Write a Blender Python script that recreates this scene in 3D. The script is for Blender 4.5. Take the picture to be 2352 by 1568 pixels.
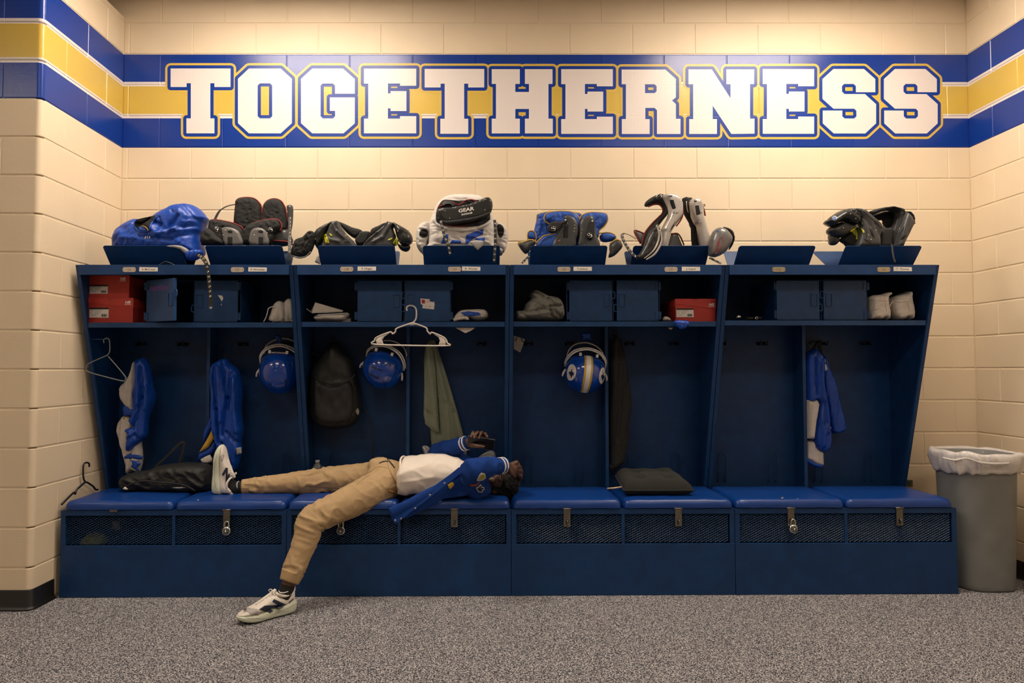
import bpy, bmesh, math, random
import numpy as np
from mathutils import Vector, Matrix, noise
from mathutils.geometry import tessellate_polygon, delaunay_2d_cdt

for o in list(bpy.data.objects): bpy.data.objects.remove(o, do_unlink=True)
random.seed(7)
SC = bpy.context.scene
COL = SC.collection
PI = math.pi

# ---------------------------------------------------------------- camera (24 mm, a touch of upward pitch, off-centre crop)
F = 1568.0
CAMZ, PITCH, YAW, ROLL, SX, SY, DIST = 1.2275, .03688, .00371, -.00134, -63.215, 5.14, 4.34473
cp, sp, cy, sy = math.cos(PITCH), math.sin(PITCH), math.cos(YAW), math.sin(YAW)
FW = Vector((sy*cp, cy*cp, sp)); RT = Vector((cy, -sy, 0)); UP = RT.cross(FW)
cr, sr = math.cos(ROLL), math.sin(ROLL)
AX = cr*RT + sr*UP; BX = -sr*RT + cr*UP
CAM = Vector((0, -DIST, CAMZ))
cd = bpy.data.cameras.new('camera'); cd.sensor_width = 36; cd.lens = 24
cd.shift_x = -SX/2352; cd.shift_y = SY/2352; cd.clip_start = .05; cd.clip_end = 60
camo = bpy.data.objects.new('camera', cd); COL.objects.link(camo)
M = Matrix.Identity(4)
for i, v in enumerate((AX, BX, -FW)):
    for k in range(3): M[k][i] = v[k]
M.translation = CAM
camo.matrix_world = M
SC.camera = camo

# ---------------------------------------------------------------- world, exposure
w = bpy.data.worlds.new('room_ambient'); SC.world = w; w.use_nodes = True
w.node_tree.nodes['Background'].inputs[0].default_value = (1, .86, .70, 1)
w.node_tree.nodes['Background'].inputs[1].default_value = 0.02
SC.view_settings.view_transform = 'Standard'; SC.view_settings.look = 'None'
SC.view_settings.gamma = 1; SC.view_settings.use_curve_mapping = False
SC.view_settings.exposure = 0.0
LAMP_COL = (1, .86, .715)
LAMP_ROWS = (1.0, .46, .14)
LAMP_W = 30.5       # radiance of the ceiling diffusers

# ---------------------------------------------------------------- pixel -> place (each with its own real depth)
def ray(u, v): return FW + AX*((u-1176-SX)/F) - BX*((v-784-SY)/F)
def at(u, v, Y):
    d = ray(u, v); return CAM + d*((Y+DIST)/d.y)
def atz(u, v, Z):
    d = ray(u, v); return CAM + d*((Z-CAMZ)/d.z)

# ---------------------------------------------------------------- mesh helpers
class MB:
    def __init__(s): s.v = []; s.f = []; s.smooth = False
    def add(s, V, Fc):
        b = len(s.v); s.v += [tuple(p) for p in V]; s.f += [tuple(i+b for i in f) for f in Fc]; return s
    def box(s, x0, x1, y0, y1, z0, z1):
        return s.add([(x0,y0,z0),(x1,y0,z0),(x1,y1,z0),(x0,y1,z0),(x0,y0,z1),(x1,y0,z1),(x1,y1,z1),(x0,y1,z1)],
                     [(0,3,2,1),(4,5,6,7),(0,1,5,4),(1,2,6,5),(2,3,7,6),(3,0,4,7)])
    def tf(s, m):
        s.v = [tuple(m @ Vector(p)) for p in s.v]; return s
    def join(s, o): return s.add(o.v, o.f)

def frames(path):
    P = [Vector(p) for p in path]; n = len(P); T = []
    for i in range(n):
        t = (P[min(i+1, n-1)] - P[max(i-1, 0)])
        T.append(t.normalized() if t.length > 1e-9 else Vector((0,0,1)))
    a = Vector((0,0,1)) if abs(T[0].z) < .9 else Vector((1,0,0))
    N = (a - T[0]*a.dot(T[0])).normalized(); out = []
    for i in range(n):
        N = (N - T[i]*N.dot(T[i]));
        if N.length < 1e-6: N = T[i].orthogonal()
        N.normalize(); out.append((P[i], T[i], N, T[i].cross(N)))
    return out
def smooth_path(P, k=6, closed=False):
    P = [Vector(p) for p in P]; n = len(P)
    if n < 3: return P
    out = []
    rng = range(n if closed else n-1)
    for i in rng:
        if closed: a, b, c, d = P[(i-1)%n], P[i], P[(i+1)%n], P[(i+2)%n]
        else: a, b, c, d = P[max(i-1,0)], P[i], P[i+1], P[min(i+2,n-1)]
        for j in range(k):
            t = j/k
            out.append(.5*((2*b)+(c-a)*t+(2*a-5*b+4*c-d)*t*t+(3*b-a-3*c+d)*t**3))
    if not closed: out.append(P[-1])
    return out
def tube(path, r, n=10, k=0, closed=False, flat=1.0, up=None):
    """round (or flattened) sweep; r number or list along the ORIGINAL path"""
    rr = r if isinstance(r, (list, tuple)) else [r]*len(path)
    if k:
        R3 = smooth_path([Vector((q, 0, 0)) for q in rr], k, closed) if len(rr) > 2 else None
        path2 = smooth_path(path, k, closed)
        rr = [q.x for q in R3] if R3 and len(R3) == len(path2) else [rr[0]+(rr[-1]-rr[0])*i/(len(path2)-1) for i in range(len(path2))]
        path = path2
    fr = frames(list(path)+([path[0]] if closed else []))
    if closed: fr = fr[:-1]
    mb = MB(); mb.smooth = True; V = []; Fc = []
    for i, (p, t, a, b) in enumerate(fr):
        if up is not None:
            u = Vector(up); a = (u - t*u.dot(t)).normalized(); b = t.cross(a)
        for j in range(n):
            q = 2*PI*j/n; V.append(p + a*(math.cos(q)*rr[i]*flat) + b*(math.sin(q)*rr[i]))
    m = len(fr)
    for i in range(m if closed else m-1):
        for j in range(n):
            i2 = (i+1) % m; Fc.append((i*n+j, i*n+(j+1)%n, i2*n+(j+1)%n, i2*n+j))
    if not closed:
        Fc.append(tuple(range(n-1, -1, -1))); Fc.append(tuple((m-1)*n+j for j in range(n)))
    return mb.add(V, Fc)
def capsule(path, r, n=14, k=5):
    """tube with rounded ends"""
    P = [Vector(p) for p in path]; rr = list(r) if isinstance(r, (list, tuple)) else [r]*len(P)
    t0 = (P[0]-P[1]).normalized(); t1 = (P[-1]-P[-2]).normalized()
    P2 = smooth_path(P, k); R2 = [q.x for q in smooth_path([Vector((q,0,0)) for q in rr], k)] if len(rr) > 2 else [rr[0]+(rr[1]-rr[0])*i/(len(P2)-1) for i in range(len(P2))]
    if len(P) < 3: P2 = P; R2 = rr
    a = [(P[0]+t0*rr[0]*s, rr[0]*math.sqrt(max(0, 1-s*s))) for s in (.985, .85, .6, .3)]
    b = [(P[-1]+t1*rr[-1]*s, rr[-1]*math.sqrt(max(0, 1-s*s))) for s in (.3, .6, .85, .985)]
    return tube([p for p, _ in a]+P2+[p for p, _ in b], [q for _, q in a]+R2+[q for _, q in b], n)
def loft(rings, closed_ends=True, loop=True):
    mb = MB(); mb.smooth = True; n = len(rings[0]); V = [p for r in rings for p in r]; Fc = []
    for i in range(len(rings)-1):
        for j in range(n if loop else n-1):
            Fc.append((i*n+j, i*n+(j+1)%n, (i+1)*n+(j+1)%n, (i+1)*n+j))
    if closed_ends and loop:
        Fc.append(tuple(range(n-1, -1, -1))); Fc.append(tuple((len(rings)-1)*n+j for j in range(n)))
    return mb.add(V, Fc)
def ellipsoid(c, r, n=16, m=10, rot=None):
    mb = MB(); mb.smooth = True; V = []; Fc = []
    for i in range(m+1):
        th = PI*i/m
        for j in range(n):
            ph = 2*PI*j/n
            p = Vector((r[0]*math.sin(th)*math.cos(ph), r[1]*math.sin(th)*math.sin(ph), r[2]*math.cos(th)))
            if rot is not None: p = rot @ p
            V.append(p+Vector(c))
    for i in range(m):
        for j in range(n):
            Fc.append((i*n+j, (i+1)*n+j, (i+1)*n+(j+1)%n, i*n+(j+1)%n))
    return mb.add(V, Fc)
def lathe(prof, n=24, origin=(0,0,0), axis='Z'):
    rings = []
    for r, h in prof:
        ring = []
        for j in range(n):
            q = 2*PI*j/n; c, s = math.cos(q)*r, math.sin(q)*r
            ring.append(Vector((c, s, h)) if axis == 'Z' else Vector((c, h, s)) if axis == 'Y' else Vector((h, c, s)))
        rings.append([p+Vector(origin) for p in ring])
    return loft(rings)
def prism(polys, place, d0, d1, chamfer=0):
    """polys: [outer, hole...] 2D; place(x,y,d)->3D; solid between d0 and d1"""
    mb = MB(); tri = tessellate_polygon([[Vector((p[0], p[1], 0)) for p in pl] for pl in polys])
    flat = [p for pl in polys for p in pl]; n = len(flat)
    mb.v = [tuple(place(p[0], p[1], d0)) for p in flat] + [tuple(place(p[0], p[1], d1)) for p in flat]
    mb.f = [tuple(t) for t in tri] + [tuple(i+n for i in reversed(t)) for t in tri]
    b = 0
    for pl in polys:
        m = len(pl)
        for i in range(m): mb.f.append((b+i, b+(i+1)%m, n+b+(i+1)%m, n+b+i))
        b += m
    return mb
def fixn(me):
    bm = bmesh.new(); bm.from_mesh(me); bmesh.ops.recalc_face_normals(bm, faces=bm.faces); bm.to_mesh(me); bm.free()

def tag(o, label=None, cat=None, group=None, kind=None):
    if label: o['label'] = label
    if cat: o['category'] = cat
    if group: o['group'] = group
    if kind: o['kind'] = kind
    return o
def mesh_of(name, mb, mat, fix=True, smooth=None):
    me = bpy.data.meshes.new(name); me.from_pydata([tuple(p) for p in mb.v], [], mb.f)
    if fix: fixn(me)
    me.update()
    if (mb.smooth if smooth is None else smooth): me.polygons.foreach_set('use_smooth', [True]*len(me.polygons))
    if mat is not None: me.materials.append(mat)
    return me
def link(name, me, parent=None, origin=None):
    o = bpy.data.objects.new(name, me); COL.objects.link(o)
    if parent is not None:
        o.parent = parent
        if parent.type == 'EMPTY' or parent.get('_moved'): o.matrix_parent_inverse = Matrix.Translation(-Vector(parent.location))
    elif me is not None and len(me.vertices):
        co = np.empty(len(me.vertices)*3); me.vertices.foreach_get('co', co); co = co.reshape(-1, 3)
        c = (co.min(0)+co.max(0))/2; c[2] = co[:, 2].min()
        me.transform(Matrix.Translation(-Vector(c))); o.location = c; o['_moved'] = 1
    return o
def obj(name, mb, mat, parent=None, bev=0, seg=2, smooth=None, sub=0, solid=0, fix=True, auto=False):
    o = link(name, mesh_of(name, mb, mat, fix, smooth), parent)
    if solid:
        m = o.modifiers.new('solid', 'SOLIDIFY'); m.thickness = solid; m.offset = 0
    if bev:
        m = o.modifiers.new('bevel', 'BEVEL'); m.width = bev; m.segments = seg; m.limit_method = 'ANGLE'; m.angle_limit = .6
        m.harden_normals = False
    if sub:
        m = o.modifiers.new('sub', 'SUBSURF'); m.levels = sub; m.render_levels = sub
    return o
def thing(name, label, cat, loc=(0,0,0), group=None):
    o = bpy.data.objects.new(name, None); COL.objects.link(o); o.location = loc; o.empty_display_size = .05
    return tag(o, label, cat, group)
def struct(name, mb, mat, **k):
    o = link(name, mesh_of(name, mb, mat)); o['kind'] = 'structure'; return o
def dup(o, parent=None, name=None):
    c = o.copy(); COL.objects.link(c); c.parent = parent
    for ch in o.children: dup(ch, c)
    return c

def blob(name, parts, mat, voxel=.008, smooth=6, parent=None, disp=None, factor=.5):
    """join closed shapes into ONE continuous surface"""
    mb = MB()
    for p in parts: mb.join(p)
    me = mesh_of('tmp', mb, None); t = bpy.data.objects.new('tmp', me); COL.objects.link(t)
    m = t.modifiers.new('r', 'REMESH'); m.mode = 'VOXEL'; m.voxel_size = voxel; m.adaptivity = 0
    if smooth:
        m = t.modifiers.new('s', 'SMOOTH'); m.factor = factor; m.iterations = smooth
    dg = bpy.context.evaluated_depsgraph_get()
    me2 = bpy.data.meshes.new_from_object(t.evaluated_get(dg))
    bpy.data.objects.remove(t, do_unlink=True); bpy.data.meshes.remove(me)
    if disp:
        nv = len(me2.vertices); co = np.empty(nv*3); no = np.empty(nv*3)
        me2.vertices.foreach_get('co', co); me2.vertices.foreach_get('normal', no)
        co = co.reshape(-1, 3); no = no.reshape(-1, 3)
        d = np.array([disp(Vector(c), Vector(q)) for c, q in zip(co, no)])
        co += no*d[:, None]; me2.vertices.foreach_set('co', co.ravel()); me2.update()
    me2.polygons.foreach_set('use_smooth', [True]*len(me2.polygons))
    me2.materials.clear(); me2.materials.append(mat); me2.name = name
    return link(name, me2, parent)

def poly_smooth(P, k=5):
    return [(q.x, q.y) for q in smooth_path([Vector((p[0], p[1], 0)) for p in P], k, True)]
def puff_mb(poly, Y, t=.03, R=None, res=None, fn=None, smooth=0, back=1.0, yfn=None, edge=.12):
    """solid with a traced outline: poly in px at depth Y (front bulges by t, back by t*back), own thickness and folds fn(u,v)->m"""
    if smooth: poly = poly_smooth(poly, smooth)
    us = [p[0] for p in poly]; vs = [p[1] for p in poly]
    w_, h_ = max(us)-min(us), max(vs)-min(vs)
    if res is None: res = max(2.2, min(w_, h_)/16)
    if R is None: R = min(w_, h_)*.35
    # resample the outline
    B = []
    n = len(poly)
    for i in range(n):
        a, b = poly[i], poly[(i+1) % n]; L = math.hypot(b[0]-a[0], b[1]-a[1]); m = max(1, int(L/res))
        for j in range(m): B.append((a[0]+(b[0]-a[0])*j/m, a[1]+(b[1]-a[1])*j/m))
    Ba = np.array(B); Bb = np.roll(Ba, -1, 0)
    gx = np.arange(min(us)+res*.5, max(us), res); gy = np.arange(min(vs)+res*.5, max(vs), res*.87)
    G = np.array([(x+(res*.5 if k % 2 else 0), y) for k, y in enumerate(gy) for x in gx]) if len(gx)*len(gy) else np.zeros((0, 2))
    def dist(Pt):
        if not len(Pt): return np.zeros(0), np.zeros(0, bool)
        d = np.full(len(Pt), 1e9); ins = np.zeros(len(Pt), bool)
        for a, b in zip(Ba, Bb):
            ab = b-a; l2 = (ab**2).sum()
            if l2 < 1e-12: continue
            q = np.clip(((Pt-a)@ab)/l2, 0, 1); d = np.minimum(d, np.hypot(*(Pt-(a+q[:, None]*ab)).T))
            c = ((a[1] > Pt[:, 1]) != (b[1] > Pt[:, 1]))
            if abs(b[1]-a[1]) > 1e-12:
                c &= Pt[:, 0] < (b[0]-a[0])*(Pt[:, 1]-a[1])/(b[1]-a[1])+a[0]; ins ^= c
        return d, ins
    d, ins = dist(G); keep = ins & (d > res*.45); G = G[keep]
    pts = [Vector(p) for p in B] + [Vector(p) for p in G]
    V, E_, Fc, *_ = delaunay_2d_cdt(pts, [(i, (i+1) % len(B)) for i in range(len(B))], [], 1, 1e-4)
    Va = np.array([(p.x, p.y) for p in V]); dd, _ = dist(Va)
    g = np.sqrt(np.clip(1-(1-np.clip(dd/R, 0, 1))**2, 0, 1))
    g = edge + (1-edge)*g
    mb = MB(); mb.smooth = True; front = []; bk = []
    for (u, v), gi, di in zip(Va, g, dd):
        y0 = Y if yfn is None else yfn(u, v)
        e = fn(u, v)*min(1, di/(R*.5)+.15) if fn else 0
        front.append(at(u, v, y0 - t*gi - e))
        c = at(u, v, y0); q = at(u, v, y0 + t*back*gi - e*.6)
        bk.append(Vector((c.x, q.y, c.z)))          # straight back from the mid-plane, not along the sight line
    # front points likewise keep the mid-plane's outline
    ft = []
    for (u, v), p in zip(Va, front):
        y0 = Y if yfn is None else yfn(u, v); c = at(u, v, y0); ft.append(Vector((c.x, p.y, c.z)))
    n = len(V)
    mb.v = [tuple(p) for p in ft]+[tuple(p) for p in bk]
    mb.f = [tuple(f) for f in Fc]+[tuple(i+n for i in reversed(f)) for f in Fc]
    cnt = {}
    for f in Fc:
        for i in range(len(f)):
            a, b = f[i], f[(i+1) % len(f)]; cnt[(a, b)] = 1
    for (a, b) in cnt:
        if (b, a) not in cnt: mb.f.append((b, a, a+n, b+n))
    return mb
def puff(name, poly, Y, mat, parent=None, **k):
    return obj(name, puff_mb(poly, Y, **k), mat, parent)
def strip(path, wid, nrm, th=.003, k=4):
    """flat band along a path, wid across, nrm = face direction"""
    P = smooth_path(path, k) if k else [Vector(p) for p in path]
    fr = frames(P); rings = []
    for i, (p, t, a, b) in enumerate(fr):
        nn = Vector(nrm[i] if isinstance(nrm, list) else nrm); nn = (nn - t*nn.dot(t)).normalized(); s = t.cross(nn)
        ww = (wid[0]+(wid[1]-wid[0])*i/(len(fr)-1)) if isinstance(wid, (tuple, list)) else wid
        rings.append([p+s*ww/2+nn*th/2, p-s*ww/2+nn*th/2, p-s*ww/2-nn*th/2, p+s*ww/2-nn*th/2])
    mb = loft(rings); mb.smooth = False
    return mb
def ring_mb(c, nrm, R, r, n=14, m=6):
    nn = Vector(nrm).normalized(); a = nn.orthogonal().normalized(); b = nn.cross(a); c = Vector(c)
    return tube([c+a*math.cos(2*PI*i/n)*R+b*math.sin(2*PI*i/n)*R for i in range(n)], r, m, closed=True)
def text_mb(s, size, place, bold=0, shear=0, ext=.0004):
    """lettering as thin mesh; place(x,y,d)->3D, x from the left end, y up from baseline"""
    c = bpy.data.curves.new('t', 'FONT'); c.body = s; c.size = size; c.shear = shear; c.offset = bold; c.extrude = ext; c.resolution_u = 2
    o = bpy.data.objects.new('t', c); COL.objects.link(o)
    dg = bpy.context.evaluated_depsgraph_get(); dg.update(); me = bpy.data.meshes.new_from_object(o.evaluated_get(dg))
    mb = MB(); xs = [v.co.x for v in me.vertices]; cx = (min(xs)+max(xs))/2 if xs else 0
    mb.v = [tuple(place(v.co.x-cx, v.co.y, v.co.z)) for v in me.vertices]; mb.f = [tuple(p.vertices) for p in me.polygons]
    bpy.data.objects.remove(o, do_unlink=True); bpy.data.curves.remove(c); bpy.data.meshes.remove(me)
    return mb
def nz(x, y=0, z=0): return noise.noise(Vector((x, y, z)))

# ---------------------------------------------------------------- materials
def lin(r, g, b):
    return tuple(((c/255)/12.92 if c/255 <= .04045 else ((c/255+.055)/1.055)**2.4) for c in (r, g, b))
MATS = {}
def mat(name, col, rough=.6, metal=0, var=0, vscale=20, bump=0, bscale=200, spec=.5, coat=0, sheen=0, alpha=1, trans=0, emit=0, weave=0):
    if name in MATS: return MATS[name]
    m = bpy.data.materials.new(name); m.use_nodes = True; nt = m.node_tree; b = nt.nodes['Principled BSDF']
    b.inputs['Base Color'].default_value = (*col, 1); b.inputs['Roughness'].default_value = rough; b.inputs['Metallic'].default_value = metal
    b.inputs['Specular IOR Level'].default_value = spec
    if coat: b.inputs['Coat Weight'].default_value = coat; b.inputs['Coat Roughness'].default_value = .08
    if sheen: b.inputs['Sheen Weight'].default_value = sheen; b.inputs['Sheen Roughness'].default_value = .5
    if trans: b.inputs['Transmission Weight'].default_value = trans
    if alpha < 1: b.inputs['Alpha'].default_value = alpha
    if emit: b.inputs['Emission Color'].default_value = (*col, 1); b.inputs['Emission Strength'].default_value = emit
    if var or bump or weave:
        tc = nt.nodes.new('ShaderNodeNewGeometry')
    if var:
        n = nt.nodes.new('ShaderNodeTexNoise'); n.inputs['Scale'].default_value = vscale; n.inputs['Detail'].default_value = 4
        nt.links.new(tc.outputs['Position'], n.inputs['Vector'])
        r = nt.nodes.new('ShaderNodeMapRange'); r.inputs[1].default_value = .3; r.inputs[2].default_value = .7
        r.inputs[3].default_value = 1-var; r.inputs[4].default_value = 1+var; nt.links.new(n.outputs[0], r.inputs[0])
        x = nt.nodes.new('ShaderNodeMix'); x.data_type = 'RGBA'; x.blend_type = 'MULTIPLY'; x.inputs[0].default_value = 1
        x.inputs[6].default_value = (*col, 1); nt.links.new(r.outputs[0], x.inputs[7]); nt.links.new(x.outputs[2], b.inputs['Base Color'])
    if bump:
        n2 = nt.nodes.new('ShaderNodeTexNoise'); n2.inputs['Scale'].default_value = bscale; n2.inputs['Detail'].default_value = 3
        nt.links.new(tc.outputs['Position'], n2.inputs['Vector'])
        bp = nt.nodes.new('ShaderNodeBump'); bp.inputs['Strength'].default_value = bump; bp.inputs['Distance'].default_value = .002
        nt.links.new(n2.outputs[0], bp.inputs['Height']); nt.links.new(bp.outputs[0], b.inputs['Normal'])
    MATS[name] = m; return m

# ---------------------------------------------------------------- details draped on finished surfaces
from mathutils.bvhtree import BVHTree
def bvh_of(o):
    me = o.data; Mw = Matrix.Identity(4)
    return BVHTree.FromPolygons([v.co.copy() for v in me.vertices], [tuple(p.vertices) for p in me.polygons])
def drape(name, P, m_, par, bv, off=.002, th=.003):
    pts = []
    n_ = len(P)
    for i in range(n_):
        A, B_ = Vector(P[i]), Vector(P[(i+1) % n_]); m = max(1, int((B_-A).length/2))
        for k in range(m): pts.append(A.lerp(B_, k/m))
    xs = [p.x for p in pts]; ys = [p.y for p in pts]; Vv = pts[:]
    y = min(ys)
    while y < max(ys):
        x = min(xs)
        while x < max(xs):
            ins = False
            for i in range(len(pts)):
                p, q = pts[i], pts[(i+1) % len(pts)]
                if (p.y > y) != (q.y > y) and x < (q.x-p.x)*(y-p.y)/(q.y-p.y)+p.x: ins = not ins
            if ins and min((Vector((x, y))-p).length for p in pts) > .8: Vv.append(Vector((x, y)))
            x += 2
        y += 2
    V2, _, F2, *_ = delaunay_2d_cdt(Vv, [(i, (i+1) % len(pts)) for i in range(len(pts))], [], 1, 1e-4)
    q = MB(); q.smooth = True; last = None; dep = []
    for p in V2:
        d = ray(p.x, p.y).normalized(); h = bv.ray_cast(CAM, d); dep.append(h[3])
    ok = [d for d in dep if d]; md = sorted(ok)[len(ok)//2] if ok else 3.7
    for p, h in zip(V2, dep):
        d = ray(p.x, p.y).normalized(); q.v.append(tuple(CAM+d*((h if h and abs(h-md) < .06 else md)-off)))
    q.f = [tuple(f) for f in F2]
    return obj(name, q, m_, par, solid=th)

def bvh_many(*os):
    V = []; Fc = []
    for o in os:
        b_ = len(V); V += [v.co.copy() for v in o.data.vertices]; Fc += [tuple(i+b_ for i in p.vertices) for p in o.data.polygons]
    return BVHTree.FromPolygons(V, Fc)
def seam_on(name, P, r, m_, par, bv, off=0, k=5, closed=False):
    out = []
    for q in smooth_path([Vector((u, v, 0)) for u, v in P], k, closed):
        d = ray(q.x, q.y).normalized(); h_ = bv.ray_cast(CAM, d)
        if h_[3] and (not out or abs(h_[3]-(out[-1]-CAM).length) < .08): out.append(CAM+d*(h_[3]-off))
    return obj(name, tube(out, r, 6), m_, par) if len(out) > 2 else None
def ridged(x, y, q): return 1-2*abs(nz(x, y, q))
def wrinkle(a, fx, fy, seed, rot=0):
    c_, s_ = math.cos(rot), math.sin(rot)
    def f(u, v):
        x, y = u*c_+v*s_, -u*s_+v*c_
        w_ = 1.2*nz(x*fx*.45, y*fy*.45+3, seed)
        return a*(.62*ridged(x*fx+w_, y*fy+w_*.5, seed)+.26*ridged(x*fx*1.9+w_, y*fy*1.9, seed+7)+.12*nz(u*.16, v*.16, seed))
    return f
def creases(L, base=None):
    """L: (u0,v0,u1,v1,width px,height m) ridges (+) and valleys (-)"""
    def f(u, v):
        q = base(u, v) if base else 0
        for u0, v0, u1, v1, wd, am in L:
            dx, dy = u1-u0, v1-v0; t = max(0, min(1, ((u-u0)*dx+(v-v0)*dy)/(dx*dx+dy*dy))); dd = math.hypot(u-u0-dx*t, v-v0-dy*t)
            q += am*math.exp(-(dd/wd)**2)
        return q
    return f
# ================================================================ ROOM
C8 = .2032; B16 = .4064
XL, XR, ZB, XJ = -2.310, 3.149, 2.6508, -1.8677
YC = -.801                      # front face of the short return wall on the left
CEIL = 3.66; ROOMX0, ROOMY0 = -5.2, -8.6

def wall_paint():
    m = bpy.data.materials.new('painted_block'); m.use_nodes = True; nt = m.node_tree; L = nt.links.new
    b = nt.nodes['Principled BSDF']
    g = nt.nodes.new('ShaderNodeNewGeometry'); s = nt.nodes.new('ShaderNodeSeparateXYZ'); L(g.outputs['Position'], s.inputs[0])
    mr = nt.nodes.new('ShaderNodeMapRange'); mr.inputs[1].default_value = ZB-.3048; mr.inputs[2].default_value = ZB+.9144; L(s.outputs[2], mr.inputs[0])
    cr_ = nt.nodes.new('ShaderNodeValToRGB'); cr_.color_ramp.interpolation = 'CONSTANT'; e = cr_.color_ramp.elements
    cream, blue, white, gold = (.76, .625, .445), (.002, .034, .27), (.72, .655, .625), (.61, .42, .075)
    def f(q): return .25+q*.5
    stops = [(0, cream), (f(0), blue), (f(.307), white), (f(.353), gold), (f(.655), white), (f(.703), blue), (f(1), cream)]
    e[0].position = 0; e[0].color = (*cream, 1); e[1].position = stops[1][0]; e[1].color = (*blue, 1)
    for p, c in stops[2:]:
        q = e.new(p); q.color = (*c, 1)
    L(mr.outputs[0], cr_.inputs[0])
    n = nt.nodes.new('ShaderNodeTexNoise'); n.inputs['Scale'].default_value = 2.5; n.inputs['Detail'].default_value = 6; L(g.outputs['Position'], n.inputs['Vector'])
    r = nt.nodes.new('ShaderNodeMapRange'); r.inputs[1].default_value = .3; r.inputs[2].default_value = .7; r.inputs[3].default_value = .95; r.inputs[4].default_value = 1.03; L(n.outputs[0], r.inputs[0])
    # scattered small scuffs
    v = nt.nodes.new('ShaderNodeTexVoronoi'); v.inputs['Scale'].default_value = 3.1; L(g.outputs['Position'], v.inputs['Vector'])
    t = nt.nodes.new('ShaderNodeMath'); t.operation = 'GREATER_THAN'; t.inputs[1].default_value = .012; L(v.outputs['Distance'], t.inputs[0])
    t2 = nt.nodes.new('ShaderNodeMapRange'); t2.inputs[3].default_value = .45; t2.inputs[4].default_value = 1; L(t.outputs[0], t2.inputs[0])
    mm = nt.nodes.new('ShaderNodeMath'); mm.operation = 'MULTIPLY'; L(r.outputs[0], mm.inputs[0]); L(t2.outputs[0], mm.inputs[1])
    x = nt.nodes.new('ShaderNodeMix'); x.data_type = 'RGBA'; x.blend_type = 'MULTIPLY'; x.inputs[0].default_value = 1
    L(cr_.outputs[0], x.inputs[6]); L(mm.outputs[0], x.inputs[7]); L(x.outputs[2], b.inputs['Base Color'])
    # the band is gloss enamel, the rest eggshell
    lo = nt.nodes.new('ShaderNodeMath'); lo.operation = 'GREATER_THAN'; lo.inputs[1].default_value = ZB; L(s.outputs[2], lo.inputs[0])
    hi = nt.nodes.new('ShaderNodeMath'); hi.operation = 'LESS_THAN'; hi.inputs[1].default_value = ZB+.6096; L(s.outputs[2], hi.inputs[0])
    an = nt.nodes.new('ShaderNodeMath'); an.operation = 'MULTIPLY'; L(lo.outputs[0], an.inputs[0]); L(hi.outputs[0], an.inputs[1])
    rr = nt.nodes.new('ShaderNodeMapRange'); rr.inputs[3].default_value = .55; rr.inputs[4].default_value = .26; L(an.outputs[0], rr.inputs[0]); L(rr.outputs[0], b.inputs['Roughness'])
    n2 = nt.nodes.new('ShaderNodeTexNoise'); n2.inputs['Scale'].default_value = 150; n2.inputs['Detail'].default_value = 5; L(g.outputs['Position'], n2.inputs['Vector'])
    bp = nt.nodes.new('ShaderNodeBump'); bp.inputs['Strength'].default_value = .16; bp.inputs['Distance'].default_value = .003; L(n2.outputs[0], bp.inputs['Height']); L(bp.outputs[0], b.inputs['Normal'])
    return m
PAINT = wall_paint()
def letter_mat(name, col, rough=.32):
    m = bpy.data.materials.new(name); m.use_nodes = True; nt = m.node_tree; L = nt.links.new; b = nt.nodes['Principled BSDF']
    b.inputs['Base Color'].default_value = (*col, 1); b.inputs['Roughness'].default_value = rough; b.inputs['Specular IOR Level'].default_value = .38
    g = nt.nodes.new('ShaderNodeNewGeometry'); s = nt.nodes.new('ShaderNodeSeparateXYZ'); L(g.outputs['Position'], s.inputs[0])
    cx = nt.nodes.new('ShaderNodeMath'); cx.operation = 'SUBTRACT'; cx.inputs[1].default_value = XJ-20*B16; L(s.outputs[0], cx.inputs[0])
    cz = nt.nodes.new('ShaderNodeMath'); cz.operation = 'SUBTRACT'; cz.inputs[1].default_value = ZB-12*C8-C8; L(s.outputs[2], cz.inputs[0])
    c = nt.nodes.new('ShaderNodeCombineXYZ'); L(cx.outputs[0], c.inputs[0]); L(cz.outputs[0], c.inputs[1])
    br = nt.nodes.new('ShaderNodeTexBrick'); br.inputs['Scale'].default_value = 1; br.inputs['Brick Width'].default_value = B16; br.inputs['Row Height'].default_value = C8
    br.inputs['Mortar Size'].default_value = .0035; br.inputs['Mortar Smooth'].default_value = .6; br.inputs['Bias'].default_value = 0; br.offset = .5
    br.inputs['Color1'].default_value = (1,1,1,1); br.inputs['Color2'].default_value = (1,1,1,1); br.inputs['Mortar'].default_value = (0,0,0,1)
    L(c.outputs[0], br.inputs['Vector'])
    n2 = nt.nodes.new('ShaderNodeTexNoise'); n2.inputs['Scale'].default_value = 150; n2.inputs['Detail'].default_value = 5; L(g.outputs['Position'], n2.inputs['Vector'])
    ad = nt.nodes.new('ShaderNodeMath'); ad.operation = 'MULTIPLY_ADD'; ad.inputs[1].default_value = .8; L(br.outputs['Color'], ad.inputs[0]); L(n2.outputs[0], ad.inputs[2])
    bp = nt.nodes.new('ShaderNodeBump'); bp.inputs['Strength'].default_value = .16; bp.inputs['Distance'].default_value = .003; L(ad.outputs[0], bp.inputs['Height']); L(bp.outputs[0], b.inputs['Normal'])
    return m

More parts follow.
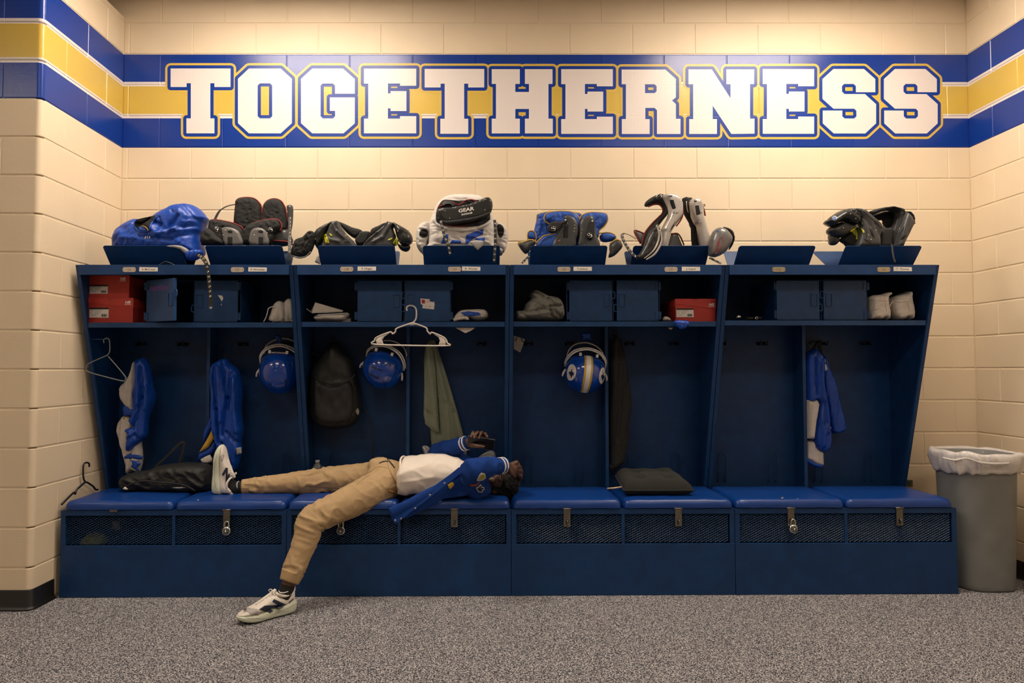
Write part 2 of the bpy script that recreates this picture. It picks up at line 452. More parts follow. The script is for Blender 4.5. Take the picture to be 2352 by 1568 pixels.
GH, GV, REC = .007, .0034, .0032     # joint gaps and how far the painted joints sit back
_bm = {}
def block_mesh(wd, h=C8):
    k = (round(wd, 3), round(h, 3))
    if k not in _bm:
        a, b = wd/2-GV/2, h/2-GH/2; e = .0035; d = .05
        mb = MB().add([(-a,0+e,-b),(a,0+e,-b),(a,0+e,b),(-a,0+e,b),(-a+e,0,-b+e),(a-e,0,-b+e),(a-e,0,b-e),(-a+e,0,b-e),
                       (-a,d,-b),(a,d,-b),(a,d,b),(-a,d,b)],
                      [(4,5,6,7),(0,1,5,4),(1,2,6,5),(2,3,7,6),(3,0,4,7),(8,9,1,0),(9,10,2,1),(10,11,3,2),(11,8,0,3)])
        _bm[k] = mesh_of('block', mb, PAINT)
    return _bm[k]
def put_block(parent, c, wd, rz=0, h=C8):
    o = bpy.data.objects.new('block', block_mesh(wd, h)); COL.objects.link(o); o.parent = parent
    if parent.get('_moved'): o.matrix_parent_inverse = Matrix.Translation(-Vector(parent.location))
    o.location = c; o.rotation_euler.z = rz; return o

wb = struct('wall_back', MB().box(-3.6, XR+.15, REC, .2, -.02, CEIL+.05), PAINT)
for n in range(-13, 5):
    z = ZB+(n+.5)*C8; off = XJ if n % 2 else XJ+C8
    k = -5
    while True:
        x0, x1 = off+k*B16, off+(k+1)*B16; k += 1
        if x0 > XR: break
        a, b = max(x0, XL), min(x1, XR)
        if n > 3: a = max(x0, -2.9)
        if b-a < .03: continue
        if n < -5 and b < 2.2: continue
        put_block(wb, ((a+b)/2, 0, z), b-a)
# right wall
wr = struct('wall_right', MB().box(XR+REC, XR+.25, ROOMY0, .2, -.02, CEIL+.05), PAINT)
for n in range(-13, 5):
    z = ZB+(n+.5)*C8; y = 0 if n % 2 else -C8
    if not n % 2: put_block(wr, (XR, -C8/2, z), C8, -PI/2)
    for k in range(4): put_block(wr, (XR, y-B16*(k+.5), z), B16, -PI/2)
# left wall: a short projecting stub with a bullnosed corner; it stops just below the ceiling
TOPL = 3.507
wl = struct('wall_left', MB().box(ROOMX0, XL-REC, YC+REC+.03, .15, -.02, TOPL-.002).box(ROOMX0, XL-.03-REC, YC+REC, YC+.2, -.02, TOPL-.002), PAINT)
def corner_mesh(ly, lx, h):
    r = .028; e = .0035; g = GV/2; P = []
    P += [(-lx+g, .05), (-.05, .05), (-.05, ly-g), (0, ly-g)]
    for i in range(7):
        q = PI/2*i/6; P.append((-r+r*math.cos(q), r-r*math.sin(q)))
    P.append((-lx+g, 0))
    # ring builder with chamfered arrises
    def inset(d):
        out = []
        for i, (x, y) in enumerate(P):
            if i in (0, 1, 2): out.append((x, y)); continue
            if i == 3: out.append((x-d, y)); continue
            if i == len(P)-1: out.append((x, y+d)); continue
            q = PI/2*(i-4)/6; out.append((x-d*math.cos(q), y+d*math.sin(q)))
        return out
    b = h/2-GH/2
    rings = [[Vector((x, y, z)) for x, y in inset(d)] for d, z in ((e, -b), (0, -b+e), (0, b-e), (e, b))]
    mb = loft(rings); mb.smooth = False
    return mesh_of('block', mb, PAINT)
_cm = (corner_mesh(B16, C8, C8), corner_mesh(C8, B16, C8))
for n in range(-13, 5):
    z = ZB+(n+.5)*C8; h = C8
    if n == 4: h = TOPL-(ZB+4*C8); z = ZB+4*C8+h/2
    if n < 4:
        o = bpy.data.objects.new('block', _cm[n % 2]); COL.objects.link(o)
    else:
        o = bpy.data.objects.new('block', corner_mesh(B16, C8, h)); COL.objects.link(o)
    o.parent = wl; o.matrix_parent_inverse = Matrix.Translation(-Vector(wl.location)); o.location = (XL, YC, z)
    ly, lx = (B16, C8) if n % 2 == 0 or n == 4 else (C8, B16)
    y = YC+ly
    while y < -.02:
        y1 = min(y+B16, 0)
        if y1-y > .03: put_block(wl, (XL, (y+y1)/2, z), y1-y, PI/2, h)
        y = y1
    x = XL-lx
    for k in range(3):
        put_block(wl, (x-B16*(k+.5), YC, z), B16, 0, h)
struct('wall_far_left', MB().box(ROOMX0-.2, ROOMX0, ROOMY0, .2, -.02, CEIL+.05), PAINT)
struct('wall_front', MB().box(ROOMX0-.2, XR+.25, ROOMY0-.2, ROOMY0, -.02, CEIL+.05), PAINT)

# floor: speckled loop carpet
def carpet():
    m = bpy.data.materials.new('speckled_carpet'); m.use_nodes = True; nt = m.node_tree; L = nt.links.new; b = nt.nodes['Principled BSDF']
    g = nt.nodes.new('ShaderNodeNewGeometry')
    n = nt.nodes.new('ShaderNodeTexNoise'); n.inputs['Scale'].default_value = 175; n.inputs['Detail'].default_value = 3; n.inputs['Roughness'].default_value = .65; L(g.outputs['Position'], n.inputs['Vector'])
    v = nt.nodes.new('ShaderNodeTexVoronoi'); v.inputs['Scale'].default_value = 250; L(g.outputs['Position'], v.inputs['Vector'])
    sv = nt.nodes.new('ShaderNodeSeparateColor'); L(v.outputs['Color'], sv.inputs[0])
    ad = nt.nodes.new('ShaderNodeMath'); ad.operation = 'MULTIPLY_ADD'; ad.inputs[1].default_value = .34; L(sv.outputs[0], ad.inputs[0]); L(n.outputs[0], ad.inputs[2])
    c = nt.nodes.new('ShaderNodeValToRGB'); e = c.color_ramp.elements; e[0].position = .50; e[0].color = (.012, .014, .022, 1); e[1].position = .86; e[1].color = (.68, .645, .65, 1)
    q = e.new(.61); q.color = (.055, .058, .072, 1); q = e.new(.71); q.color = (.25, .243, .252, 1)
    L(ad.outputs[0], c.inputs[0]); L(c.outputs[0], b.inputs['Base Color']); b.inputs['Roughness'].default_value = .92; b.inputs['Specular IOR Level'].default_value = .2
    bp = nt.nodes.new('ShaderNodeBump'); bp.inputs['Strength'].default_value = .8; bp.inputs['Distance'].default_value = .004; L(ad.outputs[0], bp.inputs['Height']); L(bp.outputs[0], b.inputs['Normal'])
    return m
struct('floor', MB().box(ROOMX0-.2, XR+.25, ROOMY0-.2, .2, -.12, 0), carpet())
struct('ceiling', MB().box(ROOMX0-.2, XR+.25, ROOMY0-.2, .2, CEIL, CEIL+.1), mat('ceiling_tile', (.62, .60, .55), .9, var=.05, bump=.4, bscale=120))

# rubber cove base
RUB = mat('black_rubber', (.012, .012, .014), .42, bump=.15, bscale=60)
def cove(name, path, nrm):
    prof = [(0, .001), (.022, .001), (.012, .008), (.0065, .020), (.005, .098), (.003, .102), (0, .102)]
    rings = []
    for p, nn in zip(path, nrm):
        nn = Vector(nn).normalized(); rings.append([Vector((p[0], p[1], 0))+Vector((nn.x, nn.y, 0))*d*(1/max(.7, 1))+Vector((0, 0, z)) for d, z in prof])
    return struct(name, loft(rings), RUB)
pp, nn_ = [(-3.6, YC), (XL-.028, YC)], [(0, -1, 0)]*2
for i in range(1, 7):
    q = PI/2*i/6; pp.append((XL-.028+.028*math.sin(q), YC+.028-.028*math.cos(q))); nn_.append((math.sin(q), -math.cos(q), 0))
pp.append((XL, -.615)); nn_.append((1, 0, 0))
cove('baseboard_left', pp, nn_)
cove('baseboard_right', [(XR, -.03), (XR, -8.4)], [(-1, 0, 0)]*2)
cove('baseboard_back', [(2.64, 0), (XR-.025, 0)], [(0, -1, 0)]*2)

# ceiling troffers
DIFS = [mat('lamp_diffuser_%d' % k, LAMP_COL, .5, emit=LAMP_W*q) for k, q in enumerate(LAMP_ROWS)]
LFR = mat('white_enamel', (.7, .68, .62), .4)
lamp_names = {0: 'nearest the lettered wall', 1: 'in the middle row', 2: 'in the row by the entrance'}
for r, y in enumerate((-1.0, -3.45, -5.9)):
    for k, x in enumerate((-4.2, -1.17, 1.97)):
        if r == 0 and k == 0: continue          # the stub wall stands there
        t = thing('ceiling_light', 'recessed ceiling troffer %s, %s' % (lamp_names[r], ('leftmost of three', 'second from the right', 'rightmost')[k]), 'ceiling light', (x, y, CEIL), 'ceiling troffers')
        hw, hd = .60, .30
        fr = MB()
        for a in ((-hw, hw, -hd, -hd+.025), (-hw, hw, hd-.025, hd), (-hw, -hw+.025, -hd+.025, hd-.025), (hw-.025, hw, -hd+.025, hd-.025)):
            fr.box(x+a[0], x+a[1], y+a[2], y+a[3], CEIL-.012, CEIL-.0005)
        obj('frame', fr, LFR, t)
        obj('diffuser', MB().box(x-hw+.026, x+hw-.026, y-hd+.026, y+hd-.026, CEIL-.008, CEIL-.001), DIFS[r], t)

# ---------------------------------------------------------------- painted lettering
def z1(P, ox, oy, s): return [(ox+x/s, oy+y/s) for x, y in P]
S7 = 7.127; S2 = 2.904
T_ = z1([(158,267),(1138,267),(1138,570),(875,570),(875,508),(808,508),(808,1083),(875,1083),(875,1328),(416,1328),(416,1083),(488,1083),(488,508),(420,508),(420,570),(158,570)], 370, 120, S7)
O_ = [z1([(1440,268),(1958,268),(2142,435),(2142,1162),(1958,1328),(1440,1328),(1260,1162),(1260,435)], 370, 120, S7),
      z1([(1582,545),(1620,510),(1785,510),(1820,545),(1820,1050),(1785,1083),(1620,1083),(1582,1050)], 370, 120, S7)]
G_ = z1([(410,268),(910,268),(1105,440),(1105,680),(782,680),(782,545),(745,512),(580,512),(545,545),(545,1050),(580,1083),(750,1083),(782,1050),(782,960),(697,960),(697,740),(1105,740),(1105,1165),(920,1328),(410,1328),(225,1162),(225,435)], 660, 120, S7)
E_ = z1([(1255,270),(2110,270),(2110,550),(1845,550),(1845,512),(1647,512),(1647,675),(1690,675),(1690,637),(1950,637),(1950,963),(1690,963),(1690,920),(1647,920),(1647,1087),(1845,1087),(1845,1047),(2110,1047),(2110,1328),(1255,1328),(1255,1087),(1325,1087),(1325,515),(1255,515)], 660, 120, S7)
H_ = z1([(1015,462),(1202,462),(1202,560),(1172,560),(1172,614),(1263,614),(1263,560),(1236,560),(1236,462),(1420,462),(1420,560),(1393,560),(1393,792),(1422,792),(1422,890),(1236,890),(1236,792),(1263,792),(1263,727),(1172,727),(1172,792),(1202,792),(1202,890),(1015,890),(1015,792),(1043,792),(1043,560),(1015,560)], 780, 0, S2)
R_ = [z1([(340,285),(1055,285),(1228,440),(1228,738),(1165,790),(1228,850),(1228,1090),(1303,1090),(1303,1338),(918,1338),(918,950),(880,912),(727,912),(727,1095),(798,1095),(798,1338),(343,1338),(343,1095),(410,1095),(410,525),(340,525)], 1380, 120, S7),
      z1([(722,525),(880,525),(912,555),(912,640),(880,670),(722,670)], 1380, 120, S7)]
N_ = [(1581.3,159.7),(1634.7,159.7),(1677.7,225.9),(1677.7,193.7),(1668.3,193.7),(1668.3,159.7),(1731.8,159.7),(1731.8,193.5),(1722.5,193.5),(1722.5,272.5),(1732.8,272.5),(1732.8,307),(1679.6,307.7),(1636.8,242.8),(1636.8,273.6),(1646.6,273.6),(1646.6,307.7),(1582.8,307.7),(1582.8,273.6),(1591.9,273.6),(1591.9,193.7),(1581.3,193.7)]
S_ = z1([(385,275),(885,275),(1070,440),(1070,655),(752,655),(752,555),(715,520),(560,520),(525,555),(525,645),(565,685),(900,685),(1083,850),(1083,1165),(905,1330),(390,1330),(210,1165),(210,955),(530,955),(530,1050),(568,1085),(725,1085),(760,1050),(760,960),(725,925),(385,925),(205,765),(205,440)], 1860, 120, S7)
def sh(P, dx, dy=0, s=1):
    x0 = min(p[0] for p in P); return [(x0+(p[0]-x0)*s+dx, p[1]+dy) for p in P]
WORD = [[T_], O_, [G_], [E_], [sh(T_, 583.3, 1, .994)], [H_], [sh(E_, 452.9, 1.2, .988)], R_, [N_], [sh(E_, 915.6, 1, .983)], [S_], [sh(S_, 141, 0, 1.003)]]
LW, LB, LG = letter_mat('white_enamel_paint', (.72, .655, .625)), letter_mat('blue_enamel_paint', (.002, .034, .27)), letter_mat('gold_enamel_paint', (.61, .42, .075))
sign = thing('painted_lettering', 'huge white block letters TOGETHERNESS outlined in blue and gold on the back wall', 'lettering', (.2, 0, ZB+.3))
def face_room(mb):
    out = MB(); out.v = mb.v
    for f in mb.f:
        p = [Vector(mb.v[i]) for i in f]; nrm = (p[1]-p[0]).cross(p[2]-p[0])
        out.f.append(f if nrm.y < 0 else tuple(reversed(f)))
    return out
def filled(loops, d):
    tri = tessellate_polygon([[Vector((p[0], p[1], 0)) for p in l] for l in loops]); fl = [p for l in loops for p in l]
    return face_room(MB().add([(p[0], -d, p[1]) for p in fl], [tuple(t) for t in tri]))
def stroked(loops, wd, d):
    """band of width wd either side of the loops, overlaps dissolved"""
    pts = []; faces = []
    def face(P):
        b_ = len(pts); pts.extend(Vector(p) for p in P); faces.append(list(range(b_, b_+len(P))))
    for l in loops:
        n = len(l)
        for i in range(n):
            a, b = Vector(l[i]), Vector(l[(i+1) % n]); t = (b-a).normalized(); s_ = Vector((-t.y, t.x))*wd
            face([a-s_, b-s_, b+s_, a+s_])
            face([(a.x+wd*math.cos(2*PI*(j+.37)/18), a.y+wd*math.sin(2*PI*(j+.37)/18)) for j in range(18)])
    V, E2, Fc, ov, oe, of = delaunay_2d_cdt(pts, [], faces, 0, 1e-6)
    return face_room(MB().add([(p.x, -d, p.y) for p in V], [tuple(f) for f, o in zip(Fc, of) if o]))
for li, loops in enumerate(WORD):
    W_ = [[(at(u, v, 0).x, at(u, v, 0).z) for u, v in l] for l in loops]
    a = obj('letter', filled(W_, .0018), LW, sign, fix=False)
    obj('blue_outline', stroked(W_, .0208, .0013), LB, a, fix=False)
    obj('gold_outline', stroked(W_, .0357, .0005+.0004*(li % 2)), LG, a, fix=False)
# ================================================================ LOCKERS
LX0, LROT, UW = -2.281, .00528, 1.218
YB, YT = -.61685, -.531          # bench front, top front (locker frame)
HT = 1.813; HB = .458
NAVY = mat('navy_powder_coat', (.0042, .037, .130), .46, var=.16, vscale=14, bump=.10, bscale=420, spec=.35)
NAVY2 = mat('navy_powder_coat_door', (.0055, .046, .150), .42, var=.18, vscale=18, bump=.10, bscale=420, spec=.4)
VINYL = mat('blue_vinyl', (.0015, .036, .20), .36, var=.08, vscale=9, bump=.18, bscale=28)
DARK = mat('dark_gap', (.006, .008, .012), .8)
STEEL = mat('worn_zinc', (.21, .195, .16), .45, 1, var=.2, vscale=90)
CHROME = mat('chrome', (.72, .70, .66), .18, 1)
PLATE = mat('engraved_plate', (.55, .47, .38), .35, .3)
PLATE2 = mat('engraved_plate_brass', (.40, .33, .22), .35, .5)
TAPE = mat('paper_tape', (.74, .69, .62), .8, var=.06, vscale=60)
INK = mat('black_ink', (.012, .012, .014), .6)
GREYINK = mat('engraving', (.10, .09, .08), .6)
def LT(x, y, z):                  # locker frame -> world
    c, s = math.cos(LROT), math.sin(LROT); return Vector((LX0+c*x-s*y, s*x+c*y, z))
LM = Matrix.Translation((LX0, 0, 0)) @ Matrix.Rotation(LROT, 4, 'Z')
def lbox(x0, x1, y0, y1, z0, z1): return MB().box(x0, x1, y0, y1, z0, z1).tf(LM)
def slant(z): return YT+(HT-z)/(HT-.513)*.350

# expanded-metal sheet, built once
def expanded(x0, x1, z0, z1, y):
    px, pz = .0252, .0131; mb = MB(); wd, th = .0034, .0016
    nx, nzr = int((x1-x0)/px)+1, int((z1-z0)/pz)+1
    for j in range(nzr*2):
        za, zb_ = z0+j*pz/2, z0+(j+1)*pz/2
        if zb_ > z1+.002: break
        for i in range(-1, nx+1):
            xa = x0+i*px+(px/2 if j % 2 else 0)
            for sgn in (-1, 1):
                xb = xa+sgn*px/2
                lo, hi = min(xa, xb), max(xa, xb)
                if lo < x0-.001 or hi > x1+.001: continue
                d = Vector((xb-xa, 0, zb_-za)); e = d.normalized(); s_ = Vector((-e.z, 0, e.x))*wd/2
                tilt = Vector((0, .0018, 0))
                A, B = Vector((xa, y, za)), Vector((xb, y, zb_))
                k = Vector((0, th, 0))
                mb.add([A-s_-tilt, A+s_+tilt, B+s_+tilt, B-s_-tilt, A-s_+k, A+s_+k+tilt, B+s_+k+tilt, B-s_+k],
                       [(0, 1, 2, 3), (4, 7, 6, 5), (0, 4, 5, 1), (2, 6, 7, 3), (1, 5, 6, 2), (0, 3, 7, 4)])
    return mb
MESHP = mesh_of('mesh_panel', expanded(.026, UW-.026, .283, .438, YB+.012), mat('worn_mesh_paint', (.026, .066, .160), .38, var=.3, vscale=60), fix=False)

def cushion_mb(x0, x1, y0, y1, z0, z1, seed):
    """upholstered pad: rounded, crowned, a little wrinkled"""
    nx, ny = 26, 14; r = .022
    def top(u, v):
        e = min(u, 1-u, 1); f = min(v, 1-v)
        return 0
    rings = []
    prof = [(-.0, .006), (.0, .018), (.003, .034), (.009, .046), (.018, .053), (.034, .056), (.07, .058)]
    # outline as rounded rectangle, shrinking rings going up
    def rr(ins, z, w=0):
        a, b, c, d = x0+ins, x1-ins, y0+ins, y1-ins; q = max(.008, .028-ins*.3); out = []
        for cx_, cy_, a0 in ((b-q, c+q, -PI/2), (b-q, d-q, 0), (a+q, d-q, PI/2), (a+q, c+q, PI)):
            for i in range(5): out.append((cx_+q*math.cos(a0+PI/2*i/4), cy_+q*math.sin(a0+PI/2*i/4)))
        # densify
        o2 = []
        for i in range(len(out)):
            p, p2 = out[i], out[(i+1) % len(out)]; m = 14 if math.hypot(p[0]-p2[0], p[1]-p2[1]) > .05 else 1
            for k in range(m): o2.append((p[0]+(p2[0]-p[0])*k/m, p[1]+(p2[1]-p[1])*k/m))
        return [Vector((x, y, z+w*nz(x*16+seed, y*16, z*30))) for x, y in o2]
    H = z1-z0
    for ins, h in prof: 
        rings.append([p+Vector((0, .004*nz(p.x*22+seed, p.z*60), 0)) for p in rr(ins, z0+h/.058*H, .003)])
    for s in (.5, .75, .9, .97):
        ring = []
        cxx, cyy = (x0+x1)/2, (y0+y1)/2
        for p in rings[6]:
            q = Vector((cxx+(p.x-cxx)*(1-s), cyy+(p.y-cyy)*(1-s), 0)); q.z = z0+H*(1.0+.10*s)+.003*nz(q.x*9+seed, q.y*9); ring.append(q)
        rings.append(ring)
    rings.insert(0, [p+Vector((0, 0, -.001)) for p in rings[0]])
    return loft(rings).tf(LM)

def pull_handle(mb_face):
    pass

NUMS = ['126', '127', '128', '129', '130', '131', '132', '133']
NAMES = ['A. McCowan', 'A. Hernandez', 'E. Hogan', 'R. Worsel', 'F. Jackson', 'J. Lopez', None, 'T. Thomas']
NPX = [297, 545, 796, 1044, 1296, 1543, 1792, 2035]
TPX = [341, 591, 842, 1082, 1339, 1589, None, 2079]
HASP = [262, 520.5, 783, 1043.5, 1303, 1560, 1820, 2071.5]
HUP = [1]                                  # this hasp's strap is missing from its seat: only the short tongue shows
RACK = [348, 575, 826, 1061, 1302, 1532, 1769, 2008]
DOORS = {0: (-.262, -.012, .012, .262), 1: (-.272, -.012, .006, .272), 2: (-.262, -.010, .014, .262), 3: (-.272, -.018, .006, .262)}
UNITS = []
SHU = [1.4955, 1.4985, 1.4995, 1.505]      # the units are not quite level with each other
ulabels = ['blue metal locker unit at the left wall, purple writing on its open cubby door',
           'blue metal locker unit numbered 128 and 129, with the person lying on its bench',
           'blue metal locker unit numbered 130 and 131, striped helmet hanging in it',
           'blue metal locker unit next to the trash can, numbered 132 and 133']
def door_parts(u, hinge_x, w, sgn, ang, zlo, zhi, y, k):
    """cubby door hinged at hinge_x, extending sgn*w, opened by ang"""
    R_ = Matrix.Translation((hinge_x, y, 0)) @ Matrix.Rotation(-sgn*ang, 4, 'Z')
    def pl(mb): return mb.tf(R_).tf(LM)
    s = sgn
    def bx(a, b, y0, y1, z0, z1):
        a, b = sorted((a*s, b*s)); return MB().box(a, b, y0, y1, z0, z1)
    d = obj('cubby_door', pl(bx(.004, w, -.018, 0, zlo, zhi)), NAVY2, u, bev=.002)
    hz = (zlo+zhi)/2
    # recessed pull: raised rim of a pressed handle
    hm = MB(); a0, a1 = w-.050, w-.012
    for (p, q, r_, t_) in ((a0, a0+.004, hz-.038, hz+.038), (a1-.004, a1, hz-.038, hz+.038), (a0, a1, hz+.034, hz+.038), (a0, a1, hz-.038, hz-.034)):
        hm.join(bx(p, q, -.0225, -.018, r_, t_))
    obj('handle', pl(hm), NAVY2, d, bev=.001)
    zz = hz+(.030 if k % 2 == 0 else -.045)
    loop = tube([(s*(w-.004), -.012, zz+.022), (s*(w+.014), -.012, zz+.020), (s*(w+.016), -.012, zz-.014), (s*(w-.004), -.012, zz-.016)], .0038, 6, 4)
    obj('hasp_loop', pl(loop), NAVY2, d)
    for zc in (zlo+.032, zhi-.034):
        hh = bx(-.012, .022, -.0215, -.0182, zc-.022, zc+.022)
        for i in range(3): hh.join(lathe([(.0045, zc-.022+i*.015), (.0045, zc-.022+i*.015+.013)], 8, (0, -.0215, 0)))
        obj('hinge', pl(hh), NAVY2, d)
    return d, R_
for i in range(4):
    x0 = i*UW; x1 = x0+UW; g = .0015; th = .022
    u = thing('locker_unit', ulabels[i], 'locker', LT(x0+UW/2, -.3, 0), 'locker units'); UNITS.append(u)
    for a in (x0+g, x1-g-th):
        P = [(YT, HT), (-.034, HT), (-.034, HB), (slant(HB), HB), ]
        sp_ = prism([P], lambda y, z, d, a=a: LM @ Vector((a+d+(th-.004 if a > x0+.1 else 0), y, z)), 0, .004)
        sp_.join(prism([[(YT-.0006, HT), (YT+.016, HT), (slant(HB)+.016, HB), (slant(HB)-.0006, HB)]], lambda y, z, d, a=a: LM @ Vector((a+d, y, z)), 0, th))
        obj('side_panel', sp_, NAVY, u, bev=.001)
    obj('top_panel', lbox(x0+g+.004, x1-g-.004, YT+.005, -.034, HT-.014, HT-.001), NAVY, u)
    obj('fascia', lbox(x0+g+th-.0005, x1-g-th+.0005, YT-.0015, YT+.011, HT-.056, HT+.0005), NAVY, u, bev=.0012)
    obj('back_panel', lbox(x0+g+.004, x1-g-.004, -.042, -.033, HB, HT-.006), NAVY, u)
    ys = slant(1.476)+.004; sz = SHU[i]
    sh_ = lbox(x0+g+.004, x1-g-.004, ys, -.041, sz-.010, sz); sh_.join(lbox(x0+g+th+.002, x1-g-th-.002, ys-.002, ys+.012, sz-.029, sz))
    obj('shelf', sh_, NAVY2, u, bev=.001)
    xm = x0+UW/2
    obj('divider', lbox(xm-.010, xm+.010, -.172, -.041, HB, sz-.0105), NAVY2, u, bev=.001)
    # lock-box on the shelf: hollow body, two doors
    yb = ys+.045; zl, zh = sz+.0005, 1.744; ww = .272
    bd = lbox(xm-ww, xm-ww+.004, yb, -.041, zl, zh)
    for q in ((xm+ww-.004, xm+ww, yb, -.041, zl, zh), (xm-.003, xm+.003, yb, -.041, zl, zh), (xm-ww, xm+ww, yb, -.041, zh-.004, zh), (xm-ww, xm+ww, -.048, -.041, zl, zh)):
        bd.join(lbox(*q))
    obj('cubby_box', bd, NAVY, u)
    a, b, c, e = DOORS[i]
    d1, R1 = door_parts(u, xm+a, b-a, 1, .52 if i == 0 else (.03 if i == 2 else 0), zl+.004, zh-.004, yb-.001, i)
    d2, R2 = door_parts(u, xm+e, e-c, -1, .05 if i in (0, 2) else 0, zl+.004, zh-.004, yb-.001, i+1)
    if i == 0:
        PUR = mat('purple_marker', (.16, .035, .19), .5)
        def pw(x, y, q): return LM @ R1 @ Vector((.118+x, -.0184-q, 1.676+y))
        obj('marker_writing', text_mb('PANSON', .040, pw, bold=.0004, shear=.15, ext=.0002), PUR, d1)
        SCR = mat('scraped_sticker', (.62, .60, .56), .7)
        def ps(x, y, q): return LM @ R2 @ Vector((-x, -.0185-q, y))
        for poly in ([(.118, 1.655), (.092, 1.652), (.086, 1.636), (.095, 1.618), (.103, 1.634)], [(.100, 1.606), (.094, 1.604), (.097, 1.593)], [(.166, 1.580), (.158, 1.592), (.146, 1.588), (.152, 1.574)]):
            obj('sticker_scrap', prism([poly], ps, 0, .0005), SCR, d2)
    if i == 1:
        LAB = mat('white_label', (.70, .66, .64), .6); RED = mat('label_red', (.35, .02, .02), .6)
        def ps(x, y, q): return LM @ R2 @ Vector((x, -.0185-q, y))
        mbx = prism([[(-.176, 1.636), (-.122, 1.631), (-.124, 1.620), (-.104, 1.614), (-.098, 1.620), (-.094, 1.604), (-.098, 1.572), (-.166, 1.580), (-.162, 1.596), (-.174, 1.604)]], ps, 0, .0005)
        lb = obj('torn_sticker', mbx, LAB, d2)
        obj('sticker_print', prism([[(-.170, 1.630), (-.150, 1.628), (-.150, 1.606), (-.168, 1.607)]], ps, .0005, .0009).join(text_mb('CITY', .013, lambda x, y, q: ps(x-.133, y+1.612, q+.0006), ext=.0002)).join(text_mb('EST. 1980', .0085, lambda x, y, q: ps(x-.131, y+1.585, q+.0006), ext=.0002)), RED, d2)
    # bench
    obj('front_panel', lbox(x0+g, x1-g, YB, YB+.016, .002, .277), NAVY, u, bev=.001)
    fr = lbox(x0+g, x1-g, YB, YB+.012, .438, HB)
    for q in ((x0+g, x0+.027), (x1-.027, x1-g), (xm-.008, xm+.008)): fr.join(lbox(q[0], q[1], YB+.001, YB+.012, .277, .438))
    obj('mesh_frame', fr, NAVY, u)
    o = bpy.data.objects.new('mesh_panel', MESHP); COL.objects.link(o); o.parent = u
    o.matrix_parent_inverse = Matrix.Translation(-Vector(u.location)); o.matrix_basis = LM @ Matrix.Translation((x0, 0, 0))
    sd = lbox(x0+g, x0+g+.004, YB+.017, -.041, .002, HB-.001)
    sd.join(lbox(x1-g-.004, x1-g, YB+.017, -.041, .002, HB-.001))
    sd.join(lbox(x0+g+.004, x1-g-.004, YB+.017, -.041, .262, .270)).join(lbox(x0+g+.004, x1-g-.004, -.047, -.041, .002, HB-.001)).join(lbox(xm-.003, xm+.003, YB+.017, -.05, .271, HB-.001))
    obj('bench_box', sd, NAVY, u)
    obj('bench_lid', lbox(x0+g, x1-g, YB+.002, slant(HB)+.16, HB+.0005, HB+.007), NAVY, u)
    for k in range(2):
        a = x0+k*UW/2+.006+(.012 if i == 0 and k == 0 else 0); b = x0+(k+1)*UW/2-.006
        if i == 3 and k == 1: b -= .012
        cu_ = obj('seat_cushion', cushion_mb(a, b, YB-.004, -.185, HB+.007, HB+.060, i*3+k), VINYL, u)
        idx = i*2+k
        for u_, v_, r_ in ((1797, 1143, 2.6), (1832, 1145, 1.6)) if idx == 6 else ((455, 1148, 2.2),) if idx == 1 else ():
            drape('vinyl_tear', [(u_-r_*1.4, v_), (u_-r_*.2, v_-r_*.8), (u_+r_*1.3, v_-r_*.2), (u_+r_*.1, v_+r_*.7)], mat('torn_backing', (.26, .21, .19), .8), cu_, bvh_of(cu_), .0008, .0006)
        # hasp
        hx = at(HASP[idx], 1190, YB).x
        if idx == 0:
            obj('hasp', MB().box(hx-.021, hx+.021, YB-.012+.004, YB+.02, HB+.002, HB+.012), STEEL, u)
            obj('hasp_tag', MB().box(hx-.019, hx+.019, YB+.020, YB+.026, .360, .405), mat('brown_tag', (.16, .11, .06), .6), u)
        else:
            yy = LT(0, YB, 0).y + LROT*(hx-LX0)
            hb = prism([[(hx-.021, HB+.012), (hx-.021, HB+.006), (hx-.018, HB+.004), (hx-.018, .375), (hx-.016, .372), (hx+.016, .372), (hx+.018, .375), (hx+.018, HB+.004), (hx+.021, HB+.006), (hx+.021, HB+.012)],
                        [(hx-.004, .384), (hx+.004, .384), (hx+.006, .392), (hx+.006, .402), (hx+.004, .410), (hx-.004, .410), (hx-.006, .402), (hx-.006, .392)]],
                       lambda x, z, d, yy=yy: Vector((x, yy-d, z)), .003, .006)
            hp = obj('hasp', hb, STEEL, u)
            obj('staple', tube([(hx, yy-.001, .384), (hx, yy-.016, .386), (hx, yy-.016, .404), (hx, yy-.001, .406)], .003, 6, 3), STEEL, hp)
            obj('hasp_pin', tube([(hx-.022, yy-.007, HB+.010), (hx+.022, yy-.007, HB+.010)], .004, 8), STEEL, hp)
        # number plate and name tape
        c = at(NPX[idx], 619 if idx < 2 else 617.5, YT)
        yy = YT+LROT*(c.x-LX0)-.002; hw, hh_ = .0365, .0135
        pg = []
        for sx_, sz_ in ((-1, -1), (1, -1), (1, 1), (-1, 1)):
            A = [(sx_*hw, sz_*(hh_-.007)), (sx_*(hw-.003), sz_*(hh_-.003)), (sx_*(hw-.008), sz_*hh_)]
            pg += A if sx_*sz_ > 0 else A[::-1]
        pg = sorted(pg, key=lambda p: math.atan2(p[1], p[0]))
        npl = obj('number_plate', prism([pg], lambda x, z, d: Vector((c.x+x, yy-d, c.z+z)), 0, .0015), PLATE2 if idx > 5 else PLATE, u)
        obj('engraved_number', text_mb(NUMS[idx], .018, lambda x, y, q: Vector((c.x+x, yy-.0018-q, c.z-.0065+y)), ext=.0002), GREYINK, npl)
        sc = lathe([(.0022, 0), (.0022, .001)], 8, (0, 0, 0), 'Y')
